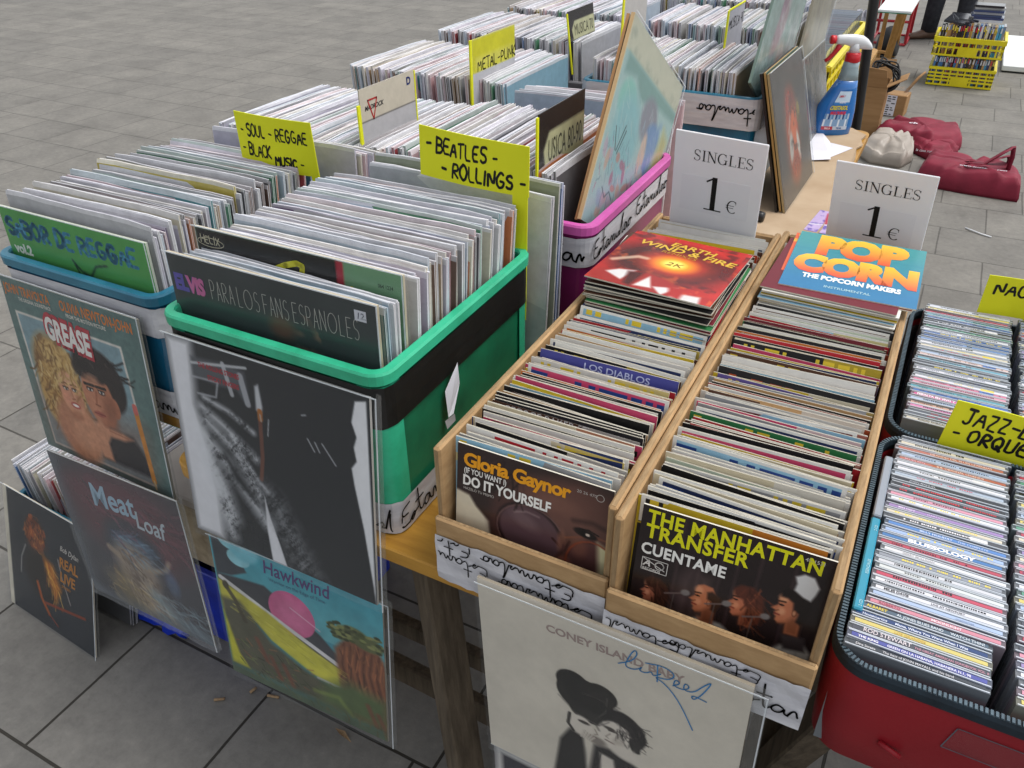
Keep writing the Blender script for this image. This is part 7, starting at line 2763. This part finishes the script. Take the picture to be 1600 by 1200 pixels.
# ------------------------------------------------------------------ wooden stand with a white top
t = root('wooden_stand', (-.03, 6.5, 0), 'pine stand with a white top in front of the red chair', 'stand')
for p, q, a_, b_ in (((-.085, 6.78, 0), (-.045, 6.62, .47), .055, .02), ((-.16, 6.85, 0), (-.16, 6.75, .47), .03, .02), ((-.07, 7.1, 0), (-.04, 6.95, .47), .04, .02)):
    mb = MB()
    mb.beam(p, q, a_, b_, 'stick')
    mb.build('leg', t)
mb = MB()
mb.beam((-.17, 6.80, .09), (-.075, 6.775, .09), .03, .02, 'stick')
mb.build('stretcher', t)
mb = MB()
mb.bbox((-.17, 6.05, .485), (.05, 7.0, .505), 'white_panel', .003)
mb.build('top', t)
mb = MB()
mb.box((-.172, 6.046, .484), (.052, 6.0495, .490), 'green_dark')
mb.build('edge_strip', t)
mb = MB()
n = 8
rows = []
for j in range(9):
    rows.append([(-.30 + .12 * i / n + .01 * math.sin(j + i), 6.0 + .05 * math.sin(i * 1.7 + j * .6), .50 - .21 * j / 8) for i in range(n + 1)])
for a_, b_ in zip(rows[:-1], rows[1:]):
    for i in range(n):
        mb.face([a_[i], b_[i], b_[i + 1], a_[i + 1]], 'paper', smooth=True)
        mb.face([(p[0], p[1] + .002, p[2]) for p in (a_[i + 1], b_[i + 1], b_[i], a_[i])], 'paper', smooth=True)
tag(mb.build('paper_sheet', loc=(-.24, 6.0, .5)), 'crumpled white sheet hanging beside the pine stand', 'paper')
rings = []
for (x, ry, h) in ((-.22, .06, .10), (-.20, .12, .22), (-.12, .14, .30), (-.06, .12, .24), (-.03, .05, .10)):
    rings.append([(x, 7.1 - ry, .0), (x, 7.1 - ry, h * .6), (x, 7.1, h), (x, 7.1 + ry, h * .6), (x, 7.1 + ry, .0)])
o = soft_blob(rings, 'black_cable', 'black_bag', None, (-.12, 7.1, 0), 8, .02)
tag(o, 'black bag slumped behind the pine stand', 'bag')

# ------------------------------------------------------------------ red tubular chair
t = root('tubular_chair', (-.12, 7.75, 0), 'red tubular metal chair behind the pine stand', 'chair')


def fillet(pts, r=.05, n=5):
    out = [Vector(pts[0])]
    for a_, b_, c_ in zip(pts[:-2], pts[1:-1], pts[2:]):
        a_, b_, c_ = Vector(a_), Vector(b_), Vector(c_)
        d1, d2 = (a_ - b_).normalized(), (c_ - b_).normalized()
        p, q = b_ + d1 * r, b_ + d2 * r
        for k in range(n + 1):
            u = k / n
            out.append(p * (1 - u) ** 2 + b_ * 2 * u * (1 - u) + q * u * u)
    out.append(Vector(pts[-1]))
    return out


for x in (-.30, -.02):
    mb = MB()
    mb.tube(fillet([(x, 7.95, .78), (x, 7.88, .44), (x, 8.02, .016), (x, 7.56, .016), (x, 7.52, .44), (x, 7.90, .44)]), .0125, 'red_tube', 10)
    mb.build('side_frame', t)
for y, z in ((7.56, .016), (8.0, .016), (7.54, .20)):
    mb = MB()
    mb.tube([(-.30, y, z), (-.02, y, z)], .011, 'red_tube', 10)
    mb.build('crossbar', t)
mb = MB()
mb.bbox((-.31, 7.5, .452), (-.01, 7.9, .475), 'red_tube', .008)
mb.build('seat', t)
mb = MB()
mb.bbox((-.305, 7.92, .62), (-.015, 7.94, .80), 'red_tube', .008)
mb.build('backrest', t)

# ------------------------------------------------------------------ person standing behind the yellow crates
t = root('person', (.22, 8.0, 0), 'person in dark trousers and brown shoes standing behind the yellow crates', 'person')


def skin_mesh(name, verts, edges, radii, mt, parent, rootv=0, sub=2):
    me = bpy.data.meshes.new(name)
    me.from_pydata([tuple(parent.matrix_basis.inverted() @ Vector(v)) for v in verts], edges, [])
    o = bpy.data.objects.new(name, me)
    COL.objects.link(o)
    o.parent = parent
    me.materials.append(M[mt])
    md = o.modifiers.new('skin', 'SKIN')
    sv = me.skin_vertices[0].data if me.skin_vertices else None
    if sv is None:
        return o
    for i, r_ in enumerate(radii):
        sv[i].radius = (r_, r_)
        sv[i].use_root = (i == rootv)
    md.use_smooth_shade = True
    ss = o.modifiers.new('sub', 'SUBSURF')
    ss.levels = ss.render_levels = sub
    return o


bxp, byp = .25, 8.02
# body (skin) as one continuous figure; clothes over it
BV = [(bxp, byp, .95), (bxp, byp, 1.18), (bxp, byp, 1.40), (bxp, byp - .01, 1.52), (bxp, byp - .03, 1.66),
      (bxp - .09, byp, .90), (bxp - .115, byp - .03, .50), (bxp - .125, byp + .01, .10),
      (bxp + .09, byp, .90), (bxp + .12, byp - .03, .50), (bxp + .135, byp + .03, .10),
      (bxp - .19, byp, 1.42), (bxp - .25, byp - .02, 1.14), (bxp - .24, byp - .12, .90), (bxp - .235, byp - .16, .80),
      (bxp + .19, byp, 1.42), (bxp + .25, byp - .02, 1.14), (bxp + .24, byp - .12, .90), (bxp + .235, byp - .16, .80)]
BE = [(0, 1), (1, 2), (2, 3), (3, 4), (0, 5), (5, 6), (6, 7), (0, 8), (8, 9), (9, 10), (2, 11), (11, 12), (12, 13), (13, 14), (2, 15), (15, 16), (16, 17), (17, 18)]
BR = [.125, .115, .12, .05, .085, .085, .058, .04, .085, .058, .04, .05, .042, .032, .03, .05, .042, .032, .03]
try:
    skin_mesh('body', BV, BE, BR, 'skin', t)
except Exception:
    pass
for sx in (-1, 1):
    lx = bxp + sx * .09
    mb = MB()
    K = [(.98, bxp + sx * .085, byp, .105), (.80, bxp + sx * .098, byp - .01, .10), (.50, bxp + sx * .118, byp - .03, .078), (.25, bxp + sx * .126, byp - .005, .070), (.06, bxp + sx * .13, byp + .015, .066)]
    mb.loft([[(cx + r_ * math.cos(2 * math.pi * i / 16), cy + r_ * 1.05 * math.sin(2 * math.pi * i / 16), z) for i in range(16)] for z, cx, cy, r_ in K], 'trouser')
    mb.build('trouser_leg', t)
    # shoe
    mb = MB()
    cx, cy = bxp + sx * .13, byp
    dirx, diry = (-.86, -.5) if sx < 0 else (-.2, -.98)
    px, py = -diry, dirx
    prof_ = [(-.09, .030, .075), (-.06, .040, .085), (0, .042, .09), (.06, .044, .075), (.12, .050, .055), (.17, .042, .045), (.195, .022, .03)]
    mb.loft([[(cx + dirx * s_ + px * w_ * math.cos(2 * math.pi * i / 14), cy + diry * s_ + py * w_ * math.cos(2 * math.pi * i / 14), max(.002, h_ * (.5 + .5 * math.sin(2 * math.pi * i / 14)))) for i in range(14)] for s_, w_, h_ in prof_], 'leather')
    mb.build('shoe', t)
mb = MB()
mb.loft([[(bxp + rx * math.cos(2 * math.pi * i / 20), byp + ry * math.sin(2 * math.pi * i / 20), z) for i in range(20)] for z, rx, ry in ((.88, .19, .145), (1.05, .18, .14), (1.25, .20, .15), (1.42, .225, .14), (1.50, .12, .10), (1.53, .065, .065))], 'jacket')
mb.build('jacket', t)
for sx in (-1, 1):
    mb = MB()
    mb.tube([(bxp + sx * .19, byp, 1.44), (bxp + sx * .25, byp - .02, 1.14), (bxp + sx * .24, byp - .11, .92)], [.068, .056, .044], 'jacket', 14)
    mb.build('sleeve', t)
mb = MB()
mb.loft([[(bxp + r_ * math.cos(2 * math.pi * i / 16), byp - .02 + r_ * 1.1 * math.sin(2 * math.pi * i / 16), z) for i in range(16)] for z, r_ in ((1.66, .092), (1.71, .098), (1.76, .085), (1.79, .04))], 'hair')
mb.build('hair', t)

# ================================================================== UNDER AND BESIDE THE FRONT TABLE
crate('record_crate', 'blue plastic crate of records on the ground beside the table', -1.285, .140, -.93, .50, .004, .24, 'deep_turquoise', 'turquoise', group='crates on the ground')
row_side(-1.262, -.955, .160, .014, 'records in the ground crate', 'ground crate', pitch=.008)
n = row_front(-1.262, .108, .134, .004, 'records leaning behind the musician sleeve', 'leaning set at the ground crate', 1, 15, 15, .97, pitch=.010, pick={2: ('black', '#202226'), 3: ('black', '#26282c'), 4: ('dark grey', '#4a4c52'), 5: ('black', '#202226')})
t2 = crate('record_crate', 'blue plastic crate pushed under the table behind the maroon sleeve', -.875, .170, -.52, .54, .004, .235, 'blue_bag', 'blue_bag', group='crates on the ground')
t = root('cardboard_box', (-.69, .35, .24), 'grey cardboard box resting on the blue crate under the table', 'box')
mb = MB()
mb.bbox((-.865, .185, .2362), (-.53, .52, .40), 'board', .004)
mb.build('carton', t)
mb = MB()
mb.bbox((-.868, .182, .4004), (-.527, .523, .425), 'cushion', .004)
mb.build('lid', t)
mb = MB()
rr = random.Random(4)
q = []
for i in range(16):
    u = i / 15
    q.append([(-1.04 + .23 * u + rr.uniform(-.006, .006), .145 + rr.uniform(-.01, .01), .003), (-1.045 + .235 * u, .125 + rr.uniform(-.008, .008), .022 + rr.uniform(-.004, .006)), (-1.045 + .235 * u, .155 + rr.uniform(-.01, .01), .045 + rr.uniform(-.006, .006)), (-1.04 + .23 * u, .20, .020)])
mb.loft(q, 'blue_bag')
tag(mb.build('plastic_bag', loc=(-.93, .16, 0)), 'bright blue plastic bag crumpled on the ground under the maroon sleeve', 'bag')
